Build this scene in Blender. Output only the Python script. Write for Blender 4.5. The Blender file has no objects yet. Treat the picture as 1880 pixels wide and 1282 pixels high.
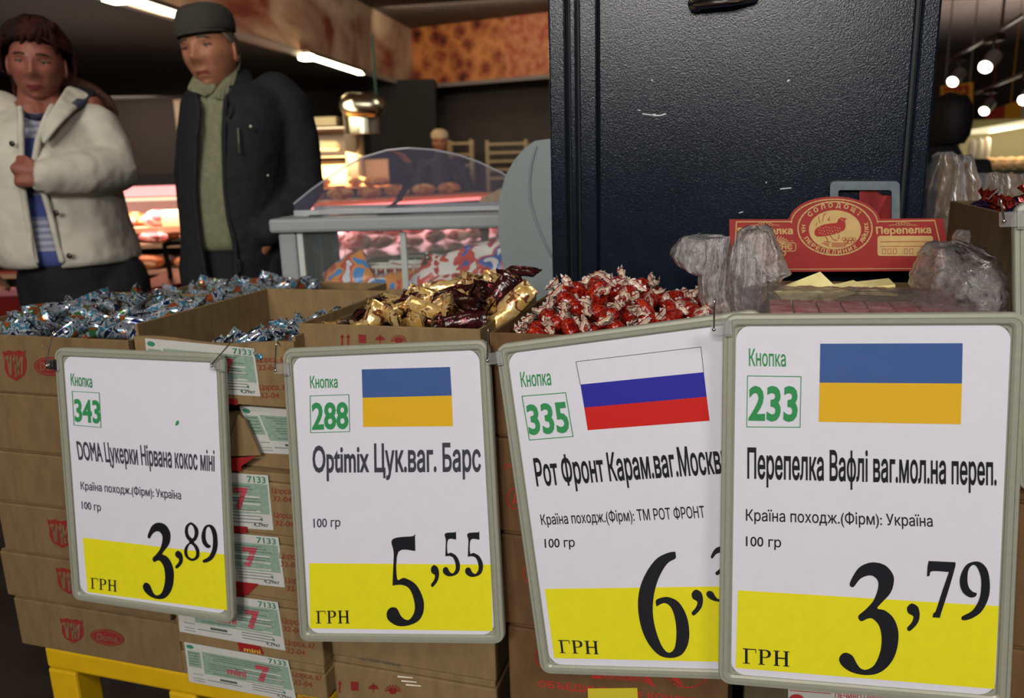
import bpy, math, random
from mathutils import Vector, Matrix, noise
sc = bpy.context.scene
COL = sc.collection
random.seed(7)
rad = math.radians

# ------------------------------------------------------------------ camera
F, PITCH, ROLL, CH = 1450.0, rad(13.2), rad(1.7), 1.22
CAM = Vector((0, 0, CH))
c_f = Vector((0, math.cos(PITCH), -math.sin(PITCH)))
_u0 = Vector((0, math.sin(PITCH), math.cos(PITCH)))
c_r = math.cos(ROLL) * Vector((1, 0, 0)) - math.sin(ROLL) * _u0
c_u = math.sin(ROLL) * Vector((1, 0, 0)) + math.cos(ROLL) * _u0
cd = bpy.data.cameras.new('camera')
cam = bpy.data.objects.new('camera', cd)
COL.objects.link(cam)
M = Matrix((c_r, c_u, -c_f)).transposed().to_4x4()
M.translation = CAM
cam.matrix_world = M
cd.sensor_width = 36
cd.lens = 36 * F / 1880
cd.clip_start = 0.02
cd.dof.use_dof = True
cd.dof.focus_distance = 1.02
cd.dof.aperture_fstop = 5.0
sc.camera = cam

# ------------------------------------------------------------------ light and exposure
sc.view_settings.view_transform = 'Standard'
sc.view_settings.look = 'None'
sc.view_settings.exposure = 0.26
sc.view_settings.gamma = 1
sc.view_settings.use_curve_mapping = False
w = bpy.data.worlds.new('world')
sc.world = w
w.use_nodes = True
w.node_tree.nodes['Background'].inputs[0].default_value = (1, .93, .85, 1)
w.node_tree.nodes['Background'].inputs[1].default_value = 0.035

def area(name, loc, target, power, sx, sy, color=(1, .95, .88)):
    l = bpy.data.lights.new(name, 'AREA')
    l.shape = 'RECTANGLE'
    l.size, l.size_y, l.energy, l.color = sx, sy, power, color
    o = bpy.data.objects.new(name, l)
    COL.objects.link(o)
    o.location = loc
    o.rotation_euler = (Vector(target) - Vector(loc)).to_track_quat('-Z', 'Y').to_euler()
    return o

area('shop_lamp', (-1.2, -2.6, 2.95), (.1, 1.1, .8), 112, 1.5, .6, (1, .955, .92))
area('shop_lamp', (1.2, -1.4, 2.95), (.3, 1.1, .9), 34, .9, .5, (1, .955, .92))
# two lamps farther back in the aisle that mirror in the cabinet door
def ray0(px, py):
    return c_f + c_r * ((px - 940) / F) + c_u * ((641 - py) / F)
def mirror_lamp(px, py, power, sx, sy, A=rad(17), v=.42):
    n = Vector((-math.sin(A), -math.cos(A), 0))
    p0 = Vector((.413, .92, 0)) - n * v
    d = ray0(px, py)
    q = CAM + d * ((p0 - CAM).dot(n) / d.dot(n))
    r = d - 2 * d.dot(n) * n
    loc = q + r * ((2.9 - q.z) / r.z)
    return area('aisle_lamp', loc, q, power, sx, sy)
mirror_lamp(1500, -20, 60, .75, .4)
mirror_lamp(1060, -30, 50, .5, .4)
area('ceiling_wash_lamp', (-1.2, 1.3, 3.05), (-1.3, 2.5, 1.1), 18, .7, .7, (1, .9, .78))
area('bakery_lamp', (-.4, 9.8, 3.1), (-.2, 11.0, 2.6), 12, 2.0, .6, (1, .86, .66))
area('fascia_fill', (.7, 6.0, 3.0), (-1.9, 8.0, 2.7), 34, .8, .4, (1, .9, .75))  # added fill, hidden from view, to brighten the left fascia
area('ceiling_fill', (6.4, 10.4, 1.21), (6.4, 10.4, 3.1), 70, 1.6, 1.6, (1, .88, .8))  # added upward fill for the right ceiling, no real fixture
area('soffit_bounce', (-3.0, 6.0, 1.22), (-3.0, 6.0, 3.0), 9, 1.4, 1.4, (1, .86, .74))  # unseen fill added below the soffit to lift its dark underside

# ------------------------------------------------------------------ geometry helpers
def ray(px, py):
    return c_f + c_r * ((px - 940) / F) + c_u * ((641 - py) / F)
def PD(px, py, y):                      # point on the vertical plane Y = y
    d = ray(px, py)
    return CAM + d * (y / d.y)
def RZ(px, py, z):                      # point on the horizontal plane Z = z
    d = ray(px, py)
    return CAM + d * ((z - CH) / d.z)
class Plane:
    def __init__(s, p0, n):
        s.p, s.n = Vector(p0), Vector(n).normalized()
    def hit(s, px, py, off=0.0):        # off: metres towards the camera side
        d = ray(px, py)
        t = ((s.p + s.n * off) - CAM).dot(s.n) / d.dot(s.n)
        return CAM + d * t
A = rad(17)
U = Vector((math.cos(A), -math.sin(A), 0))
V = Vector((math.sin(A), math.cos(A), 0))
O = Vector((.413, .92, 0))
def W3(u, v, z):
    return O + U * u + V * v + Vector((0, 0, z))
def RP(px, py, v=0.0):
    return Plane(O + V * v, -V).hit(px, py)
def RL(px, py, v=0.0):
    p = RP(px, py, v)
    return (p - O).dot(U), p.z

def lin(c):
    if isinstance(c, str):
        c = [int(c[i:i + 2], 16) / 255 for i in (0, 2, 4)]
    return tuple(x / 12.92 if x <= .04045 else ((x + .055) / 1.055) ** 2.4 for x in c) + (1,)

MATS = {}
def mat(name, col, rough=.6, metal=0, spec=.5, noise_amt=0, nscale=40, bump=0, bscale=200, bdist=.002, emit=0,
        emitcol=None, col2=None, stretch=None, trans=0, alpha=1, coat=0, ior=1.45, detail=3, obrand=0):
    if name in MATS:
        return MATS[name]
    m = bpy.data.materials.new(name)
    m.use_nodes = True
    nt = m.node_tree
    b = nt.nodes['Principled BSDF']
    N, L = nt.nodes.new, nt.links.new
    c = lin(col)
    b.inputs['Base Color'].default_value = c
    b.inputs['Roughness'].default_value = rough
    b.inputs['Metallic'].default_value = metal
    b.inputs['Specular IOR Level'].default_value = spec
    b.inputs['IOR'].default_value = ior
    b.inputs['Transmission Weight'].default_value = trans
    b.inputs['Alpha'].default_value = alpha
    b.inputs['Coat Weight'].default_value = coat
    tc = N('ShaderNodeTexCoord')
    mp = N('ShaderNodeMapping')
    L(tc.outputs['Object'], mp.inputs[0])
    if stretch:
        mp.inputs['Scale'].default_value = stretch
    if noise_amt or col2:
        n = N('ShaderNodeTexNoise')
        n.inputs['Scale'].default_value = nscale
        n.inputs['Detail'].default_value = detail
        L(mp.outputs[0], n.inputs['Vector'])
        r = N('ShaderNodeValToRGB')
        r.color_ramp.elements[0].position = .35
        r.color_ramp.elements[1].position = .65
        if col2:
            r.color_ramp.elements[0].color = c
            r.color_ramp.elements[1].color = lin(col2)
        else:
            r.color_ramp.elements[0].color = tuple(x * (1 - noise_amt) for x in c[:3]) + (1,)
            r.color_ramp.elements[1].color = tuple(min(1, x * (1 + noise_amt)) for x in c[:3]) + (1,)
        L(n.outputs['Fac'], r.inputs[0])
        L(r.outputs[0], b.inputs['Base Color'])
    if bump:
        n = N('ShaderNodeTexNoise')
        n.inputs['Scale'].default_value = bscale
        n.inputs['Detail'].default_value = 2
        L(mp.outputs[0], n.inputs['Vector'])
        bp = N('ShaderNodeBump')
        bp.inputs['Strength'].default_value = bump
        bp.inputs['Distance'].default_value = bdist
        L(n.outputs['Fac'], bp.inputs['Height'])
        L(bp.outputs[0], b.inputs['Normal'])
    if emit:
        b.inputs['Emission Color'].default_value = lin(emitcol or col)
        b.inputs['Emission Strength'].default_value = emit
    MATS[name] = m
    return m

def film(name, col, clear=.6, rough=.25, bump=.5, bscale=40):
    """thin clear plastic film: mostly see-through, with a milky and a glossy share"""
    if name in MATS:
        return MATS[name]
    m = bpy.data.materials.new(name)
    m.use_nodes = True
    nt = m.node_tree
    N, L = nt.nodes.new, nt.links.new
    nt.nodes.remove(nt.nodes['Principled BSDF'])
    out = [n for n in nt.nodes if n.type == 'OUTPUT_MATERIAL'][0]
    tr = N('ShaderNodeBsdfTransparent')
    df = N('ShaderNodeBsdfDiffuse'); df.inputs[0].default_value = lin(col)
    tl = N('ShaderNodeBsdfTranslucent'); tl.inputs[0].default_value = lin(col)
    gl = N('ShaderNodeBsdfGlossy'); gl.inputs['Roughness'].default_value = rough
    m1 = N('ShaderNodeMixShader'); m1.inputs[0].default_value = .4
    m2 = N('ShaderNodeMixShader'); m2.inputs[0].default_value = 1 - clear
    m3 = N('ShaderNodeMixShader')
    fr = N('ShaderNodeFresnel'); fr.inputs[0].default_value = 1.38
    tc = N('ShaderNodeTexCoord')
    n = N('ShaderNodeTexNoise'); n.inputs['Scale'].default_value = bscale; n.inputs['Detail'].default_value = 4
    n.inputs['Distortion'].default_value = 1.5
    L(tc.outputs['Object'], n.inputs['Vector'])
    bp = N('ShaderNodeBump'); bp.inputs['Strength'].default_value = bump; bp.inputs['Distance'].default_value = .004
    vo = N('ShaderNodeTexVoronoi'); vo.inputs['Scale'].default_value = bscale * 1.3; vo.feature = 'DISTANCE_TO_EDGE'
    mx = N('ShaderNodeMixRGB'); mx.inputs[0].default_value = .12
    L(tc.outputs['Object'], mx.inputs[1]); L(n.outputs['Color'], mx.inputs[2]); L(mx.outputs[0], vo.inputs['Vector'])
    su = N('ShaderNodeMath'); su.operation = 'ADD'; L(n.outputs['Fac'], su.inputs[0]); L(vo.outputs['Distance'], su.inputs[1])
    L(su.outputs[0], bp.inputs['Height'])
    for q in (df, tl, gl, fr):
        L(bp.outputs[0], q.inputs['Normal'])
    L(df.outputs[0], m1.inputs[1]); L(tl.outputs[0], m1.inputs[2])
    L(tr.outputs[0], m2.inputs[1]); L(m1.outputs[0], m2.inputs[2])
    L(fr.outputs[0], m3.inputs[0]); L(m2.outputs[0], m3.inputs[1]); L(gl.outputs[0], m3.inputs[2])
    L(m3.outputs[0], out.inputs[0])
    MATS[name] = m
    return m

def wloc(o):
    p = Vector((0, 0, 0))
    while o is not None:
        p += o.location
        o = o.parent
    return p

class MB:
    def __init__(s):
        s.v, s.f, s.m = [], [], []
    def add(s, vs, fs, mi=0):
        b = len(s.v)
        s.v += [Vector(p) for p in vs]
        s.f += [[i + b for i in f] for f in fs]
        s.m += [mi] * len(fs)
        return s
    def hexa(s, p, mi=0):               # 8 points: bottom 4 ccw, top 4 ccw
        return s.add(p, [(3, 2, 1, 0), (4, 5, 6, 7), (0, 1, 5, 4), (1, 2, 6, 5), (2, 3, 7, 6), (3, 0, 4, 7)], mi)
    def box(s, a, b, mi=0):
        x0, y0, z0 = a; x1, y1, z1 = b
        return s.hexa([(x0, y0, z0), (x1, y0, z0), (x1, y1, z0), (x0, y1, z0), (x0, y0, z1), (x1, y0, z1), (x1, y1, z1), (x0, y1, z1)], mi)
    def rbox(s, u0, u1, v0, v1, z0, z1, mi=0, base=None):
        g = base or W3
        return s.hexa([g(u0, v0, z0), g(u1, v0, z0), g(u1, v1, z0), g(u0, v1, z0), g(u0, v0, z1), g(u1, v0, z1), g(u1, v1, z1), g(u0, v1, z1)], mi)
    def quad(s, a, b, c, d, mi=0):
        return s.add([a, b, c, d], [(0, 1, 2, 3)], mi)
    def tube(s, pts, r, n=8, mi=0, caps=True, flat=(1, 1)):
        pts = [Vector(p) for p in pts]
        rs = r if isinstance(r, (list, tuple)) else [r] * len(pts)
        if caps:                         # rounded ends
            P, R = [], []
            d0 = (pts[0] - pts[1]).normalized(); d1 = (pts[-1] - pts[-2]).normalized()
            for k in (.98, .75, .4):
                P.append(pts[0] + d0 * rs[0] * k); R.append(rs[0] * math.sqrt(max(1 - k * k, .02)))
            P += pts; R += rs
            for k in (.4, .75, .98):
                P.append(pts[-1] + d1 * rs[-1] * k); R.append(rs[-1] * math.sqrt(max(1 - k * k, .02)))
            pts, rs = P, R
        vs, fs = [], []
        t = (pts[1] - pts[0]).normalized()
        up = Vector((0, 0, 1)) if abs(t.z) < .9 else Vector((1, 0, 0))
        x = t.cross(up).normalized()
        for i, p in enumerate(pts):
            if 0 < i < len(pts) - 1:
                t = (pts[i + 1] - pts[i - 1]).normalized()
            elif i == len(pts) - 1:
                t = (pts[i] - pts[i - 1]).normalized()
            x = (x - t * x.dot(t)).normalized()
            y = t.cross(x)
            for k in range(n):
                a = 2 * math.pi * k / n
                vs.append(p + x * math.cos(a) * rs[i] * flat[0] + y * math.sin(a) * rs[i] * flat[1])
        for i in range(len(pts) - 1):
            for k in range(n):
                k2 = (k + 1) % n
                fs.append((i * n + k, i * n + k2, (i + 1) * n + k2, (i + 1) * n + k))
        fs.append(tuple(range(n))[::-1]); fs.append(tuple((len(pts) - 1) * n + k for k in range(n)))
        return s.add(vs, fs, mi)
    def ball(s, c, r, nu=14, nv=9, mi=0, rot=None):
        r = (r, r, r) if not isinstance(r, (list, tuple)) else r
        c = Vector(c)
        vs, fs = [], []
        for j in range(nv + 1):
            ph = math.pi * j / nv
            for i in range(nu):
                a = 2 * math.pi * i / nu
                p = Vector((r[0] * math.sin(ph) * math.cos(a), r[1] * math.sin(ph) * math.sin(a), r[2] * math.cos(ph)))
                vs.append(c + (rot @ p if rot else p))
        for j in range(nv):
            for i in range(nu):
                i2 = (i + 1) % nu
                fs.append((j * nu + i, (j + 1) * nu + i, (j + 1) * nu + i2, j * nu + i2))
        return s.add(vs, fs, mi)
    def loft(s, rings, closed=True, caps=False, mi=0):
        n = len(rings[0])
        vs = [p for r in rings for p in r]
        fs = []
        for i in range(len(rings) - 1):
            for k in range(n if closed else n - 1):
                k2 = (k + 1) % n
                fs.append((i * n + k, i * n + k2, (i + 1) * n + k2, (i + 1) * n + k))
        if caps:
            fs.append(tuple(range(n))[::-1]); fs.append(tuple((len(rings) - 1) * n + k for k in range(n)))
        return s.add(vs, fs, mi)
    def prism(s, outline, depthvec, mi=0):  # outline of world points, extruded
        n = len(outline)
        d = Vector(depthvec)
        vs = [Vector(p) for p in outline] + [Vector(p) + d for p in outline]
        fs = [tuple(range(n)), tuple(range(n, 2 * n))[::-1]]
        fs += [(k, (k + 1) % n, n + (k + 1) % n, n + k) for k in range(n)]
        return s.add(vs, fs, mi)
    def build(s, name, mats, parent=None, smooth=False, bevel=0, kind=None):
        me = bpy.data.meshes.new(name)
        off = wloc(parent) if parent else Vector((0, 0, 0))
        me.from_pydata([tuple(p - off) for p in s.v], [], s.f)
        if not isinstance(mats, (list, tuple)):
            mats = [mats]
        for m in mats:
            me.materials.append(m)
        if len(mats) > 1:
            me.polygons.foreach_set('material_index', s.m)
        if smooth:
            me.polygons.foreach_set('use_smooth', [True] * len(me.polygons))
        me.update()
        o = bpy.data.objects.new(name, me)
        COL.objects.link(o)
        o.parent = parent
        if bevel:
            b = o.modifiers.new('bevel', 'BEVEL')
            b.width = bevel; b.segments = 2; b.limit_method = 'ANGLE'
        if kind:
            o['kind'] = kind
        return o

def tag(o, label=None, cat=None, group=None, kind=None):
    if label: o['label'] = label
    if cat: o['category'] = cat
    if group: o['group'] = group
    if kind: o['kind'] = kind
    return o
def empty(name, loc, label=None, cat=None, group=None):
    o = bpy.data.objects.new(name, None)
    COL.objects.link(o)
    o.location = loc
    o.empty_display_size = .05
    return tag(o, label, cat, group)
def copy_tree(o, parent=None):
    c = o.copy()
    COL.objects.link(c)
    c.parent = parent
    for ch in [x for x in o.children]:
        copy_tree(ch, c)
    return c

# ------------------------------------------------------------------ lettering
_tx = {}
from mathutils.geometry import tessellate_polygon, delaunay_2d_cdt
def _area(l):
    return sum(l[i - 1][0] * l[i][1] - l[i][0] * l[i - 1][1] for i in range(len(l))) / 2
def _inside(p, l):
    c = False
    for i in range(len(l)):
        (x0, y0), (x1, y1) = l[i - 1], l[i]
        if (y0 > p[1]) != (y1 > p[1]) and p[0] < (x1 - x0) * (p[1] - y0) / (y1 - y0) + x0:
            c = not c
    return c
def fill2d(loops):
    flat = [p for l in loops for p in l]
    tris = tessellate_polygon([[Vector((x, y, 0)) for x, y in l] for l in loops])
    return flat, [tuple(t) for t in tris]
def _grow(l, d):
    out, n = [], len(l)
    for i in range(n):
        a, b, c = Vector(l[i - 1]), Vector(l[i]), Vector(l[(i + 1) % n])
        e, f = (b - a).normalized(), (c - b).normalized()
        n1, n2 = Vector((e.y, -e.x)), Vector((f.y, -f.x))
        m = n1 + n2
        if m.length < .3: m = n1
        m = m.normalized() / max(m.normalized().dot(n1), .6)
        out.append((b.x + m.x * d, b.y + m.y * d))
    return out
def glyphs(s, bold=0.0):
    """flat text as verts/faces, x scaled to 0..1 of the text width, y = 0 baseline, 1 = capital height"""
    if (s, bold) in _tx:
        return _tx[(s, bold)]
    cu = bpy.data.curves.new('t', 'FONT')
    cu.body = s
    o = bpy.data.objects.new('t', cu)
    cc = o.to_curve(bpy.context.evaluated_depsgraph_get())
    loops = []
    for sp in cc.splines:
        bp = sp.bezier_points
        l, n = [], len(bp)
        for i in range(n):
            a, b = bp[i], bp[(i + 1) % n]
            p0, p1, p2, p3 = a.co, a.handle_right, b.handle_left, b.co
            d = (p3 - p0)
            straight = d.length < 1e-6 or (((p1 - p0).cross(d)).length < 1e-4 * d.length and ((p2 - p0).cross(d)).length < 1e-4 * d.length)
            for k in range(1 if straight else 3):
                t = k / 3
                q = p0 * (1 - t) ** 3 + p1 * 3 * t * (1 - t) ** 2 + p2 * 3 * t * t * (1 - t) + p3 * t ** 3
                if not l or math.hypot(q.x - l[-1][0], q.y - l[-1][1]) > 1e-4:
                    l.append((q.x, q.y))
        if len(l) > 2:
            if math.hypot(l[0][0] - l[-1][0], l[0][1] - l[-1][1]) < 1e-4: l.pop()
            if abs(_area(l)) > 1e-5: loops.append(l)
    o.to_curve_clear()
    bpy.data.objects.remove(o); bpy.data.curves.remove(cu)
    if not loops:
        loops = [[(0, 0), (1, 0), (1, .1)]]
    outs, holes = [], []
    for l in loops:
        if any(m is not l and _area(m) * _area(l) < 0 and abs(_area(m)) > abs(_area(l)) and all(_inside(p, m) for p in l[::3]) for m in loops):
            holes.append(l if _area(l) < 0 else l[::-1])
        else:
            outs.append(l if _area(l) > 0 else l[::-1])
    ls = sorted([_grow(l, bold) for l in outs + holes], key=lambda l: min(p[0] for p in l))
    cl = []
    for l in ls:
        if cl and min(p[0] for p in l) < cl[-1][0] - 1e-3:
            cl[-1][1].append(l); cl[-1][0] = max(cl[-1][0], max(p[0] for p in l))
        else:
            cl.append([max(p[0] for p in l), [l]])
    vs, fs = [], []
    for _, g in cl:
        pts = [p for l in g for p in l]
        ed, b = [], 0
        for l in g:
            ed += [(b + k, b + (k + 1) % len(l)) for k in range(len(l))]; b += len(l)
        r = delaunay_2d_cdt([Vector(p) for p in pts], ed, [], 0, 1e-5)
        q = r[0]
        for f in r[2]:
            c = sum((q[k] for k in f), Vector((0, 0))) / len(f)
            wn = 0
            for l in g:
                for k in range(len(l)):
                    (xa, ya), (xb, yb) = l[k - 1], l[k]
                    if (ya > c.y) != (yb > c.y) and c.x < (xb - xa) * (c.y - ya) / (yb - ya) + xa:
                        wn += 1 if yb > ya else -1
            if wn != 0:
                fs.append(tuple(k + len(vs) for k in f))
        vs += [(p.x, p.y) for p in q]
    x0 = min(v[0] for v in vs); x1 = max(v[0] for v in vs)
    cap = .73
    _tx[(s, bold)] = ([((x - x0) / (x1 - x0), y / cap) for x, y in vs], fs)
    return _tx[(s, bold)]
def bil(q, s, t):                        # q = tl, tr, br, bl in pixels; t = 0 bottom .. 1 top
    tl, tr, br, bl = q
    return tuple((bl[k] * (1 - s) + br[k] * s) * (1 - t) + (tl[k] * (1 - s) + tr[k] * s) * t for k in (0, 1))
def text(mb, s, q, hit, mi=0, bold=0.0):
    vs, fs = glyphs(s, bold)
    mb.add([hit(*bil(q, x, y)) for x, y in vs], fs, mi)
def smooth_loop(pts, k=4):
    out, n = [], len(pts)
    for i in range(n):
        p0, p1, p2, p3 = pts[i - 1], pts[i], pts[(i + 1) % n], pts[(i + 2) % n]
        if p1 == p2:
            continue
        for j in range(k):
            t = j / k
            out.append(tuple(.5 * (2 * p1[a] + (p2[a] - p0[a]) * t + (2 * p0[a] - 5 * p1[a] + 4 * p2[a] - p3[a]) * t * t
                                   + (3 * p1[a] - p0[a] - 3 * p2[a] + p3[a]) * t ** 3) for a in (0, 1)))
    return out
G = {}
G['3'] = [[(850,628),(828,612),(850,560),(890,508),(960,483),(1035,500),(1082,555),(1085,610),(1065,665),(1020,715),(990,752),(1035,765),(1085,810),(1113,890),(1105,990),(1070,1070),(1010,1125),(935,1143),(850,1130),(790,1095),(766,1055),(780,1022),(808,1012),(845,1030),(870,1075),(895,1105),(930,1110),(975,1080),(1008,1000),(1014,920),(1000,855),(965,815),(935,812),(895,828),(878,798),(920,760),(965,710),(990,650),(995,600),(975,570),(940,560),(890,580)]]
G['9'] = [[(1485,800),(1490,822),(1540,812),(1600,770),(1640,690),(1648,610),(1635,530),(1600,487),(1560,478),(1510,498),(1478,555),(1472,610),(1490,660),(1530,688),(1562,684),(1571,664),(1548,655),(1526,630),(1517,590),(1522,530),(1545,500),(1570,508),(1592,560),(1597,620),(1585,700),(1545,765)]]
G['7'] = [[(1290,475),(1290,475),(1445,482),(1445,482),(1445,510),(1405,650),(1360,790),(1358,808),(1358,808),(1312,805),(1312,805),(1318,780),(1332,765),(1370,650),(1408,540),(1408,540),(1310,535),(1295,562),(1280,565),(1280,565),(1283,510)]]
G[','] = [[(1200,725),(1228,745),(1238,790),(1225,840),(1180,885),(1163,868),(1190,835),(1200,800),(1170,780),(1163,750),(1180,728)]]
G['5'] = [[(608,732),(690,724),(697,718),(697,718),(695,775),(695,775),(630,776),(623,868),(650,866),(692,890),(715,940),(712,985),(692,1015),(655,1030),(620,1030),(590,1010),(585,985),(598,968),(620,970),(637,1000),(660,1010),(680,985),(683,950),(668,905),(640,890),(606,892),(606,892),(608,850),(612,780)]]
G['6'] = [[(1168,423),(1172,436),(1170,462),(1120,490),(1070,560),(1035,650),(1020,740),(1022,820),(1040,905),(1070,980),(1105,1012),(1140,985),(1155,900),(1150,810),(1128,746),(1090,722),(1042,742),(1042,742),(1040,706),(1075,690),(1120,688),(1175,715),(1215,780),(1232,860),(1225,950),(1185,1020),(1120,1043),(1050,1028),(990,965),(948,870),(930,750),(943,640),(985,545),(1050,465),(1120,430)]]
def _ell(cx, cy, rx, ry, n=20, sg=1):
    return [(cx + rx * math.cos(sg * 2 * math.pi * i / n), cy + ry * math.sin(sg * 2 * math.pi * i / n)) for i in range(n)]
G['8'] = [[(664,675),(684,690),(688,712),(680,733),(672,742),(684,755),(691,775),(686,796),(664,808),(642,797),(637,776),(644,757),(656,743),(646,730),(641,710),(646,688)],
          [(663,683),(672,692),(675,712),(668,730),(655,720),(652,703),(655,690)],
          [(660,750),(672,758),(679,778),(674,794),(663,799),(651,792),(648,775),(652,760)]]
def serif_poly(kind):                    # in a 0..1 box, y down
    R = lambda a, b, c, d: [(a, b), (c, b), (c, d), (a, d)]
    if kind == 'Г':
        return [[R(.15, 0, .34, 1), R(0, 0, .92, .07), R(0, .94, .5, 1), [(.88, 0), (.94, 0), (.97, .27), (.91, .27)]]]
    if kind == 'Р':
        return [[R(.12, 0, .32, 1), R(0, 0, .4, .06), R(0, .94, .46, 1)], 'bowl']
    return [[R(.1, 0, .28, 1), R(.72, 0, .9, 1), R(.2, .44, .8, .53), R(0, 0, .38, .06), R(0, .94, .38, 1), R(.62, 0, 1, .06), R(.62, .94, 1, 1)]]
def digit(mb, ch, q, hit, mi):
    loops = [smooth_loop(l) for l in G[ch]]
    xs = [p[0] for p in G[ch][0]]; ys = [p[1] for p in G[ch][0]]
    x0, x1, y0, y1 = min(xs), max(xs), min(ys), max(ys)
    vs, fs = fill2d(loops)
    mb.add([hit(*bil(q, (x - x0) / (x1 - x0), (y1 - y) / (y1 - y0))) for x, y in vs], fs, mi)
def grn(mb, q, hit, mi):
    for i, ch in enumerate('ГРН'):
        a = (0, .33, .66)[i]; wd = (.30, .30, .34)[i]
        sp = serif_poly(ch)
        for poly in sp[0]:
            mb.add([hit(*bil(q, a + x * wd, 1 - y)) for x, y in poly], [tuple(range(len(poly)))], mi)
        if len(sp) > 1:
            o = [(.3, 0), (.62, .0), (.85, .08), (.93, .27), (.84, .46), (.6, .54), (.3, .54)]
            h = [(.32, .06), (.55, .07), (.67, .14), (.71, .27), (.66, .41), (.52, .48), (.32, .48)]
            ring = [tuple(o), tuple(h)]
            n = len(o)
            mb.add([hit(*bil(q, a + x * wd, 1 - y)) for x, y in o + h], [(k, k + 1, n + k + 1, n + k) for k in range(n - 1)], mi)
def pquad(mb, q, hit, mi=0):
    mb.add([hit(*p) for p in q], [(3, 2, 1, 0)], mi)
def pline(mb, pts, wpx, hit, mi=0, close=False):
    n = len(pts)
    for i in range(n if close else n - 1):
        (x0, y0), (x1, y1) = pts[i], pts[(i + 1) % n]
        L = math.hypot(x1 - x0, y1 - y0) or 1
        dx, dy = (y1 - y0) / L * wpx / 2, -(x1 - x0) / L * wpx / 2
        ex, ey = (x1 - x0) / L * wpx / 3, (y1 - y0) / L * wpx / 3
        mb.add([hit(x0 - dx - ex, y0 - dy - ey), hit(x1 - dx + ex, y1 - dy + ey), hit(x1 + dx + ex, y1 + dy + ey), hit(x0 + dx - ex, y0 + dy - ey)], [(0, 1, 2, 3)], mi)

# ================================================================== the shop: floor, ceiling, walls
FLOOR = mat('floor_tile', '2a2522', .35, col2='38312c', nscale=6)
CEIL = mat('ceiling_brown', '6a5e58', .8, noise_amt=.1, nscale=8, bump=.3, bscale=60)
CEILR = mat('ceiling_slat', '8a7a6e', .7)
DARKWALL = mat('wall_charcoal', '5a5148', .75, noise_amt=.08, nscale=5)
DARK = mat('soffit_dark', '3a3330', .8)
TRIM = mat('fascia_trim', '8d8078', .5)
GREY = mat('panel_grey', '7f8a8a', .45, noise_amt=.05, nscale=300, bump=.15, bscale=700, bdist=.0006)
STEEL = mat('brushed_steel', 'b9b29a', .28, 1, bump=.05, bscale=50, stretch=(1, 1, 12))
CHROME = mat('chrome', 'dcdcdc', .12, 1)
WHITE = mat('enamel_white', 'd9d5cc', .4)
LED = mat('led_strip_light', 'fff0c8', .5, emit=26, emitcol='ffe9b8')

mb = MB().box((-7, -8, -.1), (9, 16, 0))
tag(mb.build('floor', FLOOR), kind='structure')
zs = PD(760, 157, 11.5).z               # soffit height
zc = PD(760, 52, 11.5).z                # ceiling height
o = MB().box((-7, -8, zc), (9, 16, zc + .1)).build('ceiling', CEIL)
tag(o, kind='structure')
# slats in the ceiling to the right
s = MB()
for i in range(60):
    y = .9 + i * .16
    s.box((1.35, y, zc - .05), (8.9, y + .06, zc))
so = s.build('ceiling_slats', CEILR, o, kind='stuff')
cor = PD(760, 157, 11.5)
d1 = (RZ(245, 0, zs) - cor).normalized()          # fascia coming towards the left
d2 = (RZ(1003, 137, zs) - cor).normalized()       # fascia across the back
endL = cor + d1 * 10.2
endR = cor + d2 * 5.0
n1 = Vector((d1.y, -d1.x, 0)); n1 = n1 if n1.x > 0 else -n1      # towards the shop
n2 = Vector((d2.y, -d2.x, 0)); n2 = n2 if n2.y < 0 else -n2
def wallbox(a, b, n, th, z0, z1, name, m, kind='structure'):
    a, b = Vector((a.x, a.y, 0)), Vector((b.x, b.y, 0))
    mb = MB()
    off = n * -th
    ps = [a, b, b + off, a + off]
    mb.hexa([p + Vector((0, 0, z0)) for p in ps] + [p + Vector((0, 0, z1)) for p in ps])
    o = mb.build(name, m)
    if kind: o['kind'] = kind
    return o

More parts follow.
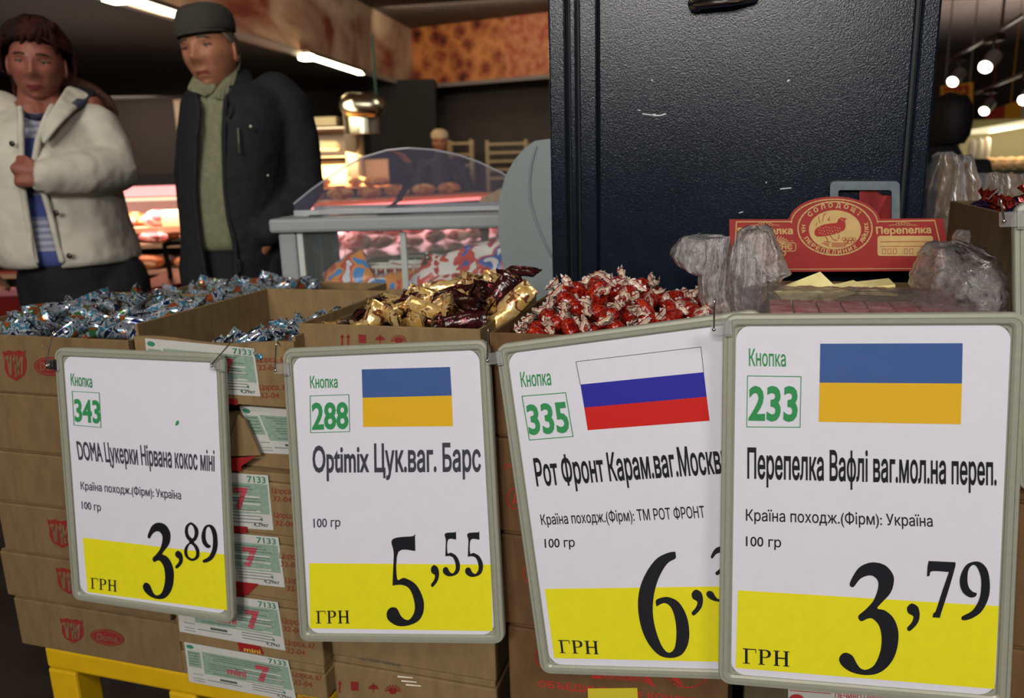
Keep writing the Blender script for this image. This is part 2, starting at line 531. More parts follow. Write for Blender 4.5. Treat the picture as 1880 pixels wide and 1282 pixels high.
# printed bakery bands on the fascias
def bakery_print(name, kind):
    m = bpy.data.materials.new(name); m.use_nodes = True
    nt = m.node_tree; b = nt.nodes['Principled BSDF']; b.inputs['Roughness'].default_value = .55
    N, L = nt.nodes.new, nt.links.new
    tc = N('ShaderNodeTexCoord')
    if kind == 'rolls':
        v = N('ShaderNodeTexVoronoi'); v.inputs['Scale'].default_value = 5.5
        n = N('ShaderNodeTexNoise'); n.inputs['Scale'].default_value = 14; n.inputs['Detail'].default_value = 4
        L(tc.outputs['Object'], n.inputs['Vector'])
        mx = N('ShaderNodeMixRGB'); mx.inputs[0].default_value = .12
        L(tc.outputs['Object'], mx.inputs[1]); L(n.outputs['Color'], mx.inputs[2]); L(mx.outputs[0], v.inputs['Vector'])
        r = N('ShaderNodeValToRGB'); e = r.color_ramp.elements
        e[0].position = .12; e[0].color = lin('2a0f08'); e[1].position = .75; e[1].color = lin('d98a48')
        x = e.new(.3); x.color = lin('8a3a1c')
        L(v.outputs['Distance'], r.inputs[0]); L(r.outputs[0], b.inputs['Base Color'])
    else:
        mp = N('ShaderNodeMapping'); mp.inputs['Rotation'].default_value = (0, .35, .2); mp.inputs['Scale'].default_value = (.7, .45, .8)
        wv = N('ShaderNodeTexNoise'); wv.inputs['Scale'].default_value = 1.7; wv.inputs['Detail'].default_value = 5; wv.inputs['Distortion'].default_value = .8
        L(tc.outputs['Object'], mp.inputs[0]); L(mp.outputs[0], wv.inputs['Vector'])
        r = N('ShaderNodeValToRGB'); e = r.color_ramp.elements
        e[0].position = .3; e[0].color = lin('4a180e'); e[1].position = .66; e[1].color = lin('cdb394')
        x = e.new(.40); x.color = lin('7a3a24'); x = e.new(.5); x.color = lin('a8876c')
        L(wv.outputs['Fac'], r.inputs[0]); L(r.outputs[0], b.inputs['Base Color'])
    return m
BANDL, BANDR, BANDE = bakery_print('print_bread', 'bread'), bakery_print('print_rolls', 'rolls'), mat('print_crust', 'b25234', .6, col2='d0895c', nscale=11)
fl = wallbox(cor, endL, n1, .12, zs, zc - .002, 'trim_1', BANDL)
fr = wallbox(cor + d2 * .001, cor + d2 * 1.42, n2, .12, zs, zc - .002, 'trim_2', BANDR)
fr2 = wallbox(cor + d2 * 1.425, endR, n2, .12, zs, zc - .002, 'trim_3', BANDE)
# trim strips along the lower edges
wallbox(cor + n1 * .02, endL + n1 * .02, n1, .06, zs - .05, zs - .001, 'trim_4', TRIM)
wallbox(cor + n2 * .02, endR + n2 * .02, n2, .06, zs - .05, zs - .001, 'trim_5', TRIM)
# loaves and knots printed as raised card shapes on the left band
# soffit behind the left fascia, underside visible
a, b_ = cor - n1 * .12, endL - n1 * .12
mb = MB().hexa([a, b_, b_ - n1 * 6, a - n1 * 6] + [p + Vector((0, 0, .1)) for p in (a, b_, b_ - n1 * 6, a - n1 * 6)])
tag(mb.build('soffit', DARK), kind='structure')
# back wall below the band, and the wall on the left
wb = wallbox(cor - n2 * .75 - d2 * .1, endR - n2 * .75, n2, .1, 0, zs + .06, 'wall_back', DARKWALL)
mb = MB().hexa([p for p in (lambda q: q + [x + Vector((0, 0, .05)) for x in q])([cor - n2 * .12, endR - n2 * .12, endR - n2 * .75, cor - n2 * .75])])
tag(mb.build('soffit', DARK), kind='structure')
WDL = mat('wall_dark_left', '3a302a', .8)
tag(MB().box((-7, 13.2, 0), (cor.x + .3, 13.3, zc)).build('wall_bakery', WDL), kind='structure')
tag(MB().box((-7.1, -8, 0), (-7, 16, zc)).build('wall_left', WDL), kind='structure')
tag(MB().box((9, -8, 0), (9.1, 16, zc)).build('wall_right', WDL), kind='structure')
tag(MB().box((-7, 16, 0), (9, 16.1, zc)).build('wall_far', WDL), kind='structure')
tag(MB().box((-7, -8.1, 0), (9, -8, zc)).build('wall_front', WDL), kind='structure')
# black pillar in the corner
p0 = PD(700, 300, 10.7)
tag(MB().box((p0.x - .12, 10.7, 0), (p0.x + .75, 11.1, zs)).build('trim_6', mat('pillar_black', '15120f', .7)), kind='structure')
# led tubes under the soffit
def led(px0, py0, px1, py1, label):
    z = zs - .05
    a, b = RZ(px0, py0, z), RZ(px1, py1, z)
    r = empty('strip_light', a, label, 'light', )
    d = (b - a).normalized(); s = Vector((d.y, -d.x, 0)) * .035
    mb = MB().hexa([a - s, b - s, b + s, a + s, *[p + Vector((0, 0, .02)) for p in (a - s, b - s, b + s, a + s)]])
    mb.build('light_tube', LED, r)
    s = s * 1.5
    mb = MB().hexa([p + Vector((0, 0, .021)) for p in (a - s, b - s, b + s, a + s)] + [p + Vector((0, 0, .05)) for p in (a - s, b - s, b + s, a + s)])
    mb.build('housing', DARK, r)
    e = MB().hexa([p + Vector((0, 0, dz)) for dz in (-.03, .02) for p in (a - s - d * .02, a - s + d * .1, a + s + d * .1, a + s - d * .02)])
    e.build('end_cap', LED, r)
led(205, -8, 328, 31, 'glowing LED tube under the dark soffit, left of the man in the cap')
led(559, 103, 664, 137, 'glowing LED tube under the soffit, right of the man in the cap')

# ================================================================== dark steel cabinet behind the cartons
def powder():
    m = mat('powder_coat_blue_grey', '101722', .19, spec=.33, bump=.30, bscale=420, bdist=.0012, noise_amt=.12, nscale=30)
    return m
PC = powder()
PCD = mat('powder_coat_groove', '11151a', .5, bump=.3, bscale=330, bdist=.001)
cv = .42
Zt = 2.3
ux = lambda px, py=300, v=cv: RL(px, py, v)[0]
cab = empty('steel_cabinet', W3((ux(1010) + ux(1705)) / 2, cv + .25, 0), 'tall blue-black textured steel cabinet behind the candy cartons', 'cabinet')
e = [ux(x) for x in (1010, 1041, 1047, 1057, 1064, 1096, 1099, 1660, 1669, 1704)]
MB().rbox(e[0] + .004, e[-1] - .004, cv + .024, cv + .52, 0, Zt).build('carcass', PCD, cab)
MB().rbox(e[0], e[1], cv, cv + .522, 0, Zt).build('frame_post', PC, cab, bevel=.004)
MB().rbox(e[2], e[3], cv + .006, cv + .03, 0, Zt).build('frame_rib', PC, cab, bevel=.002)
MB().rbox(e[4], e[5], cv + .002, cv + .03, 0, Zt).build('door_edge', PC, cab, bevel=.003)
MB().rbox(e[6], e[7], cv + .004, cv + .03, .05, Zt - .06).build('door', PC, cab, bevel=.003)
MB().rbox(e[8], e[9], cv, cv + .522, 0, Zt).build('frame_post', PC, cab, bevel=.004)
# white scuffs on the paint
SC = mat('scuff_white', 'c9cfd2', .6)
sm = MB()
hc = lambda x, y: RP(x, y, cv + .0032)
for pts, wd in (([(1180, 209), (1195, 211), (1203, 210)], 1.8), ([(1200, 212), (1212, 212), (1222, 209)], 2.2), ([(1433, 347), (1443, 346), (1452, 345)], 1.6),
                ([(1446, 149), (1449, 147)], 2.5), ([(1357, 391), (1364, 389)], 1.3), ([(1171, 202), (1176, 203)], 1.2), ([(1407, 334), (1407, 336)], 1.6), ([(1196, 147), (1198, 148)], 1.5)):
    pline(sm, pts, wd, hc)
sm.build('scuff_marks', SC, cab)
# chrome lock handle at the top
hp = RP(1325, 2, cv - .006)
mb = MB().tube([hp - U * .045, hp - U * .03 - V * .01, hp + U * .02 - V * .012, hp + U * .05], [.009, .012, .011, .007], 14, flat=(1, 1))
mb.ball(hp - U * .04, (.014, .01, .014))
mb.build('handle', CHROME, cab, smooth=True)
# grey latch frame with a red plate behind
def rrect(x0, y0, x1, y1, r, n=6):
    pts = []
    for cx, cy, a0 in ((x1 - r, y0 + r, -90), (x1 - r, y1 - r, 0), (x0 + r, y1 - r, 90), (x0 + r, y0 + r, 180)):
        for k in range(n + 1):
            a = rad(a0 + 90 * k / n)
            pts.append((cx + r * math.cos(a), cy + r * math.sin(a)))
    return pts
def ring(mb, outer, inner, hit, z0, z1, mi=0):
    n = len(outer)
    rings = [[hit(*p, z0) for p in outer], [hit(*p, z1) for p in outer], [hit(*p, z1) for p in inner], [hit(*p, z0) for p in inner]]
    mb.loft(rings, mi=mi)
hv = lambda x, y, off: RP(x, y, cv - off)
FR = mat('latch_grey', '5d686e', .4, noise_amt=.15, nscale=60)
mb = MB(); ring(mb, rrect(1524, 333, 1652, 470, 9), rrect(1539, 349, 1637, 458, 4), hv, -.003, .012)
mb.build('latch_frame', FR, cab, smooth=False)
mb = MB(); mb.add([hv(*p, .004) for p in rrect(1578, 350, 1636, 460, 1)], [tuple(range(28))])
mb.prism([hv(*p, .004) for p in rrect(1579, 347, 1636, 460, 1)][::-1], V * .004)
mb.build('red_plate', mat('plate_red', '9c1c18', .5), cab)
MB().prism([hv(*p, .009) for p in [(1612, 347), (1640, 347), (1640, 357), (1620, 357), (1612, 352)]], V * .01).build('latch_tongue', PC, cab)

# ================================================================== cartons
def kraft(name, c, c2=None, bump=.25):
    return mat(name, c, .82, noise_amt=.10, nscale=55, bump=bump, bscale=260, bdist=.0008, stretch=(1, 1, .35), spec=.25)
K1 = kraft('kraft_tan', '705b3d')
K2 = kraft('kraft_light', '7d6746')
K4 = kraft('kraft_orange', '654a2e')
KD = kraft('kraft_inside', '5f4f35')
KG = kraft('kraft_grey', '544a37')
RED = mat('print_red', '7c1f1a', .7)
RED2 = mat('print_red_faded', '7c3022', .8)
TAPE = film('clear_tape', 'cfc3a8', .55, .15, .3, 60)

def open_carton(label, u0, u1, v0, v1, z0, z1, m, group=None, wavy=0, lift=None, name='open_carton'):
    th = .005
    r = empty(name, W3((u0 + u1) / 2, (v0 + v1) / 2, z0), label, 'carton', group)
    lf = lift or (0, 0, 0, 0)             # extra rim height: front, right, back, left
    def wall(nm, a, b, inn, dz, wav=0):
        n = 24 if wav else 1
        mb = MB()
        for k in range(n):
            s0, s1 = k / n, (k + 1) / n
            z_ = lambda s: z1 + dz + wav * (math.sin(s * 7.5 + .6) * .6 - .5)
            p = [(a[0] + (b[0] - a[0]) * s, a[1] + (b[1] - a[1]) * s) for s in (s0, s1)]
            q = [(x + inn[0] * th, y + inn[1] * th) for x, y in p]
            mb.hexa([W3(*p[0], z0), W3(*p[1], z0), W3(*q[1], z0), W3(*q[0], z0),
                     W3(*p[0], z_(s0)), W3(*p[1], z_(s1)), W3(*q[1], z_(s1)), W3(*q[0], z_(s0))])
        return mb.build(nm, m, r, bevel=0 if wav else .0012)
    wall('front_wall', (u0, v0), (u1, v0), (0, 1), lf[0], wavy)
    wall('side_wall', (u1, v0 + th), (u1, v1 - th), (-1, 0), lf[1])
    wall('back_wall', (u1, v1), (u0, v1), (0, -1), lf[2])
    wall('side_wall', (u0, v1 - th), (u0, v0 + th), (1, 0), lf[3])
    MB().rbox(u0 + th, u1 - th, v0 + th, v1 - th, z0, z0 + th).build('bottom', m, r)
    return r

def closed_carton(label, u0, u1, v0, v1, z0, z1, m, group=None, lip=.012, seam=0):
    r = empty('carton', W3((u0 + u1) / 2, (v0 + v1) / 2, z0), label, 'carton', group)
    MB().rbox(u0, u1, v0, v1, z0, z1 - lip).build('carton_body', m, r, bevel=.003)
    a = .0025
    MB().rbox(u0 + a, u1 - a, v0 + a, v1 - a, z1 - lip + .0008, z1 - .0006).build('lid_flap', m, r, bevel=.002)
    if seam:
        MB().rbox(u0 + .02, u0 + .021, v0 - .0006, v0, z0 + .01, z1 - .01).build('seam', KD, r)
    return r

# --- column 1 (far left): tan cartons printed with shield and oval
L1 = [RL(60, y)[1] for y in (1186, 1100, 1017, 926, 830, 722, 618)]
zb = L1[0]
u6a, u6b = RL(28, 1120)[0], RL(325, 1150)[0]
W1 = u6b - u6a
names1 = ['tan carton with shield and oval prints, lowest of the left stack', 'tan carton with shield print, second from the bottom of the left stack',
          'tan carton with shield print, third from the bottom of the left stack', 'plain tan carton, fourth from the bottom of the left stack',
          'plain tan carton directly under the open silver candy carton at far left']
jit = [0, -.012, .004, -.018, -.01]
prints = []
for i in range(5):
    r = closed_carton(names1[i], u6a + jit[i], u6b + jit[i], 0, .37, L1[i], L1[i + 1], K1, 'tan cartons in the left stack', lip=.004)
    prints.append(r)
c1 = open_carton('open tan carton of silver blue candies at far left', u6a - .028, u6b - .018, 0, .37, L1[5], L1[6], K1, 'open candy cartons', lift=(0, 0, .012, .01))
TICK = .0007
def shield(mb, q, hit):
    # crest outline with flat top waves, letters knocked out in the board colour
    P = [(0, .06), (.12, .1), (.28, .04), (.5, .09), (.72, .04), (.88, .1), (1, .04), (.95, .2), (.99, .35), (.97, .62), (.85, .82), (.5, 1), (.15, .84), (.04, .62), (.07, .35), (.02, .2)]
    mb.add([hit(*bil(q, x, 1 - y)) for x, y in P], [tuple(range(len(P)))[::-1]], 0)
def shield_letters(mb, q, hit):
    for pl in ([(.2, .22), (.26, .8)], [(.12, .25), (.3, .5)], [(.34, .22), (.3, .8)], [(.5, .2), (.5, .86)], [(.42, .3), (.6, .62)], [(.6, .24), (.62, .8)], [(.62, .6), (.76, .28)], [(.82, .24), (.74, .78)]):
        pts = [bil(q, x, 1 - y) for x, y in pl]
        pline(mb, pts, (q[1][0] - q[0][0]) * .07, hit, 0)
def oval(mb, cx, cy, rx, ry, hit, n=26, slope=0):
    mb.add([hit(cx + rx * math.cos(2 * math.pi * k / n), cy + ry * math.sin(2 * math.pi * k / n) + slope * rx * math.cos(2 * math.pi * k / n)) for k in range(n)], [tuple(range(n))], 0)
hp0 = lambda x, y: RP(x, y, -TICK)
hp1 = lambda x, y: RP(x, y, -TICK * 1.6)
def doma(parent, sq, ov=None):
    mb = MB(); shield(mb, sq, hp0)
    if ov:
        oval(mb, *ov[:4], hp0, slope=ov[4])
    mb.build('printed_logo', RED, parent)
    mb = MB(); shield_letters(mb, sq, hp1)
    if ov:
        cx, cy, rx, ry, sl = ov
        text(mb, 'Doma', [(cx - rx * .6, cy - ry * .42 - rx * .6 * sl), (cx + rx * .6, cy - ry * .42 + rx * .6 * sl), (cx + rx * .6, cy + ry * .42 + rx * .6 * sl), (cx - rx * .6, cy + ry * .42 - rx * .6 * sl)], hp1, 0, .01)
        pl = [(cx + rx * .86 * math.cos(a), cy + ry * .82 * math.sin(a) + sl * rx * math.cos(a)) for a in [i * math.pi / 12 for i in range(24)]]
        pline(mb, pl, 1.0, hp1, 0, True)
    mb.build('logo_lettering', K1, parent)
doma(c1, [(4, 641), (47, 640), (52, 700), (8, 700)], (92, 673, 30, 17.5, .03))
doma(prints[2], [(86, 950), (134, 955), (139, 1010), (90, 1004)])
doma(prints[1], [(101, 1039), (146, 1044), (150, 1094), (106, 1089)])
doma(prints[0], [(109, 1132), (152, 1137), (156, 1184), (113, 1179)], (197, 1171, 31, 15, .14))

# --- column 2: cartons carrying green-and-white labels
y2 = (1318, 1206, 1097, 981, 868, 745, 631)
L2 = [RL(480, y)[1] for y in y2]
L2[0] = zb
u2a, u2b = RL(325, 1180)[0] + .004, RL(592, 1190)[0]
lab2 = ['carton with green label reading mini and 7, lowest of the label stack', 'carton with green label, second from the bottom of the label stack',
        'carton with green label, third from the bottom of the label stack', 'carton with green label, fourth from the bottom of the label stack',
        'shadowed crushed carton with crooked label, under the top open carton of the label stack']
col2 = []
for i in range(5):
    dv = .018 if i == 4 else 0
    r = closed_carton(lab2[i], u2a, u2b, dv, .37, L2[i], L2[i + 1], K2, 'cartons with green labels', lip=.016)
    col2.append(r)
c2 = open_carton('open carton with wavy torn rim and green label, half full of silver candies', u2a - .004, u2b, 0, .37, L2[5], L2[6], K2, 'open candy cartons', wavy=.006, lift=(.004, .012, .022, .022))
# label sheets in carton-local coordinates
PAPER = mat('label_paper', 'b8b8b2', .6, noise_amt=.03, nscale=90)
GRN = mat('label_green', '7e9684', .7, noise_amt=.10, nscale=200)
GRN2 = mat('label_green_dark', '2c7a5c', .7)
MAG = mat('label_magenta', 'b0424e', .7)
INK = mat('label_ink', '44504a', .7)
LM = [PAPER, GRN, GRN2, MAG, INK, K2]
def green_label(parent, q, hit0, mini=True):
    sh = MB(); pquad(sh, q, hit0(.0006), 0)
    lo = sh.build('label', PAPER, parent)
    mb = MB()
    h1, h2 = hit0(.0010), hit0(.0014)
    def rq(x0, y0, x1, y1, m, h):
        mb.add([h(*bil(q, *p)) for p in ((x0, 1 - y1), (x1, 1 - y1), (x1, 1 - y0), (x0, 1 - y0))], [(0, 1, 2, 3)], m)
    rq(.16, .17, .98, .72, 1, h1); rq(.02, .2, .14, .6, 1, h1)
    for k in range(9):
        y = .22 + k * .055
        if k % 4 != 3:
            rq(.2 + random.random() * .1, y, .93 - random.random() * .15, y + .012, 4, h2)
    for y in (.40, .53, .66):
        rq(.55, y, .9, y + .035, 0, h2)
    for k in range(5):
        rq(.03, .24 + k * .07, .12, .255 + k * .07, 4, h2)
    rq(.16, .72, .56, .95, 0, h1)
    rq(.30, .78, .46, .83, 4, h2)
    for y in (.76, .82, .88):
        rq(.6, y, .9, y + .012, 4, h2)
    for y in (.76, .87, .93):
        rq(.05, y, .15, y + .01, 4, h2)
    rq(.18, .86, .5, .875, 4, h2)
    n = 14
    mb.add([h2(*bil(q, .05 + .035 * math.cos(6.283 * k / n), .9 + .05 * math.sin(6.283 * k / n))) for k in range(n)], [tuple(range(n))], 2)
    sub = lambda x0, y0, x1, y1: [bil(q, x0, 1 - y0), bil(q, x1, 1 - y0), bil(q, x1, 1 - y1), bil(q, x0, 1 - y1)]
    text(mb, '7133', sub(.80, .03, .97, .15), h2, 2, .015)
    text(mb, '7', sub(.66, .26, .80, .62), h2, 3, .06)
    if mini:
        text(mb, 'mini', sub(.38, .44, .56, .62), h2, 3, .03)
    text(mb, '4', sub(.88, .78, .91, .85), h2, 2, .02)
    text(mb, '4,29кг', sub(.82, .88, .96, .95), h2, 4, .01)
    mb.build('label_print', LM, lo)
hl = lambda off: (lambda x, y: RP(x, y, -off))
green_label(col2[0], [(338, 1179), (529, 1213), (545, 1290), (347, 1252)], hl)
green_label(col2[1], [(322, 1080), (510, 1106), (524, 1195), (330, 1160)], hl)
green_label(col2[2], [(305, 968), (511, 987), (523, 1079), (312, 1056)], hl)
green_label(col2[3], [(295, 860), (492, 873), (502, 974), (302, 960)], hl)
hd = lambda off: (lambda x, y: RP(x, y, .018 - off))
green_label(col2[4], [(438, 745), (640, 760), (650, 840), (478, 832)], hd)
green_label(c2, [(266, 621), (466, 640), (478, 728), (275, 716)], hl, False)
# torn brown flap over the crushed carton, red brand stickers at the lids
MB().prism([RP(x, y, .004) for x, y in ((437, 762), (449, 771), (462, 800), (478, 836), (425, 838), (420, 812))], V * .003).build('torn_flap', K2, col2[4])
for par, q in ((c2, [(415, 731), (434, 733), (436, 744), (415, 742)]), (col2[4], [(420, 842), (470, 838), (443, 856), (443, 866), (421, 864)]), (col2[3], [(424, 965), (454, 968), (453, 979), (426, 978)]),
               (col2[2], [(433, 1068), (474, 1073), (455, 1092), (436, 1096)]), (col2[1], [(436, 1180), (476, 1187), (484, 1202), (440, 1196)])):
    mb = MB(); mb.prism([RP(x, y, -.0022) for x, y in q][::-1], V * .001); mb.build('red_sticker', mat('sticker_red', '8c1a1c', .5), par)
mb = MB()
text(mb, 'mini', [(447, 1188), (478, 1193), (479, 1201), (448, 1196)], lambda x, y: RP(x, y, -.0036), 0, .03)
mb.build('sticker_lettering', mat('gold_ink', 'c99a3a', .6), col2[1])
for par, x, y, sk in ((c2, 472, 655, 0), (c2, 476, 706, 0), (col2[3], 499, 895, .08), (col2[3], 503, 940, .08), (col2[2], 513, 1015, .1), (col2[2], 524, 1060, .1),
                  (col2[1], 518, 1134, .14), (col2[1], 524, 1174, .14), (col2[0], 537, 1232, .16), (col2[0], 547, 1275, .16)):
    mb = MB()
    text(mb, 'Цорса, 67', [(x, y), (x + 54, y + 54 * sk), (x + 54, y + 10 + 54 * sk), (x, y + 10)], hp0, 0, .012)
    text(mb, '32-04', [(x + 2, y + 15), (x + 36, y + 15 + 36 * sk), (x + 36, y + 25 + 36 * sk), (x + 2, y + 25)], hp0, 0, .012)
    mb.build('printed_address', RED2, par)

# --- column 3: gold candy carton
v3 = .03
y3 = (1345, 1228, 1108, 985, 862, 738, 601)
L3 = [RL(760, y, v3)[1] for y in y3]
u3a, u3b = RL(600, 1185, v3)[0] + .004, RL(909, 1200, v3)[0]
lab3 = ['kraft carton with handling symbols, lowest of the stack below the gold candies', 'kraft carton with small standards lettering under the second sign',
        'plain kraft carton hidden behind the lower half of the second sign', 'plain kraft carton hidden behind the middle of the second sign', 'plain kraft carton directly under the open gold candy carton']
col3 = [closed_carton(lab3[i], u3a, u3b, v3, .34, L3[i], L3[i + 1], K2, 'kraft cartons below the gold candies', lip=.014) for i in range(5)]
closed_carton('kraft carton on the floor under the gold candy stack, cut off by the frame', u3a, u3b, v3, .34, .001, L3[0], K2, 'kraft cartons below the gold candies')
c3 = open_carton('open kraft carton with red handling symbols, filled with gold and maroon candies', u3a - .002, u3b - .004, v3, .34, L3[5], L3[6], K2, 'open candy cartons', lift=(0, 0, .004, .0))
def symbols(par, x, y, s, h, sl=0):
    mb = MB()
    for k in (0, 1):
        ax = x + k * 11 * s
        pline(mb, [(ax, y + 20 * s + sl * (ax - x)), (ax, y + 5 * s + sl * (ax - x))], 3 * s, h)
        mb.add([h(ax - 4 * s, y + 6 * s + sl * (ax - x)), h(ax + 4 * s, y + 6 * s + sl * (ax - x)), h(ax, y - 1 * s + sl * (ax - x))], [(0, 1, 2)])
    gx = x + 30 * s
    yy = y + sl * 30 * s
    mb.add([h(gx, yy), h(gx + 14 * s, yy + 1), h(gx + 14 * s, yy + 16 * s), h(gx + 1, yy + 16 * s)], [(0, 1, 2, 3)])
    ux_ = x + 70 * s; yy = y + sl * 70 * s
    P = [(ux_ + 9 * s * math.cos(a), yy + 11 * s - 8 * s * math.sin(a)) for a in [math.pi * k / 8 for k in range(9)]]
    mb.add([h(*p) for p in P], [tuple(range(9))])
    pline(mb, [(ux_, yy), (ux_, yy + 17 * s)], 1.6 * s, h)
    sx = x + 104 * s; yy = y + 9 * s + sl * 104 * s
    for k in range(9):
        a = math.pi * k / 8 + math.pi
        pline(mb, [(sx + 4 * s * math.cos(a), yy + 3 * s + 3 * s * math.sin(a)), (sx + 14 * s * math.cos(a), yy + 3 * s + 11 * s * math.sin(a))], 2 * s, h)
    oval_pts = [(sx + 6 * s * math.cos(6.283 * k / 12), yy + 5 * s + 4 * s * math.sin(6.283 * k / 12)) for k in range(12)]
    mb.add([h(*p) for p in oval_pts], [tuple(range(12))])
    mb.build('handling_symbols', RED, par)
h3 = lambda x, y: RP(x, y, v3 - TICK)
symbols(c3, 628, 614, 1.0, h3)
symbols(col3[0], 612, 1250, 1.05, h3, .06)
mb = MB(); text(mb, '12 ГОСТ 13512-91', [(661, 1206), (735, 1219), (735, 1225), (661, 1212)], h3, 0, .01)
mb.build('printed_lettering', INK, col3[1])
mb = MB()  # pale slivers painted on as the shine of the tape
for x, y in ((730, 1241), (745, 1256), (737, 1249)):
    mb.quad(RP(x, y, v3 - .003), RP(x + 28, y + 3, v3 - .003), RP(x + 28, y + 5, v3 - .003), RP(x, y + 3, v3 - .003))
mb.build('tape_strip', mat('tape_shine', 'e6dcc6', .15), col3[0])

# --- column 4: tall cartons under the red caramels
L4 = [RL(*p)[1] for p in ((957, 1312), (934, 1145), (918, 975), (905, 797))] + [RL(903, 611)[1]]
u4a, u4b = RL(905, 800)[0], RL(1337, 1280)[0]
lab4 = ['orange-brown carton with red confectioner lettering under the third sign', 'orange-brown carton behind the bottom of the third sign, second from the bottom', 'orange-brown carton with red oval mark, directly under the open caramel carton']
j4 = [.012, .006, -.002]
col4 = [closed_carton(lab4[i], u4a + j4[i], u4b + (0, .004, .01)[i], 0, .33, L4[i], L4[i + 1], K4, 'cartons under the red caramels', lip=.005) for i in range(3)]
c4 = open_carton('open carton heaped with red and white caramels', u4a, RL(1352, 600)[0], 0, .33, L4[3], L4[4], K4, 'open candy cartons', lift=(0, .0, .0, .0))
closed_carton('orange-brown bottom carton under the caramel stack, cut off by the frame', u4a + .01, u4b + .005, 0, .33, L4[0] - .152, L4[0], K4, 'cartons under the red caramels', lip=.005)
mb = MB()
text(mb, 'ОБЪЕДИНЕННЫЕ КОНДИТЕРЫ', [(989, 1249), (1330, 1288), (1330, 1300), (989, 1261)], hp0, 0, .02)
for cx, cy, r1 in ((1004, 1208, 22), (1262, 1225, 42)):
    pts = [(cx + r1 * math.cos(6.283 * k / 30), cy + r1 * .9 * math.sin(6.283 * k / 30)) for k in range(30)]
    pline(mb, pts, 2.2, hp0, 0, True)
mb.add([hp0(x, y) for x, y in ((1222, 1232), (1242, 1240), (1256, 1262), (1236, 1250))], [(0, 1, 2, 3)])
mb.add([hp0(x, y) for x, y in ((1085, 1246), (1094, 1229), (1190, 1238), (1203, 1262), (1180, 1252))], [(0, 1, 2, 3, 4)])
text(mb, 'ГЧ', [(926, 853), (946, 853), (946, 863), (926, 863)], hp0, 0, .02)
for cx, cy in ((948, 916), (978, 1053)):
    pts = [(cx + 17 * math.cos(6.283 * k / 26), cy + 19 * math.sin(6.283 * k / 26)) for k in range(26)]
    pline(mb, pts, 2.4, hp0, 0, True)
text(mb, 'Д', [(941, 906), (955, 908), (955, 924), (941, 922)], hp0, 0, .03)
mb.build('printed_emblems', mat('print_red_orange', 'b02a22', .75), col4[0])
mb = MB(); text(mb, 'БАБАЕВСКИЙ', [(1103, 1237), (1184, 1242), (1186, 1252), (1106, 1248)], hp1, 0, .02)
mb.build('ribbon_lettering', K4, col4[0])
MB().prism([RP(x, y, -.0022) for x, y in ((1079, 1265), (1170, 1264), (1172, 1300), (1080, 1300))], V * .001).build('yellow_sticker', mat('sticker_yellow', 'c9b92c', .5), col4[0])

# --- column 5 and 6: cartons under the fourth sign and at the right edge
u5a = RL(1366, 1270)[0]
u5b = RL(1858, 900)[0]
z5 = RL(1600, 1262)[1]
zt5 = RL(1600, 574)[1] - .012
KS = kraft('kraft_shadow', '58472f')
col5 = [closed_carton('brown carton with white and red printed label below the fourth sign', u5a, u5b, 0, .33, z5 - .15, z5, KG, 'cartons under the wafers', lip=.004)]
zz = z5
for k, lb in enumerate(('plain grey-brown carton hidden behind the foot of the fourth sign', 'plain grey-brown carton hidden behind the middle of the fourth sign', 'plain grey-brown carton hidden behind the top of the fourth sign')):
    zn = zz + (zt5 - .11 - z5) / 3
    closed_carton(lb, u5a, u5b, 0, .33, zz, zn, KG, 'cartons under the wafers', lip=.004)
    zz = zn
sh = MB(); pquad(sh, [(1447, 1264), (1640, 1279), (1640, 1330), (1447, 1330)], hp0, 0)
lo = sh.build('label', PAPER, col5[0])
mb = MB()
text(mb, 'ПЕЧИВО ЦУКРОВЕ', [(1533, 1272), (1640, 1281), (1640, 1290), (1533, 1281)], hp1, 0, .02)
oval(mb, 1462, 1285, 14, 10, hp1)
pline(mb, [(1450, 1268), (1525, 1274)], 1.5, hp1)
mb.build('label_print', mat('label_red', 'a8282c', .7), lo)
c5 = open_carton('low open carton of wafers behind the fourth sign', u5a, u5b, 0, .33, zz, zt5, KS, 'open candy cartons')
# column 6
z6 = RL(1856, 398)[1]
u6l = RL(1862, 480)[0]
u6r = u6l + .34
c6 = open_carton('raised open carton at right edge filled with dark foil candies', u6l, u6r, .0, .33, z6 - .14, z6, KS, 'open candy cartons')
zz6 = .236
h6 = (z6 - .14 - zz6) / 4
for k, lb in enumerate(('brown taped carton at right edge, lowest of its stack', 'brown taped carton at right edge, second of its stack', 'brown taped carton at right edge, third of its stack', 'brown carton at right edge, right under the dark foil candies')):
    r = closed_carton(lb, u6l + (.008, 0, .006, .002)[k], u6r, 0, .33, zz6 + h6 * k, zz6 + h6 * (k + 1), K4, 'cartons in the right edge stack', lip=.004)
    MB().rbox(u6l + (.008, 0, .006, .002)[k] + .002, u6l + .03, -.0015, -.0005, zz6 + h6 * (k + 1) - .02, zz6 + h6 * (k + 1) - .012).build('tape_strip', TAPE, r)

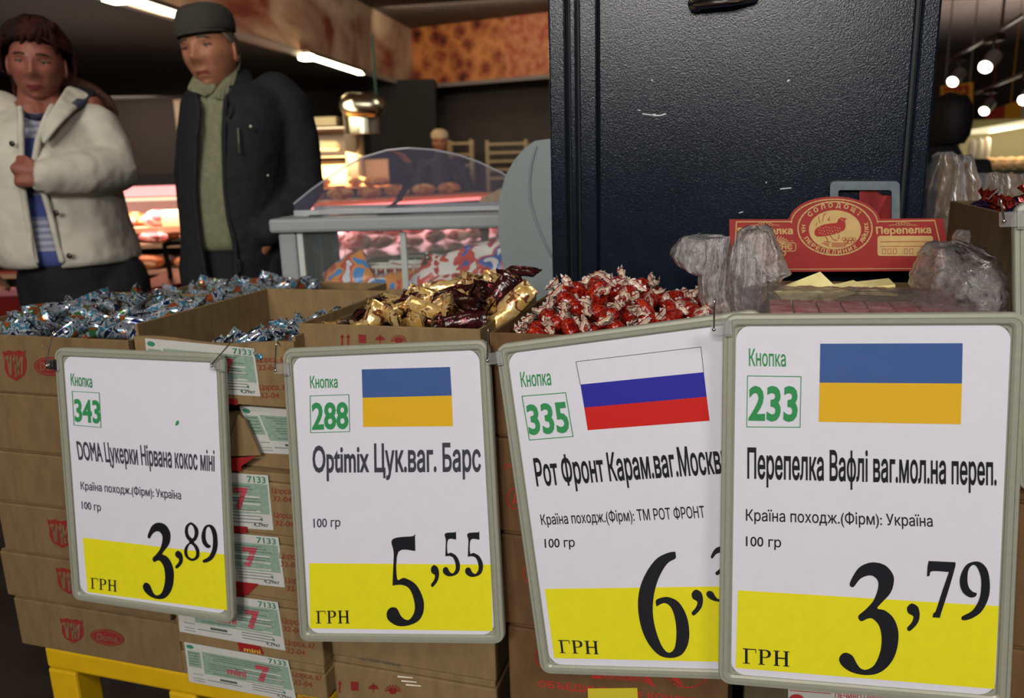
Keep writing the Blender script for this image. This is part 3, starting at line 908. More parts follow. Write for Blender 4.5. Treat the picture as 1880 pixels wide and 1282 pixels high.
# yellow plastic stand below the cartons
YEL = mat('plastic_yellow', 'c9a008', .45, noise_amt=.04, nscale=30, bump=.1, bscale=300, bdist=.0005)
u0, u1 = RL(76, 1188)[0], u2b
st = empty('display_stand', W3((u0 + u1) / 2, .2, 0), 'yellow plastic display stand with square legs under the left cartons', 'stand')
zt = zb - .001
MB().rbox(u0, u1, .004, .36, zt - .045, zt).build('stand_top', YEL, st, bevel=.006)
for ua, ub, va, vb in ((u0, u0 + .065, .004, .06), (RL(300, 1240)[0], RL(352, 1260)[0], .004, .06), (u1 - .065, u1, .004, .06), (u0, u0 + .065, .3, .36), (u1 - .065, u1, .3, .36)):
    MB().rbox(ua, ub, va, vb, 0, zt - .0455).build('leg', YEL, st, bevel=.005)
if L2[0] > zt:
    MB().rbox(u2a, u2b, .01, .36, zt + .0005, L2[0] - .0005).build('spacer', KD, st)
print('L', L1[0], L2[0], L3[0], L4[0] - .152, zt5, z6, z5 - .15)
pl = empty('pallet_block', W3(u4a + .5, .17, 0), 'dark wooden pallet under the right-hand cartons', 'pallet')
WD = mat('pallet_wood', '4d3c28', .8, noise_amt=.2, nscale=20)
zp = .236
MB().rbox(u4a, u6r, .0, .33, zp - .022, zp - .001).build('deck', WD, pl)
for k in range(4):
    a = u4a + (u6r - u4a - .1) * k / 3
    MB().rbox(a, a + .1, .0, .33, 0, zp - .023).build('block', WD, pl)

# ================================================================== the four price signs
FRM = mat('sign_frame_olive', '999a8a', .38, metal=.15, noise_amt=.03, nscale=150)
FRB = mat('sign_backing', '6f6f60', .6)
SHEET = mat('sign_paper', 'd6d5de', .42, spec=.5, noise_amt=.012, nscale=60, bump=.35, bscale=9, bdist=.004)
YB = mat('sign_yellow', 'e0d71c', .45, bump=.35, bscale=9, bdist=.004, noise_amt=.02, nscale=80)
BLK = mat('ink_black', '15161c', .45)
GRE = mat('ink_green', '2f8a4e', .5)
GRY = mat('ink_grey', '3b3c46', .5)
FB = mat('flag_blue', '415c92', .3, bump=.3, bscale=12, bdist=.004)
FY = mat('flag_yellow', 'd9ab22', .4, bump=.3, bscale=12, bdist=.004)
RB = mat('flag_deep_blue', '2b2896', .4)
RR = mat('flag_red', 'c41e1a', .4)
SM = [SHEET, YB, BLK, GRE, GRY, FB, FY, RB, RR]
CLEAR = film('clear_plastic', 'e6e8e4', .84, .2, .1, 30)
WIRE = mat('wire_hook', 'cfcac0', .2, 1)

def sign(label, corners, vt, vb, draw, hooks):
    tl, tr, br, bl = [RP(*p, v) for p, v in zip(corners, (vt, vt, vb, vb))]
    wd = ((tr - tl).length + (br - bl).length) / 2
    ht = ((bl - tl).length + (br - tr).length) / 2
    nrm = (tr - bl).cross(tl - br).normalized()
    if nrm.dot(V) > 0: nrm = -nrm
    cen = (tl + tr + br + bl) / 4
    root = empty('price_sign', (bl + br) / 2, label, 'sign', 'framed price signs')
    def P(x, y, h=0):                    # x,y metres from the bottom-left, h towards the viewer
        s, t = x / wd, y / ht
        return (bl * (1 - s) + br * s) * (1 - t) + (tl * (1 - s) + tr * s) * t + nrm * h
    def loop(d, r):
        return rrect(d, d, wd - d, ht - d, max(r - d, .002) if d < r else .002, 7)
    prof = [(0, -.004), (0, .003), (.0012, .005), (.0050, .0055), (.0054, .0042), (.0060, .0042), (.0064, .0053), (.0110, .0050), (.0135, .0030), (.0137, .0006), (.017, .0004)]
    mb = MB()
    mb.loft([[P(x, y, h) for x, y in rrect(d, d, wd - d, ht - d, max(.016 - d, .006), 7)] for d, h in prof])
    mb.build('frame', FRM, root, smooth=False)
    mb = MB()
    lp = rrect(.003, .003, wd - .003, ht - .003, .012, 7)
    mb.prism([P(x, y, -.0036) for x, y in lp], nrm * .003)
    mb.build('backing_board', FRB, root)
    hit0 = Plane(cen, nrm)
    mb = MB()
    lp = rrect(.0155, .0135, wd - .0155, ht - .0135, .018, 8)
    mb.add([P(wd / 2, ht / 2, .0012)] + [P(x, y, .0012) for x, y in lp], [(0, k + 1, (k + 1) % len(lp) + 1) for k in range(len(lp))])
    pap = mb.build('paper_sheet', SHEET, root)
    def hit(off):                        # pixel -> sheet, solved on the bilinear patch
        def f(x, y):
            d = ray(x, y)
            q = hit0.hit(x, y)
            for _ in range(4):
                s = (q - (bl + tl) / 2).dot((br - bl).normalized()) / wd
                # local plane refinement
                u_ = max(-.2, min(1.2, s)); 
                a = bl * (1 - u_) + br * u_; b = tl * (1 - u_) + tr * u_
                t_ = (q - a).dot((b - a)) / (b - a).length_squared
                c = a + (b - a) * t_
                k = ((c - CAM).dot(nrm)) / d.dot(nrm)
                q = CAM + d * k
            return q + nrm * off - nrm * nrm.dot(q - c)
        return f
    pm = MB()
    draw(pm, hit(.0016), hit(.0020))
    pm.build('printed_price_text', SM, pap)
    for (cx, cy, side, top) in hooks:
        clip = MB()
        q = hit(.0058)(cx, cy); 
        dx = (tr - tl).normalized() * .018; dy = (tl - bl).normalized() * .016
        clip.hexa([q - dx - dy * .5, q + dx * .35 - dy * .5, q + dx * .35 - dy * .5 + nrm * .003, q - dx - dy * .5 + nrm * .003,
                   q - dx + dy * .5, q + dx * .35 + dy * .5, q + dx * .35 + dy * .5 + nrm * .003, q - dx + dy * .5 + nrm * .003])
        clip.hexa([q - dx * .1 - dy * .65, q + dx * .35 - dy * .65, q + dx * .35 - dy * .65 + nrm * .004, q - dx * .1 - dy * .65 + nrm * .004,
                   q - dx * .1 + dy * .6, q + dx * .35 + dy * .6, q + dx * .35 + dy * .6 + nrm * .004, q - dx * .1 + dy * .6 + nrm * .004])
        cl = clip.build('clip', CLEAR, root, bevel=.0006)
        q0 = q - dx * .8 + nrm * .004
        t0 = Plane(q0, nrm).hit(*top)
        hk = MB()
        hk.tube([q0 - dy * .15, q0 + nrm * .001, t0 - dy * .1, t0 + dy * .05, t0 + dy * .08 - nrm * .006, t0 - dy * .3 - nrm * .010], .0011, 8)
        hk.ball(q0 - dy * .1, .0024, 10, 7)
        hk.build('hook', WIRE, root, smooth=True)
    return root

def s1(mb, h, h2):
    Q = lambda *a: list(a)
    text(mb, 'Кнопка', Q((131, 685), (170, 690), (171, 711), (132, 707)), h2, 3, .012)
    pline(mb, [(134, 718), (183.5, 721), (187, 784.5), (137.5, 780)], 1.1, h2, 3, True)
    text(mb, '343', Q((137, 731), (184, 734), (186, 776), (139, 772)), h2, 3, .028)
    text(mb, 'DOMA Цукерки Нірвана кокос міні', Q((141, 808), (395, 828), (395.5, 864.5), (146, 843)), h2, 4, .018)
    text(mb, 'Країна походж.(Фірм): Україна', Q((149, 883.5), (333, 901), (334, 916.5), (150, 898)), h2, 4, .010)
    text(mb, '100 гр', Q((151, 919), (186, 924), (187, 938), (152, 933.5)), h2, 4, .010)
    pquad(mb, Q((153, 986.7), (413, 1017.5), (418, 1120), (162, 1086.7)), h, 1)
    grn(mb, Q((167.5, 1060), (215.5, 1065), (216, 1086), (168, 1080)), h2, 2)
    digit(mb, '3', Q((262, 956), (318, 961), (322, 1103), (264, 1096)), h2, 2)
    digit(mb, ',', Q((323, 1010), (337, 1012), (338, 1044), (323, 1043)), h2, 2)
    digit(mb, '8', Q((338, 957), (367, 960), (368, 1031), (340, 1028)), h2, 2)
    digit(mb, '9', Q((371, 961), (400, 964), (402, 1035), (372, 1032)), h2, 2)
    mb.add([h2(*p) for p in ((323, 780), (325, 773), (329, 771), (330, 777), (326, 781))], [(0, 1, 2, 3, 4)], 3)
def s2(mb, h, h2):
    text(mb, 'Кнопка', [(570, 690), (620.5, 690), (621, 711), (571, 712)], h2, 3, .012)
    pline(mb, [(570.5, 726.5), (641.5, 724), (643, 792), (571.5, 794)], 1.2, h2, 3, True)
    text(mb, '288', [(573, 738), (640, 736.5), (641, 785), (574, 787)], h2, 3, .028)
    pquad(mb, [(665, 678), (827, 673.5), (830, 726), (666.5, 730)], h, 5)
    pquad(mb, [(666.5, 730), (830, 726), (832, 782), (667.6, 783.5)], h, 6)
    text(mb, 'Optimix Цук.ваг. Барс', [(574.5, 816), (883, 813), (884, 864), (575, 866)], h2, 4, .022)
    text(mb, '100 гр', [(576.5, 951), (626, 950), (626, 966), (577, 968)], h2, 4, .008)
    pquad(mb, [(568.6, 1033.5), (901.6, 1036), (905, 1158), (570, 1153)], h, 1)
    grn(mb, [(581, 1121), (642, 1120), (643, 1144), (581.5, 1144)], h2, 2)
    digit(mb, '5', [(711, 982), (771, 980), (781, 1148), (711, 1148)], h2, 2)
    digit(mb, ',', [(792, 1037), (807, 1037), (807, 1077), (792, 1077)], h2, 2)
    digit(mb, '5', [(813, 975), (842, 975), (846, 1057), (814, 1057)], h2, 2)
    digit(mb, '5', [(854, 975), (885, 975), (888, 1058), (855, 1058)], h2, 2)
def s3(mb, h, h2):
    text(mb, 'Кнопка', [(955, 683), (1010, 678), (1013, 706), (958, 710)], h2, 3, .012)
    pline(mb, [(959, 727), (1039, 720.4), (1052.5, 800.7), (972.6, 807.3)], 1.4, h2, 3, True)
    text(mb, '335', [(965.5, 742), (1039.6, 735.5), (1047, 791), (972, 796)], h2, 3, .03)
    pquad(mb, [(1058, 663.7), (1287, 636.6), (1292.3, 683), (1066, 705.7)], h, 0)
    pquad(mb, [(1066, 705.7), (1292.3, 683), (1297.5, 728), (1073, 748)], h, 7)
    pquad(mb, [(1073, 748), (1297.5, 728), (1303, 772), (1079.5, 789.5)], h, 8)
    pline(mb, [(1066, 705.7), (1058, 663.7), (1287, 636.6), (1292, 683)], 1, h2, 4)
    text(mb, 'Рот Фронт Карам.ваг.Москви', [(979, 842), (1333, 814.5), (1340, 866.5), (986, 891)], h2, 2, .022)
    text(mb, 'Країна походж.(Фірм): ТМ РОТ ФРОНТ', [(992, 944), (1292, 928), (1295, 949.5), (995, 963)], h2, 2, .008)
    text(mb, '100 гр', [(1000, 988), (1055, 986), (1056, 1003), (1001, 1005)], h2, 2, .008)
    pquad(mb, [(1000.7, 1080.6), (1392, 1075), (1402, 1216), (1018, 1207.6)], h, 1)
    grn(mb, [(1025, 1174), (1098, 1176), (1100, 1200.5), (1028, 1198)], h2, 2)
    digit(mb, '6', [(1169, 1013), (1258, 1012), (1268, 1207), (1174, 1207)], h2, 2)
    digit(mb, ',', [(1270, 1082), (1291, 1082), (1291, 1129), (1270, 1129)], h2, 2)
    digit(mb, '3', [(1295, 1002), (1348, 1002), (1352, 1104), (1297, 1104)], h2, 2)
def s4(mb, h, h2):
    text(mb, 'Кнопка', [(1375, 639.5), (1442, 643), (1443, 672), (1375, 671)], h2, 3, .012)
    pline(mb, [(1372.5, 689.6), (1470.6, 691), (1468.8, 783.8), (1371, 783)], 1.4, h2, 3, True)
    text(mb, '233', [(1375, 707), (1465, 707.5), (1464, 771), (1374, 769)], h2, 3, .03)
    pquad(mb, [(1505.8, 630.7), (1766.8, 629.8), (1765.5, 703.8), (1504.5, 702.2)], h, 5)
    pquad(mb, [(1504.5, 702.2), (1765.5, 703.8), (1763.4, 778.5), (1502.7, 773.9)], h, 6)
    text(mb, 'Перепелка Вафлі ваг.мол.на переп.', [(1372, 822), (1829, 836), (1829, 889), (1372, 876.5)], h2, 2, .022)
    text(mb, 'Країна походж.(Фірм): Україна', [(1369.5, 934), (1711, 945), (1712, 966), (1369.5, 955)], h2, 2, .008)
    text(mb, '100 гр', [(1369.5, 983), (1434, 985.5), (1434, 1004), (1369.5, 1001.5)], h2, 2, .008)
    pquad(mb, [(1354.9, 1083), (1832.9, 1112), (1825, 1264), (1350.5, 1225.5)], h, 1)
    grn(mb, [(1364, 1189), (1449, 1195), (1449, 1223), (1364, 1217)], h2, 2)
    for ch in '3,79':
        xs = [p[0] for p in G[ch][0]]; ys = [p[1] for p in G[ch][0]]
        g = lambda x, y: (1300 + x / 3.19, 880 + y / 3.19)
        digit(mb, ch, [g(min(xs), min(ys)), g(max(xs), min(ys)), g(max(xs), max(ys)), g(min(xs), max(ys))], h2, 2)
# remember the outlines of '3' and friends as drawn, whatever sign uses them
sign('framed white price sign numbered 343, priced 3,89, leftmost of the row', [(103, 638), (413, 650), (433, 1143), (137, 1099)], -.022, -.03, s1, [(108, 668, 0, (97, 612)), (411, 668, 1, (425, 626))])
sign('second price sign from the left, numbered 288, priced 5,55, small two-colour flag', [(521, 640), (898, 623), (928, 1180), (553, 1176)], -.022, -.034, s2, [(528, 675, 0, (507, 632)), ])
sign('framed price sign numbered 335 with white, blue and red flag, tilted', [(910, 633), (1400, 566), (1452, 1249), (994, 1234)], -.02, -.03, s3, [(917, 655, 0, (896, 606)), ])
sign('nearest and largest price sign, numbered 233, priced 3,79, overlapping the tilted sign', [(1328, 577), (1886, 573), (1853, 1297), (1319, 1252)], -.042, -.052, s4, [(1334, 600, 0, (1312, 553)), ])
# narrow sliver of a further sign at the right edge
def s5(mb, h, h2):
    pquad(mb, [(1888, 760), (2270, 765), (2275, 872), (1890, 868)], h, 1)
sign('frame corner of a fifth price sign at the right edge', [(1858, 372), (2290, 360), (2300, 900), (1864, 900)], -.022, -.03, s5, [(1866, 402, 0, (1838, 368))])

# ================================================================== people
def remesh(mb, vox, sm=3):
    me = bpy.data.meshes.new('tmp')
    me.from_pydata([tuple(p) for p in mb.v], [], mb.f)
    o = bpy.data.objects.new('tmp', me)
    COL.objects.link(o)
    m = o.modifiers.new('r', 'REMESH'); m.mode = 'VOXEL'; m.voxel_size = vox
    if sm:
        s = o.modifiers.new('s', 'SMOOTH'); s.iterations = sm; s.factor = .5
    dg = bpy.context.evaluated_depsgraph_get()
    dg.update()
    e = o.evaluated_get(dg)
    r = e.to_mesh()
    out = MB()
    out.v = [v.co.copy() for v in r.vertices]
    out.f = [list(p.vertices) for p in r.polygons]
    out.m = [0] * len(out.f)
    e.to_mesh_clear()
    bpy.data.objects.remove(o); bpy.data.meshes.remove(me)
    return out

def g2(x, z, cx, cz, sx, sz):
    return math.exp(-((x - cx) / sx) ** 2 - ((z - cz) / sz) ** 2)
def head_mesh(mb, c, yaw, tilt, nod, s=1.0, jaw=1.0, mi=0, lip=1, female=False):
    """head with face looking along -y before turning; c = centre of the skull, s = scale (1 = 23 cm tall)"""
    R = Matrix.Rotation(yaw, 3, 'Z') @ Matrix.Rotation(tilt, 3, 'Y') @ Matrix.Rotation(nod, 3, 'X')
    nu, nv = 72, 60
    vs, fs, ms = [], [], []
    for j in range(nv + 1):
        ph = math.pi * j / nv
        for i in range(nu):
            a = 2 * math.pi * i / nu
            nx, ny, nz = math.sin(ph) * math.cos(a), math.sin(ph) * math.sin(a), math.cos(ph)
            x, y, z = .076 * nx, .098 * ny, .118 * nz
            low = max(0, -z / .118)
            k = 1 - .30 * low ** 1.5 * jaw
            x *= k
            if y > 0: y *= 1 - .45 * low ** 1.2           # back of the skull tucks into the neck
            else: y *= 1 - .10 * low
            if y < 0:
                fr = min(1, -ny * 1.6)
                d = 0
                d += .021 * g2(x, z, 0, -.022, .011, .012) + .014 * g2(x, z, 0, -.002, .008, .022)
                d += .007 * (g2(x, z, .012, -.029, .007, .008) + g2(x, z, -.012, -.029, .007, .008))
                d -= .011 * (g2(x, z, .031, .010, .016, .011) + g2(x, z, -.031, .010, .016, .011))
                d += .006 * (g2(x, z, .030, .030, .022, .009) + g2(x, z, -.030, .030, .022, .009))
                d += .005 * (g2(x, z, .045, -.018, .018, .016) + g2(x, z, -.045, -.018, .018, .016))
                d += .006 * g2(x, z, 0, -.060, .022, .007) + .005 * g2(x, z, 0, -.071, .018, .006) - .006 * g2(x, z, 0, -.0655, .026, .0028)
                d += .009 * g2(x, z, 0, -.096, .020, .014) - .004 * g2(x, z, 0, -.081, .022, .006)
                d -= .004 * (g2(x, z, .028, -.042, .006, .016) + g2(x, z, -.028, -.042, .006, .016))
                y -= d * fr
            p = R @ (Vector((x, y, z)) * s)
            vs.append(c + p)
            ms.append((x, y, z))
    for j in range(nv):
        for i in range(nu):
            i2 = (i + 1) % nu
            fs.append((j * nu + i, (j + 1) * nu + i, (j + 1) * nu + i2, j * nu + i2))
    b = len(mb.v)
    mb.v += vs
    for f in fs:
        x = sum(ms[k][0] for k in f) / 4; y = sum(ms[k][1] for k in f) / 4; z = sum(ms[k][2] for k in f) / 4
        m = mi
        if y < -.03 and abs(x) < .023 and abs(z + .0655) < (.0085 if female else .006) * (1 - (abs(x) / .024) ** 2 * .6): m = lip
        mb.f.append([k + b for k in f]); mb.m.append(m)
    for sx in (-1, 1):                      # ears
        for r_, off, dx in (((.007, .019, .032), 0, .0), ((.010, .012, .012), -.016, -.001)):
            mb.ball(c + R @ (Vector((sx * (.077 + dx), .008, off - .004)) * s), tuple(q * s for q in r_), 12, 8, mi, R @ Matrix.Rotation(sx * .35, 3, 'Z'))
    def at(x, y, z):
        return c + R @ (Vector((x, y, z)) * s)
    return at, R

def face_bits(at, R, s, root, brow_mat, iris='3a2c20'):
    for sx in (-1, 1):
        MB().ball(at(sx * .030, -.0690, .009), .0122 * s, 14, 10).build('eye', [mat('eye_white', '8d8076', .3)], root, smooth=True)
        MB().ball(at(sx * .030, -.0775, .0085), (.0062 * s, .0050 * s, .0062 * s), 12, 8, 0, R).build('iris', mat('iris_' + iris, iris, .3), root, smooth=True)
        m = MB()                             # upper lid and eyebrow
        m.tube([at(sx * (.016 + .005 * k), -.0835 + .0012 * abs(k - 3) ** 1.2, .0135 + .0024 * math.sin(k / 6 * math.pi)) for k in range(7)], .0034 * s, 6)
        m.build('eyelid', mat('lid_dark', '7a4c3c', .6), root, smooth=True)
        m = MB()
        m.tube([at(sx * (.013 + .006 * k), -.0965 + .0017 * abs(k - 1.5) ** 1.35, .030 + .004 * math.sin(k / 6 * math.pi)) for k in range(7)], [.0024 * s, .0034 * s, .0036 * s, .0034 * s, .003 * s, .0025 * s, .0015 * s], 6)
        m.build('eyebrow', brow_mat, root, smooth=True)

def hand_parts(mb, wrist, fwd, side, nrm, s=1.0, curl=.6):
    """palm plus five fingers; fwd towards the finger tips, side towards the thumb, nrm out of the palm back"""
    f, sd, n = fwd.normalized(), side.normalized(), nrm.normalized()
    mb.tube([wrist - f * .02 * s, wrist + f * .02 * s], [.026 * s, .024 * s], 10, flat=(1, .8))
    mb.tube([wrist + f * .02 * s + sd * .012 * s, wrist + f * .08 * s + sd * .018 * s], [.022 * s, .020 * s], 10)
    mb.tube([wrist + f * .02 * s - sd * .012 * s, wrist + f * .076 * s - sd * .02 * s], [.022 * s, .018 * s], 10)
    for k, L in enumerate((.072, .080, .074, .058)):
        b = wrist + f * .082 * s + sd * (.030 - .0195 * k) * s
        d = f.copy(); pts = [b - f * .02 * s, b]
        for q in range(3):
            d = (d * math.cos(curl) - n * math.sin(curl)).normalized()
            pts.append(pts[-1] + d * L * (.42, .33, .25)[q] * s)
        mb.tube(pts, [.0095 * s, .0092 * s, .0085 * s, .0078 * s, .0068 * s], 8)
    b = wrist + f * .03 * s + sd * .026 * s
    d = (f * .7 + sd * .7 - n * .2).normalized()
    p2 = b + d * .035 * s; d2 = (f * .9 + sd * .1 - n * .5).normalized(); p3 = p2 + d2 * .03 * s
    mb.tube([b, p2, p3, p3 + (f - n).normalized() * .022 * s], [.013 * s, .0112 * s, .0098 * s, .008 * s], 8)

def ell_ring(c, rx, ry, n=40, ex=2.3, ax=Vector((1, 0, 0))):
    ay = Vector((-ax.y, ax.x, 0))
    out = []
    for k in range(n):
        a = 2 * math.pi * k / n
        ca, sa = math.cos(a), math.sin(a)
        out.append(c + ax * (math.copysign(abs(ca) ** (2 / ex), ca) * rx) + ay * (math.copysign(abs(sa) ** (2 / ex), sa) * ry))
    return out
def torso_rings(rows, Y, ax=Vector((1, 0, 0))):
    rs = []
    for (xl, xr, py, dy, ry) in rows:
        a, b = PD(xl, py, Y + dy), PD(xr, py, Y + dy)
        rs.append(ell_ring((a + b) / 2, (b - a).length / 2, ry, ax=ax))
    return rs

SKIN1 = mat('skin_man', 'a06a4e', .55, noise_amt=.10, nscale=40, bump=.15, bscale=220, bdist=.001)
SKIN2 = mat('skin_woman', '86503f', .55, noise_amt=.08, nscale=40)
LIP1, LIP2 = mat('lip_man', '7e3a32', .5), mat('lip_woman', '6e2a2c', .5)

def knit():
    m = mat('rib_knit_sage', '74765a', .9, noise_amt=.12, nscale=60)
    nt = m.node_tree; b = nt.nodes['Principled BSDF']
    tc = nt.nodes.new('ShaderNodeTexCoord'); wv = nt.nodes.new('ShaderNodeTexWave')
    wv.inputs['Scale'].default_value = 40; wv.bands_direction = 'X'
    wv.inputs['Distortion'].default_value = .5
    bp = nt.nodes.new('ShaderNodeBump'); bp.inputs['Distance'].default_value = .002; bp.inputs['Strength'].default_value = .6
    nt.links.new(tc.outputs['Object'], wv.inputs[0]); nt.links.new(wv.outputs['Fac'], bp.inputs['Height']); nt.links.new(bp.outputs[0], b.inputs['Normal'])
    return m
def cloth(name, c, bd=.02, sc_=9, rough=.85, na=.06):
    return mat(name, c, rough, noise_amt=na, nscale=12, bump=.7, bscale=sc_, bdist=bd, detail=4)
JKT = cloth('jacket_black', '15171c', .02, 14)
TRS = cloth('trousers_black', '121114', .02, 10)
WJK = cloth('jacket_cream', 'b8b3a4', .035, 9)

def standing_legs(mb, hipL, hipR, foot_y, x0, x1, r=.078, floor=0.03):
    for h, fx in ((hipL, x0), (hipR, x1)):
        kn = Vector(((h.x + fx) / 2, (h.y + foot_y) / 2 - .01, .5))
        an = Vector((fx, foot_y + .02, .09))
        mb.tube([h, (h + kn) / 2, kn, (kn + an) / 2, an], [r, r * .9, r * .66, r * .6, r * .42], 14)
        mb.tube([an + Vector((0, .03, -.05)), an + Vector((0, -.08, -.055)), an + Vector((0, -.17, -.062))], [.032, .036, .026], 12)
    return mb

def shoes(root, x0, x1, foot_y, m):
    for fx in (x0, x1):
        mb = MB()
        an = Vector((fx, foot_y + .02, .09))
        mb.tube([an + Vector((0, .05, -.042)), an + Vector((0, -.08, -.044)), an + Vector((0, -.19, -.052))], [.044, .046, .036], 14)
        mb.build('shoe', m, root, smooth=True)

# ---------------- the man in the flat cap
Y1 = 2.6
sp = (PD(401, 90, Y1) - PD(400, 90, Y1)).length          # metres per pixel here
mroot = empty('person', (PD(430, 300, Y1).x, Y1, 0), 'man in a dark flat cap, black jacket and sage knit sweater, standing behind the cartons', 'person')
hc_ = PD(387, 99, Y1 - .02)
body = MB()
shL, shR = PD(368, 186, Y1 + .03), PD(520, 178, Y1 + .03)
elL, wrL = PD(350, 320, Y1 + .06), PD(358, 440, Y1 - .02)
elR, wrR = PD(558, 345, Y1 + .04), PD(492, 432, Y1 - .12)
chest, pel = PD(436, 250, Y1), PD(438, 470, Y1)
body.tube([PD(396, 118, Y1 + .01), PD(412, 165, Y1 + .02), PD(426, 200, Y1 + .02)], [.056, .058, .075], 16)
body.tube([PD(430, 195, Y1 + .02), chest, PD(438, 350, Y1), pel], [.085, .105, .10, .10], 18, flat=(1.15, .75))
for a, b_, c in ((shL, elL, wrL), (shR, elR, wrR)):
    body.tube([PD(430, 200, Y1 + .02), a, (a + b_) / 2, b_, (b_ + c) / 2, c], [.05, .048, .043, .038, .034, .027], 12)
mx0, mx1 = mroot.location.x - .13, mroot.location.x + .13
standing_legs(body, pel + Vector((-.09, 0, -.02)), pel + Vector((.09, 0, -.02)), Y1, mx0, mx1)
hand_parts(body, wrL, Vector((.15, -.1, -1)), Vector((.3, -1, 0)), Vector((-1, 0, 0)), 1.05, .5)
hand_parts(body, wrR, Vector((-.75, .25, -.7)), Vector((-.6, -.2, .7)), Vector((.3, -1, -.2)), 1.0, .7)
bm_ = remesh(body, .0065, 2)
at, R_ = head_mesh(bm_, hc_, rad(-9), rad(-6), rad(0), 1.0, jaw=1.15)
bo = bm_.build('body', [SKIN1, LIP1], mroot, smooth=True)
face_bits(at, R_, 1.0, mroot, mat('brow_grey', '4e4238', .8))
# grey hair at the sides and back
mb = MB()
HR = mat('hair_grey', '6e6350', .9, noise_amt=.3, nscale=80, bump=.8, bscale=150, stretch=(1, 1, .2))
rows = []
for z in (.062, .045, .025, .0, -.03, -.055):
    k = math.sqrt(max(0, 1 - (z / .122) ** 2))
    row = []
    for i in range(25):
        a0_ = -24 if z > .04 else -14 if z > .02 else 22
        a = rad(a0_ + (180 - 2 * a0_) * i / 24)
        bulge = .004 if z > -.02 else .001
        row.append(at((.0765 + bulge) * k * math.cos(a), (.099 + bulge) * k * math.sin(a) * (1 if z > 0 else 1 - .45 * (-z / .118) ** 1.2) , z))
    rows.append(row)
mb.loft(rows, closed=False)
h = mb.build('hair', HR, mroot, smooth=True)
so = h.modifiers.new('t', 'SOLIDIFY'); so.thickness = .004
# flat cap: crown, band and short peak
CAP = cloth('cap_wool_dark', '35332c', .004, 60, .95, .15)
mb = MB()
rings = []
for z, k, dy in ((.056, 1.0, 0), (.068, 1.03, 0), (.086, 1.02, .002), (.104, .99, .004), (.122, .90, .006), (.136, .72, .006), (.145, .42, .006), (.148, .05, .006)):
    rings.append([at(.083 * k * math.cos(a), .104 * k * math.sin(a) + dy - .002, z + .010 * math.sin(a) * (1 if z < .12 else .3)) for a in [2 * math.pi * i / 36 for i in range(36)]])
mb.loft(rings)
cp = mb.build('flat_cap', CAP, mroot, smooth=True)
so = cp.modifiers.new('t', 'SOLIDIFY'); so.thickness = .004
mb = MB()
rows = []
for j in range(5):
    t = j / 4
    rows.append([at((.080 + .006 * t) * math.cos(a), -(.100 + .018 * t * math.sin(a)) * math.sin(a) , .055 - .010 * t * math.sin(a) + .004 * (1 - t)) for a in [math.pi * (.08 + .84 * i / 20) for i in range(21)]])
mb.loft(rows, closed=False)
pk = mb.build('cap_peak', CAP, mroot, smooth=True)
so = pk.modifiers.new('t', 'SOLIDIFY'); so.thickness = .006
# trousers
mb = MB()
mb.loft(torso_rings([(352, 506, 430, 0, .13), (350, 510, 500, 0, .135), (352, 512, 560, 0, .13)], Y1), caps=True)
standing_legs(mb, pel + Vector((-.09, 0, -.03)), pel + Vector((.09, 0, -.03)), Y1, mx0, mx1, r=.105)
for v in mb.v:
    pass
tr_ = remesh(mb, .011, 4)
tr_.build('trousers', TRS, mroot, smooth=True)
shoes(mroot, mx0, mx1, Y1, mat('shoe_black', '0e0d0d', .4))
# sweater with a spread collar
KN = knit()
mb = MB()
mb.loft(torso_rings([(380, 436, 172, 0, .085), (364, 470, 186, .0, .125), (352, 505, 240, -.005, .135), (348, 510, 320, -.01, .15), (350, 508, 400, -.01, .15), (352, 506, 446, -.005, .146), (356, 502, 455, 0, .135)], Y1), caps=True)
sw = remesh(mb, .012, 3).build('sweater', KN, mroot, smooth=True)
mb = MB()
def strip(rows_px, Y):
    return [[PD(x, y, Y + dy) for x, y, dy in row] for row in rows_px]
mb.loft(strip([[(378, 108, .0), (358, 130, -.05), (343, 156, -.075), (341, 164, -.08)],
               [(384, 120, .0), (368, 146, -.07), (355, 163, -.10), (352, 168, -.105)],
               [(392, 135, -.05), (380, 160, -.09), (368, 168, -.12), (366, 170, -.125)],
               [(400, 160, -.08), (388, 172, -.11), (378, 174, -.13), (377, 176, -.135)]], Y1), closed=False)
c_ = mb.build('collar', KN, mroot, smooth=True)
so = c_.modifiers.new('t', 'SOLIDIFY'); so.thickness = .008
so = c_.modifiers.new('u', 'SUBSURF'); so.levels = so.render_levels = 2
mb = MB()
mb.loft(strip([[(440, 112, .04), (436, 140, -.02), (428, 172, -.07), (418, 186, -.10)],
               [(432, 122, .02), (424, 148, -.05), (414, 172, -.10), (408, 187, -.12)],
               [(420, 138, -.02), (410, 158, -.08), (400, 174, -.12), (400, 184, -.13)],
               [(404, 160, -.07), (396, 168, -.10), (390, 174, -.13), (391, 180, -.135)]], Y1), closed=False)
c_ = mb.build('collar', KN, mroot, smooth=True)
so = c_.modifiers.new('t', 'SOLIDIFY'); so.thickness = .008
so = c_.modifiers.new('u', 'SUBSURF'); so.levels = so.render_levels = 2
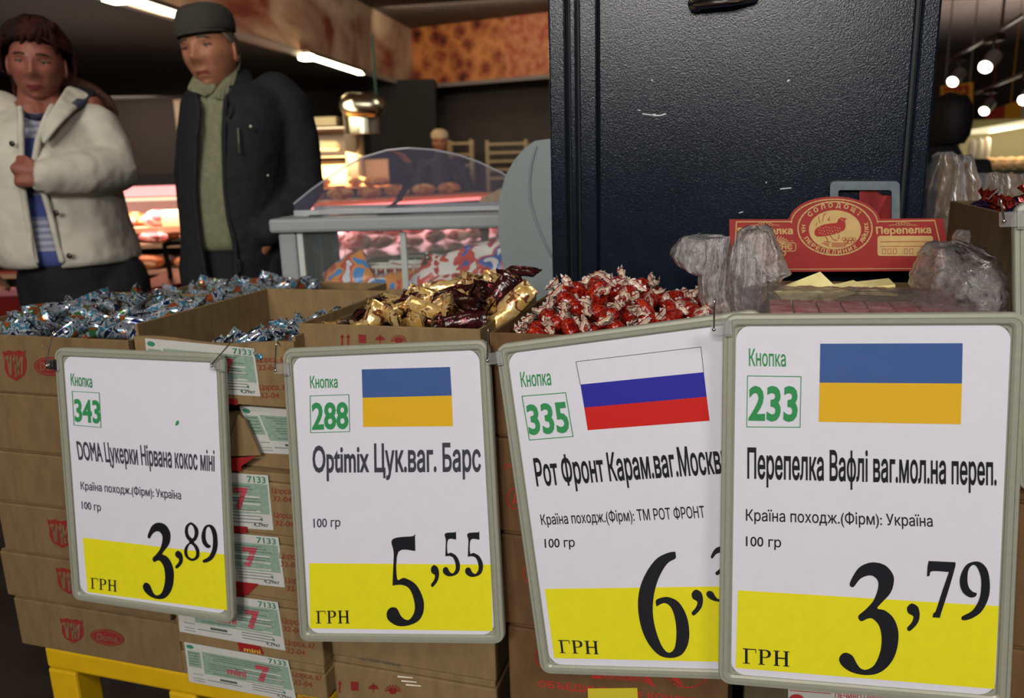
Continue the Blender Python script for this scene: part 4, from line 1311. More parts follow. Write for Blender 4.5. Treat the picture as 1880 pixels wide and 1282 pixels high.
# jacket
mb = MB()
mb.loft(torso_rings([(405, 470, 150, .06, .06), (376, 505, 166, .03, .12), (352, 530, 184, .02, .145), (344, 532, 225, 0, .165), (341, 528, 300, 0, .178), (341, 524, 400, 0, .178), (342, 522, 470, 0, .172), (344, 520, 520, 0, .165)], Y1), caps=True)
mb.tube([PD(505, 176, Y1 + .03), PD(527, 196, Y1 + .03), (shR + elR) / 2 + Vector((.012, 0, 0)), elR, (elR + wrR) / 2, wrR + Vector((0, 0, .01))], [.075, .078, .072, .066, .058, .047], 16)
mb.tube([PD(385, 184, Y1 + .04), PD(368, 200, Y1 + .05), (shL + elL) / 2, elL, (elL + wrL) / 2, wrL + Vector((0, 0, .01))], [.07, .065, .058, .052, .048, .043], 16)
jk = remesh(mb, .0105, 4)
def interp(tab, y):
    for (y0, v0), (y1, v1) in zip(tab, tab[1:]):
        if y0 <= y <= y1:
            return v0 + (v1 - v0) * (y - y0) / (y1 - y0)
    return tab[0][1] if y < tab[0][0] else tab[-1][1]
def proj(p):
    d = p - CAM
    return 940 + F * d.dot(c_r) / d.dot(c_f), 641 - F * d.dot(c_u) / d.dot(c_f)
def cut_opening(mb, left, right, Yc, ymax=999):
    zl = [(-y, x) for y, x in left][::-1]
    keep = []
    for f in mb.f:
        c = sum((mb.v[k] for k in f), Vector((0, 0, 0))) / len(f)
        px, py = proj(c)
        keep.append(not (c.y < Yc and py < ymax and interp(left, py) < px < interp(right, py)))
    mb.f = [f for f, k in zip(mb.f, keep) if k]; mb.m = [0] * len(mb.f)
    return mb
mleft = [(100, 350), (165, 358), (200, 366), (250, 361), (350, 357), (440, 366), (520, 380)]
mright = [(100, 425), (165, 422), (190, 414), (250, 411), (350, 414), (400, 420), (450, 432), (520, 436)]
# world-space opening: edges computed once at the jacket's front
cut_opening(jk, mleft, mright, Y1 - .03)
j = jk.build('jacket', JKT, mroot, smooth=True)
so = j.modifiers.new('t', 'SOLIDIFY'); so.thickness = .006
def front_surface_tube(tab, ys, Yf, r, name, m, root):
    mb = MB(); mb.tube([PD(interp(tab, y), y, Yf(y)) for y in ys], r, 8); return mb.build(name, m, root, smooth=True)
yf = lambda y: Y1 - (.10 if y < 180 else .155 if y < 220 else .172)
front_surface_tube(mright, range(176, 520, 14), yf, .008, 'placket', JKT, mroot)
front_surface_tube(mleft, range(176, 520, 14), yf, .008, 'placket', JKT, mroot)
# jacket collar
mb = MB()
mb.loft(strip([[(440, 118, .06), (456, 130, .05), (470, 152, .03)], [(432, 140, -.01), (446, 158, -.03), (452, 178, -.06)],
               [(420, 168, -.08), (432, 186, -.12), (432, 206, -.15)], [(412, 192, -.13), (420, 208, -.16), (418, 228, -.17)]], Y1), closed=False)
c_ = mb.build('jacket_collar', JKT, mroot, smooth=True)
so = c_.modifiers.new('t', 'SOLIDIFY'); so.thickness = .01
so = c_.modifiers.new('u', 'SUBSURF'); so.levels = so.render_levels = 2
mb = MB(); mb.tube([PD(436, 236, Y1 - .178), PD(438, 262, Y1 - .183), PD(440, 282, Y1 - .183)], .0035, 6)
mb.build('pocket_zip', mat('zip_metal', '8f8b76', .3, 1), mroot)
MB().ball(PD(460, 233, Y1 - .178), (.006, .003, .006)).build('badge', mat('zip_metal', '8f8b76', .3, 1), mroot)
MB().ball(PD(492, 323, Y1 - .15), (.005, .003, .005)).build('snap_button', mat('zip_metal', '8f8b76', .3, 1), mroot)
mb = MB(); mb.tube([PD(438, 478, Y1 - .182), PD(440, 498, Y1 - .182)], .003, 6); mb.build('zip_pull', mat('zip_metal', '8f8b76', .3, 1), mroot)

# ---------------- the woman in the cream jacket
Y2 = 2.45
wroot = empty('person', (PD(130, 400, Y2).x, Y2, 0), 'woman with dark red hair in a cream open jacket over a blue striped top', 'person')
hw = PD(68, 121, Y2)
body = MB()
shL2, shR2 = PD(-12, 215, Y2 + .03), PD(172, 208, Y2 + .03)
elR2, wrR2 = PD(205, 318, Y2 - .02), PD(78, 325, Y2 - .20)
elL2, wrL2 = PD(-40, 340, Y2 + .02), PD(-20, 455, Y2 - .06)
pel2 = PD(152, 500, Y2)
body.tube([PD(72, 150, Y2 + .01), PD(72, 190, Y2 + .02), PD(74, 220, Y2 + .02)], [.056, .057, .08], 16)
body.tube([PD(78, 225, Y2 + .02), PD(95, 280, Y2), PD(118, 380, Y2), pel2], [.08, .105, .10, .10], 18, flat=(1.15, .75))
body.tube([PD(76, 222, Y2 + .02), shR2, (shR2 + elR2) / 2, elR2, (elR2 + wrR2) / 2, wrR2], [.06, .052, .044, .038, .034, .025], 12)
body.tube([PD(76, 222, Y2 + .02), shL2, (shL2 + elL2) / 2, elL2, (elL2 + wrL2) / 2, wrL2], [.06, .052, .044, .038, .034, .025], 12)
wx0, wx1 = pel2.x - .09, pel2.x + .12
standing_legs(body, pel2 + Vector((-.09, 0, -.02)), pel2 + Vector((.09, 0, -.02)), Y2, wx0, wx1)
hand_parts(body, wrR2 + Vector((.012, 0, 0)), Vector((-1, -.15, .10)), Vector((0, .1, 1)), Vector((0, -1, .1)), .92, 1.0)
hand_parts(body, wrL2, Vector((0, -.1, -1)), Vector((.3, -1, 0)), Vector((-1, 0, 0)), .92, .5)
bm_ = remesh(body, .0065, 2)
at2, R2_ = head_mesh(bm_, hw, rad(20), rad(4), rad(5), .92, jaw=.6, female=True)
bm_.build('body', [SKIN2, LIP2], wroot, smooth=True)
face_bits(at2, R2_, .92, wroot, mat('brow_dark', '3a1e16', .8), '2a2420')
HAIR = mat('hair_dark_red', '170706', .8, spec=.25, col2='3a140b', nscale=22, bump=.9, bscale=60, bdist=.006, stretch=(1, 1, .35))
mb = MB()
rows = []
for j in range(15):
    z = .142 - .02 * j
    zz_ = max(-1, min(1, z / .146))
    k = math.sqrt(max(.001, 1 - zz_ * zz_))
    if j > 7: k = max(k, .92)
    row = []
    for i in range(41):
        lo = -90 if z > .075 else -40 if z > .05 else 8 if z > -.02 else 30
        a = rad(lo + (180 - 2 * lo) * i / 40)
        w_ = 1 + .05 * math.sin(i * 2.3 + j * .9) + .03 * math.sin(i * 5.1)
        row.append(at2(.104 * k * math.cos(a) * w_, .118 * k * math.sin(a) * w_ + (.010 if math.sin(a) < 0 else 0), z))
    rows.append(row)
mb.loft(rows, closed=False)
hh = mb.build('hair', HAIR, wroot, smooth=True)
so = hh.modifiers.new('t', 'SOLIDIFY'); so.thickness = .010
mb = MB()                                   # fringe and the lock over the shoulder
for k in range(8):
    x = -.072 + .019 * k
    mb.tube([at2(.035 + .004 * k, -.050, .122), at2(.02 + x * .5, -.088 + abs(x) * .2, .108), at2(x, -.098 + abs(x) * .55, .088 - .004 * (k % 3)), at2(x * 1.18 - .006, -.088 + abs(x) * .7, .070 - .010 * (k % 2) - (.02 if k in (0, 7) else 0))], [.012, .014, .012, .004], 8)
mb.build('fringe', HAIR, wroot, smooth=True)
mb = MB()
for k in range(6):
    o_ = k * 4
    mb.tube([PD(112, 128 + o_, Y2 + .04), PD(140, 150 + o_, Y2 + .08), PD(172, 162 + o_ * .9, Y2 + .11), PD(200, 182 + o_ * .7, Y2 + .12), PD(214, 204 + o_ * .4, Y2 + .12)], [.016, .016, .013, .010, .004], 8)
mb.build('hair_lock', mat('hair_auburn', '3a180c', .7, bump=.8, bscale=60, bdist=.005), wroot, smooth=True)
# trousers, top, jacket
mb = MB()
mb.loft(torso_rings([(72, 236, 440, 0, .15), (64, 240, 500, 0, .155), (80, 236, 560, 0, .14)], Y2), caps=True)
standing_legs(mb, pel2 + Vector((-.09, 0, -.03)), pel2 + Vector((.09, 0, -.03)), Y2, wx0, wx1, r=.108)
remesh(mb, .011, 4).build('trousers', TRS, wroot, smooth=True)
shoes(wroot, wx0, wx1, Y2, mat('shoe_black', '0e0d0d', .4))
def stripes():
    m = mat('striped_jersey', '7e8096', .85)
    nt = m.node_tree; b = nt.nodes['Principled BSDF']; N, L = nt.nodes.new, nt.links.new
    tc = N('ShaderNodeTexCoord'); sx = N('ShaderNodeSeparateXYZ'); L(tc.outputs['Object'], sx.inputs[0])
    # broad bands of blue over thin grey lines, by height
    add = N('ShaderNodeMath'); add.operation = 'MULTIPLY'; add.inputs[1].default_value = 6.3
    L(sx.outputs['Z'], add.inputs[0])
    fr = N('ShaderNodeMath'); fr.operation = 'FRACT'; L(add.outputs[0], fr.inputs[0])
    r = N('ShaderNodeValToRGB'); r.color_ramp.interpolation = 'CONSTANT'
    e = r.color_ramp.elements; e[0].position = 0; e[0].color = lin('39457c'); e[1].position = .38; e[1].color = lin('8d8f9c')
    for p, c in ((.44, '74788c'), (.5, '9698a2'), (.56, '70748a'), (.62, '9395a0'), (.68, '70748a'), (.74, '9698a2'), (.8, '6c7088'), (.86, '9395a0'), (.93, '6a6e8c')):
        x = e.new(p); x.color = lin(c)
    L(fr.outputs[0], r.inputs[0]); L(r.outputs[0], b.inputs['Base Color'])
    return m
mb = MB()
mb.loft(torso_rings([(44, 104, 210, .01, .08), (8, 150, 224, .005, .12), (-6, 166, 270, 0, .145), (6, 180, 330, 0, .15), (22, 196, 400, 0, .155), (52, 222, 470, 0, .165), (60, 226, 482, 0, .155)], Y2), caps=True)
remesh(mb, .012, 3).build('striped_top', stripes(), wroot, smooth=True)
mb = MB(); mb.tube([PD(38, 205, Y2 - .055), PD(50, 213, Y2 - .10), PD(66, 216, Y2 - .115), PD(84, 212, Y2 - .10), PD(96, 203, Y2 - .06)], .008, 8)
mb.build('neckband', mat('neckband_navy', '1b1f30', .8), wroot, smooth=True)
mb = MB()
mb.loft(torso_rings([(36, 120, 196, .06, .07), (4, 172, 210, .03, .125), (-26, 194, 232, .02, .16), (-36, 200, 280, 0, .18), (-26, 208, 340, 0, .185), (-8, 222, 400, 0, .19), (8, 240, 450, 0, .20), (18, 247, 472, 0, .195), (24, 246, 482, 0, .18)], Y2), caps=True)
mb.tube([PD(150, 222, Y2 + .02), PD(172, 236, Y2 + .02), PD(192, 276, Y2), elR2 + Vector((.005, 0, .012)), PD(150, 320, Y2 - .13), wrR2 + Vector((.012, 0, 0))], [.07, .078, .078, .076, .062, .050], 18)
mb.tube([PD(0, 215, Y2 + .02), PD(-18, 232, Y2 + .02), (shL2 + elL2) / 2, elL2, (elL2 + wrL2) / 2, wrL2], [.08, .08, .072, .066, .058, .048], 16)
jk = remesh(mb, .0105, 4)
wleft = [(170, 30), (205, 38), (300, 40), (345, 42), (400, 50), (440, 57), (490, 68)]
wright = [(170, 112), (205, 90), (250, 72), (295, 64), (345, 78), (400, 94), (440, 104), (490, 117)]
keepf = []
for f in jk.f:
    c = sum((jk.v[k] for k in f), Vector((0, 0, 0))) / len(f)
    px, py = proj(c)
    sleeve = 285 < py < 352 and c.y < Y2 - .19
    keepf.append(sleeve and px > 62 or not (c.y < Y2 - .02 and interp(wleft, py) < px < interp(wright, py)))
jk.f = [f for f, k in zip(jk.f, keepf) if k]; jk.m = [0] * len(jk.f)
j = jk.build('jacket', WJK, wroot, smooth=True)
so = j.modifiers.new('t', 'SOLIDIFY'); so.thickness = .008
yf2 = lambda y: Y2 - (.10 if y < 200 else .14 if y < 225 else .172 if y < 300 else .185)
front_surface_tube(wright, [196, 215, 235, 255, 275, 295], yf2, .009, 'placket', WJK, wroot)
front_surface_tube(wright, range(352, 482, 14), yf2, .009, 'placket', WJK, wroot)
front_surface_tube(wleft, range(200, 482, 14), yf2, .009, 'placket', WJK, wroot)
mb = MB()
mb.loft(strip([[(122, 160, .06), (150, 172, .05), (178, 182, .04)], [(116, 168, -.02), (134, 182, -.02), (150, 196, -.03)],
               [(108, 180, -.08), (116, 200, -.10), (124, 222, -.14)], [(92, 212, -.13), (96, 232, -.16), (98, 250, -.18)], [(76, 246, -.17), (80, 262, -.18), (84, 272, -.19)]], Y2), closed=False)
c_ = mb.build('jacket_collar', WJK, wroot, smooth=True)
so = c_.modifiers.new('t', 'SOLIDIFY'); so.thickness = .016
so = c_.modifiers.new('u', 'SUBSURF'); so.levels = so.render_levels = 2
mb = MB()
mb.loft(strip([[(20, 176, .02), (6, 190, .0), (-12, 204, -.01)], [(28, 192, -.05), (18, 208, -.08), (4, 222, -.10)], [(38, 214, -.12), (28, 232, -.15), (14, 246, -.17)]], Y2), closed=False)
c_ = mb.build('jacket_collar', WJK, wroot, smooth=True)
so = c_.modifiers.new('t', 'SOLIDIFY'); so.thickness = .016
so = c_.modifiers.new('u', 'SUBSURF'); so.levels = so.render_levels = 2
mb = MB()                                   # blue-grey hood lining at the shoulder
mb.loft(strip([[(124, 166, .07), (150, 170, .07), (176, 180, .06)], [(120, 180, .0), (142, 190, -.01), (160, 196, -.01)], [(118, 196, -.06), (130, 202, -.07), (144, 200, -.07)]], Y2), closed=False)
c_ = mb.build('hood_lining', mat('lining_blue_grey', '353a4a', .8), wroot, smooth=True)
so = c_.modifiers.new('t', 'SOLIDIFY'); so.thickness = .02
for x, y in ((22, 264), (103, 391), (127, 470)):
    MB().ball(PD(x, y, Y2 - .192), (.008, .004, .008)).build('snap_button', mat('snap_dark', '2b2a26', .3, .5), wroot)

# ---------------- distant people, one figure builder
def distant(label, px, py, Y, coat, legs_m, hat=None, hs=1.0, faceaway=False, arms=None, hairm=None, vox=.02):
    hc = PD(px, py, Y)
    H = hc.z + .12 * hs
    r = empty('person', (hc.x, Y, 0), label, 'person')
    b = MB()
    nk = hc + Vector((0, .01, -.15 * hs)); ch = hc + Vector((0, .02, -.38)); pv = hc + Vector((0, .02, -.72))
    b.tube([hc + Vector((0, .01, -.06)), nk], .055, 12)
    b.tube([nk + Vector((0, 0, -.05)), ch, (ch + pv) / 2, pv], [.09, .13, .12, .13], 14, flat=(1.2, .8))
    A_ = arms or ((-.19, -.2), (.19, -.2))
    joints = []
    for sx, ps in ((-1, A_[0]), (1, A_[1])):
        sh = nk + Vector((sx * .18, 0, -.07)); 
        el = sh + Vector((sx * abs(ps[0]) * .4, -.03, -.28)); wr = el + Vector((sx * (abs(ps[0]) - .16), ps[1], -.22))
        b.tube([nk + Vector((0, 0, -.08)), sh, el, wr], [.06, .05, .04, .028], 10)
        hand_parts(b, wr, (wr - el), Vector((0, -1, .2)), Vector((sx, 0, .3)), 1, .4)
        joints.append((sh, el, wr))
    standing_legs(b, pv + Vector((-.09, 0, -.02)), pv + Vector((.09, 0, -.02)), Y, hc.x - .1, hc.x + .1)
    bm2 = remesh(b, .010, 1)
    a_, Rr = head_mesh(bm2, hc, rad(180 if faceaway else 0), 0, rad(4), hs)
    bm2.build('body', [SKIN1, LIP1], r, smooth=True)
    if not faceaway:
        face_bits(a_, Rr, hs, r, mat('brow_dark', '3a1e16', .8))
    c = MB()
    c.tube([nk + Vector((0, 0, -.04)), ch, (ch + pv) / 2, pv + Vector((0, 0, -.08))], [.11, .16, .15, .165], 16, flat=(1.15, .85))
    for sh, el, wr in joints:
        e2 = wr if hat is None else (el * .8 + wr * .2)
        c.tube([nk + Vector((0, 0, -.09)), sh, el, e2], [.08, .07, .058, .048], 12)
    remesh(c, .014, 3).build('coat', coat, r, smooth=True)
    t = MB(); standing_legs(t, pv + Vector((-.09, 0, -.03)), pv + Vector((.09, 0, -.03)), Y, hc.x - .1, hc.x + .1, r=.1)
    remesh(t, .02, 2).build('trousers', legs_m, r, smooth=True)
    m = MB()
    rings = [[a_(.086 * k * math.cos(q), .108 * k * math.sin(q) + .004, z) for q in [2 * math.pi * i / 20 for i in range(20)]] for z, k in ((.045, 1.0), (.08, 1.08), (.11, .95), (.135, .6), (.142, .05))]
    if not hat:
        rings = [[a_(.09 * k * math.cos(q), .112 * k * math.sin(q) + .02, z) for q in [2 * math.pi * i / 20 for i in range(20)]] for z, k in ((-.10, .8), (-.06, 1.02), (0, 1.1), (.06, 1.08), (.11, .85), (.138, .05))]
    m.loft(rings)
    m.build('cap' if hat else 'hair', hat or hairm, r, smooth=True)
    return r
DKC = cloth('coat_dark', '17171a', .02, 14)
distant('shop worker in a pale cap and dark uniform behind the counter', 808, 262, 8.6, cloth('uniform_charcoal', '26262b', .02, 14), TRS, hat=mat('cap_pale', 'c9b28c', .8), arms=((.30, -.18), (.30, -.18)))
distant('dark-haired shopper seen from behind, right of the steel cabinet', 1736, 226, 3.9, DKC, TRS, faceaway=True, hairm=mat('hair_black', '0d0a09', .7, bump=.6, bscale=80))

# ================================================================== display freezer, grey cheek panel
yF = 2.02
PL = mat('freezer_plastic', '8f9494', .35, noise_amt=.03, nscale=80)
PLD = mat('freezer_plastic_dark', '6f7474', .4)
GLS = film('freezer_glass', 'cfe0dc', .93, .04, .02, 3)
DOM = film('dome_acrylic', '9b98b4', .86, .06, .03, 5)
zr = PD(503, 400, yF).z
fa, fb = RZ(503, 402, zr), RZ(960, 391, zr)
du = (fb - fa).normalized(); dv = Vector((-du.y, du.x, 0))
fz = empty('display_freezer', ((fa + fb) / 2 + dv * .3) * Vector((1, 1, 0)), 'grey display freezer with glass front and clear domed guard behind the gold candies', 'freezer') if False else empty('display_freezer', Vector((((fa + fb) / 2 + dv * .3).x, ((fa + fb) / 2 + dv * .3).y, 0)), 'grey display freezer with glass front and clear domed guard behind the gold candies', 'freezer')
Lf = (fb - fa).length
def FB(s, t, z):                          # metres along the front, into depth, height
    return fa + du * s + dv * t + Vector((0, 0, z - zr))
def fbox(mb, s0, s1, t0, t1, z0, z1, mi=0):
    return mb.hexa([FB(s0, t0, z0), FB(s1, t0, z0), FB(s1, t1, z0), FB(s0, t1, z0), FB(s0, t0, z1), FB(s1, t0, z1), FB(s1, t1, z1), FB(s0, t1, z1)], mi)
zi = PD(540, 560, yF).z                   # floor of the glass part
Df = .36
m = MB(); fbox(m, 0, Lf, 0, Df, .05, zi - .02); m.build('cabinet_body', PLD, fz, bevel=.01)
m = MB()
fbox(m, -.012, Lf, -.012, .045, zr - .035, zr); fbox(m, -.012, Lf, Df - .045, Df + .012, zr - .035, zr); fbox(m, -.012, .045, .0455, Df - .0455, zr - .035, zr)
m.build('top_rim', PL, fz, bevel=.008)
m = MB(); fbox(m, .004, .050, .002, .05, zi - .02, zr - .036); m.build('corner_post', PL, fz, bevel=.008)
m = MB(); fbox(m, .004, .050, Df - .05, Df - .002, zi - .02, zr - .036); m.build('corner_post', PL, fz, bevel=.008)
m = MB(); fbox(m, .052, .066, .006, .016, zi - .02, zr - .036); m.build('seal_strip', mat('seal_pale', 'b9c0ba', .3), fz)
m = MB(); fbox(m, .066, Lf - .01, .008, .013, zi - .02, zr - .036); m.build('front_glass', GLS, fz)
m = MB(); fbox(m, .008, .013, .051, Df - .051, zi - .02, zr - .036); m.build('side_glass', GLS, fz)
m = MB(); fbox(m, .066, Lf - .01, Df - .014, Df - .009, zi - .02, zr - .036); m.build('back_glass', GLS, fz)
m = MB(); fbox(m, Lf * .50, Lf * .50 + .014, .02, .03, zi, zr - .04); m.build('divider', mat('seal_pale', 'b9c0ba', .3), fz)
m = MB(); fbox(m, -.004, Lf, .046, Df - .046, zr - .012, zr - .006); m.build('slide_lid', GLS, fz)
m = MB(); fbox(m, 0, Lf, .14, .16, zr, zr + .012); fbox(m, 0, Lf, .30, .312, zr, zr + .014); m.build('lid_rail', mat('rail_pale', 'a9aeb0', .25, .3), fz)
m = MB(); m.tube([FB(Lf * .42, .0, zr - .012), FB(Lf * .53, .0, zr - .010)], .008, 8); m.build('lid_grip', mat('grip_pale', 'd8d8d0', .2), fz)
# clear dome on top: side sheet with the humped outline, thickness running back
yD = yF + .16
hump = [(541, 402), (540, 374), (572, 348), (592, 334), (630, 308), (670, 288), (710, 276), (750, 272), (795, 275), (840, 284), (880, 298), (920, 317), (955, 338), (955, 385), (800, 392)]
hp_ = Plane(FB(0, .20, 0), -dv)
mb = MB(); mb.prism([hp_.hit(x, y) for x, y in hump][::-1], dv * .004); mb.build('dome_panel', DOM, fz)
mb = MB(); mb.tube([hp_.hit(x, y) for x, y in hump[1:13]], .0028, 6); mb.build('dome_edge', mat('acrylic_edge', 'b5b5bd', .15, alpha=.6), fz)
hp2 = Plane(FB(0, .205, 0), -dv)
mb = MB()
arc = [(690, 392), (722, 372), (738, 345), (745, 320), (742, 298), (730, 284), (716, 277)]
mb.loft([[hp2.hit(x, y) for x, y in arc], [hp2.hit(x, y) + dv * .10 for x, y in arc]], closed=False)
mb.build('dome_rib', film('dome_tint', '4a4658', .62, .1, .02, 5), fz)
# wire baskets inside
WB = mat('basket_wire', 'c9cdc2', .35)
def basket(s0, s1, t0, t1, z0, z1):
    m = MB()
    for z in (z0, (z0 + z1) / 2, z1):
        m.tube([FB(s0, t0, z), FB(s1, t0, z), FB(s1, t1, z), FB(s0, t1, z), FB(s0, t0, z)], (.0045 if z == z1 else .0026), 6, caps=False)
    n = int((s1 - s0) / .022)
    for k in range(n + 1):
        s_ = s0 + (s1 - s0) * k / n
        for t in (t0, t1):
            m.tube([FB(s_, t, z0), FB(s_, t, z1)], .003, 5, caps=False)
    for k in range(1, 8):
        t = t0 + (t1 - t0) * k / 8
        m.tube([FB(s0, t, z1), FB(s0, t, z0), FB(s1, t, z0), FB(s1, t, z1)], .003, 5, caps=False)
    return m.build('wire_basket', WB, fz)
zw = PD(760, 505, yF + .1).z
def s_of(px, py, t=.1):
    return (Plane(FB(0, t, 0), -dv).hit(px, py) - fa).dot(du)
def z_of(px, py, t=.1):
    return Plane(FB(0, t, 0), -dv).hit(px, py).z
zf_ = zi + .01
basket(s_of(655, 500), s_of(775, 500), .11, .18, zf_ + .02, z_of(700, 490, .12))
basket(s_of(703, 485, .12), s_of(905, 485, .12), .20, .32, zf_ + .03, z_of(760, 480, .20))
# packs in the baskets
def pack(mb, c, ax, ay, L, W, T, nx=14, ny=8, seed=0):
    """pillow pack: ax along the length, ay across; crimped fins at both ends"""
    az = ax.cross(ay)
    r = random.Random(seed)
    ph = [r.random() * 6 for _ in range(4)]
    top, bot = [], []
    for i in range(nx + 1):
        s = i / nx * 2 - 1
        e = max(0, 1 - abs(s) ** 5)
        if abs(s) > .86: e = .02
        wv = W * (1 - .18 * (abs(s) ** 2)) * (1.12 if abs(s) > .9 else 1)
        ra, rb = [], []
        for j in range(ny + 1):
            t = j / ny * 2 - 1
            h = T * .5 * (e ** .5) * max(0, 1 - t ** 2) ** .55
            cr = .10 * T * math.sin(9 * s + ph[0] + 3 * t) * math.sin(5 * t + ph[1]) * (1 - t * t)
            cr2 = (.18 * T * math.sin(j * 3.1) if abs(s) > .86 else 0)
            p = c + ax * (L / 2 * s) + ay * (wv / 2 * t)
            ra.append(p + az * (h + cr + cr2)); rb.append(p - az * (h - cr * .5 - cr2) - az * .0004)
        top.append(ra); bot.append(rb)
    n = ny + 1
    base = len(mb.v)
    mb.loft(top, closed=False); 
    mb.loft([b_[::-1] for b_ in bot], closed=False)
    return mb
def printed(name, cols, scale=25, rough=.25, metal=0, bump=.3, obj_rand=False, bsc=120):
    """wrapper film with patches of several inks"""
    m = bpy.data.materials.new(name); m.use_nodes = True
    nt = m.node_tree; b = nt.nodes['Principled BSDF']; N, L = nt.nodes.new, nt.links.new
    b.inputs['Roughness'].default_value = rough; b.inputs['Metallic'].default_value = metal
    tc = N('ShaderNodeTexCoord'); oi = N('ShaderNodeObjectInfo'); ad = N('ShaderNodeVectorMath'); ad.operation = 'ADD'
    cx = N('ShaderNodeCombineXYZ'); mm = N('ShaderNodeMath'); mm.operation = 'MULTIPLY'; mm.inputs[1].default_value = 7
    L(oi.outputs['Random'], mm.inputs[0]); L(mm.outputs[0], cx.inputs[0]); L(mm.outputs[0], cx.inputs[1])
    L(tc.outputs['Object'], ad.inputs[0]); L(cx.outputs[0], ad.inputs[1])
    n = N('ShaderNodeTexNoise'); n.inputs['Scale'].default_value = scale; n.inputs['Detail'].default_value = 1.5; n.inputs['Distortion'].default_value = .6
    L(ad.outputs[0], n.inputs['Vector'])
    r = N('ShaderNodeValToRGB'); r.color_ramp.interpolation = 'CONSTANT'
    e = r.color_ramp.elements
    lo, hi = .32, .66
    e[0].position = 0; e[0].color = lin(cols[0]); e[1].position = lo + (hi - lo) / (len(cols) - 1) * .5; e[1].color = lin(cols[1])
    for k, c in enumerate(cols[2:]):
        x = e.new(lo + (hi - lo) * (k + 1.5) / (len(cols) - 1)); x.color = lin(c)
    L(n.outputs['Fac'], r.inputs[0]); L(r.outputs[0], b.inputs['Base Color'])
    n2 = N('ShaderNodeTexNoise'); n2.inputs['Scale'].default_value = bsc; n2.inputs['Detail'].default_value = 2
    L(ad.outputs[0], n2.inputs['Vector'])
    bp = N('ShaderNodeBump'); bp.inputs['Strength'].default_value = bump; bp.inputs['Distance'].default_value = .003
    L(n2.outputs['Fac'], bp.inputs['Height']); L(bp.outputs[0], b.inputs['Normal'])
    return m
PK1 = printed('pack_blue_orange', ['2f7fc4', 'd9e2e8', 'c9402c', 'd98a2c', '2f86cc'], 17, .3)
PK2 = printed('pack_red_white', ['b8221c', 'e2ddd6', 'c93a26', '4a2a1c', 'e6e2dc'], 17, .3)
PK3 = printed('pack_white_blue', ['e6e4de', 'e2e0da', 'c43a2e', '3558b0', 'dedcd6'], 17, .3)
def loose_pack(px, py, t, L, W, T, ang, tilt, m, label, group, cat='packet', nm='sweet_packet', roll=0):
    p = Plane(FB(0, t, 0), -dv).hit(px, py)
    ax = (du * math.cos(ang) + Vector((0, 0, 1)) * math.sin(ang)).normalized()
    ay0 = dv if True else dv
    ay = (dv * math.cos(tilt) + du.cross(dv) * math.sin(tilt)); ay = (ay - ax * ay.dot(ax)).normalized()
    o = empty('x', p); bpy.data.objects.remove(o)
    mb = MB(); pack(mb, p, ax, ay, L, W, T, seed=int(px))
    mb.v = [v - p for v in mb.v]
    ob = mb.build(nm, m, None, smooth=True)
    ob.location = p
    return tag(ob, label, cat, group)
G1 = 'frozen packets in the display freezer'
loose_pack(640, 510, .09, .13, .12, .05, .5, 1.1, PK1, 'blue and orange packet standing at the left end of the freezer basket', G1)
loose_pack(665, 532, .08, .17, .12, .05, -.1, .7, PK1, 'blue packet with orange and red print lying at the freezer bottom left', G1)
loose_pack(718, 530, .085, .16, .10, .04, .12, .9, PK1, 'blue striped packet slanting up below the first wire basket', G1)
loose_pack(722, 512, .145, .13, .12, .05, .0, .6, PK2, 'red packet inside the first wire basket', G1)
loose_pack(772, 520, .11, .14, .12, .05, .25, .9, PK1, 'pale blue packet leaning right of the first wire basket', G1)
loose_pack(815, 512, .11, .14, .13, .06, -.35, 1.0, PK2, 'crumpled red packet in the middle of the freezer', G1)
loose_pack(850, 528, .07, .17, .11, .05, .05, .8, PK2, 'red and brown packet lying low in the freezer', G1)
loose_pack(872, 495, .10, .24, .14, .05, .28, 1.1, PK3, 'long white packet with red and blue print sloping up to the right', G1)
loose_pack(900, 476, .16, .16, .12, .05, .4, 1.0, PK3, 'white packet on top of the heap beside the grey panel', G1)
loose_pack(912, 512, .08, .14, .12, .05, .1, .9, PK2, 'red and white packet at the right end beside the grey panel', G1)
loose_pack(905, 535, .06, .18, .1, .05, .0, .8, PK2, 'red and dark packet at the bottom right of the freezer', G1)
# grey cheek panel
Yg = 1.78
prof = [(1045, 264), (1008, 264), (985, 267), (968, 279), (950, 300), (935, 327), (926, 360), (922, 400), (924, 440), (930, 480), (937, 512), (944, 545), (950, 600), (1045, 600)]
gp = Plane(PD(980, 400, Yg), Vector((-.25, -1, 0)))
pts = [gp.hit(x, y) for x, y in prof]
gr = empty('freezer_side_panel', Vector((pts[8].x + .06, Yg + .1, 0)), 'pale grey plastic panel with curved edge between freezer and steel cabinet', 'panel')
mb = MB(); mb.prism(pts[::-1], Vector((.04, .17, 0)))
lo_ = [gp.hit(950, 600), gp.hit(1045, 600)]
o = mb.build('panel_shell', GREY, gr, bevel=.010)
a_, b_ = lo_
MB().hexa([Vector((q.x, q.y, 0)) for q in (a_, b_, b_ + Vector((.04, .17, 0)), a_ + Vector((.04, .17, 0)))] + [q - Vector((0, 0, .001)) for q in (a_, b_, b_ + Vector((.04, .17, 0)), a_ + Vector((.04, .17, 0)))]).build('panel_foot', GREY, gr)
mb = MB()
rd = [(984, 270), (976, 300), (972, 335), (974, 370), (984, 405), (998, 440), (1012, 470)]
mb.tube([gp.hit(x, y) for x, y in rd], .0035, 8); mb.build('moulded_ridge', GREY, gr, smooth=True)

# ================================================================== candies
def candy_obj(name, m, mb, parent=None):
    return mb.build(name, m, parent, smooth=True)
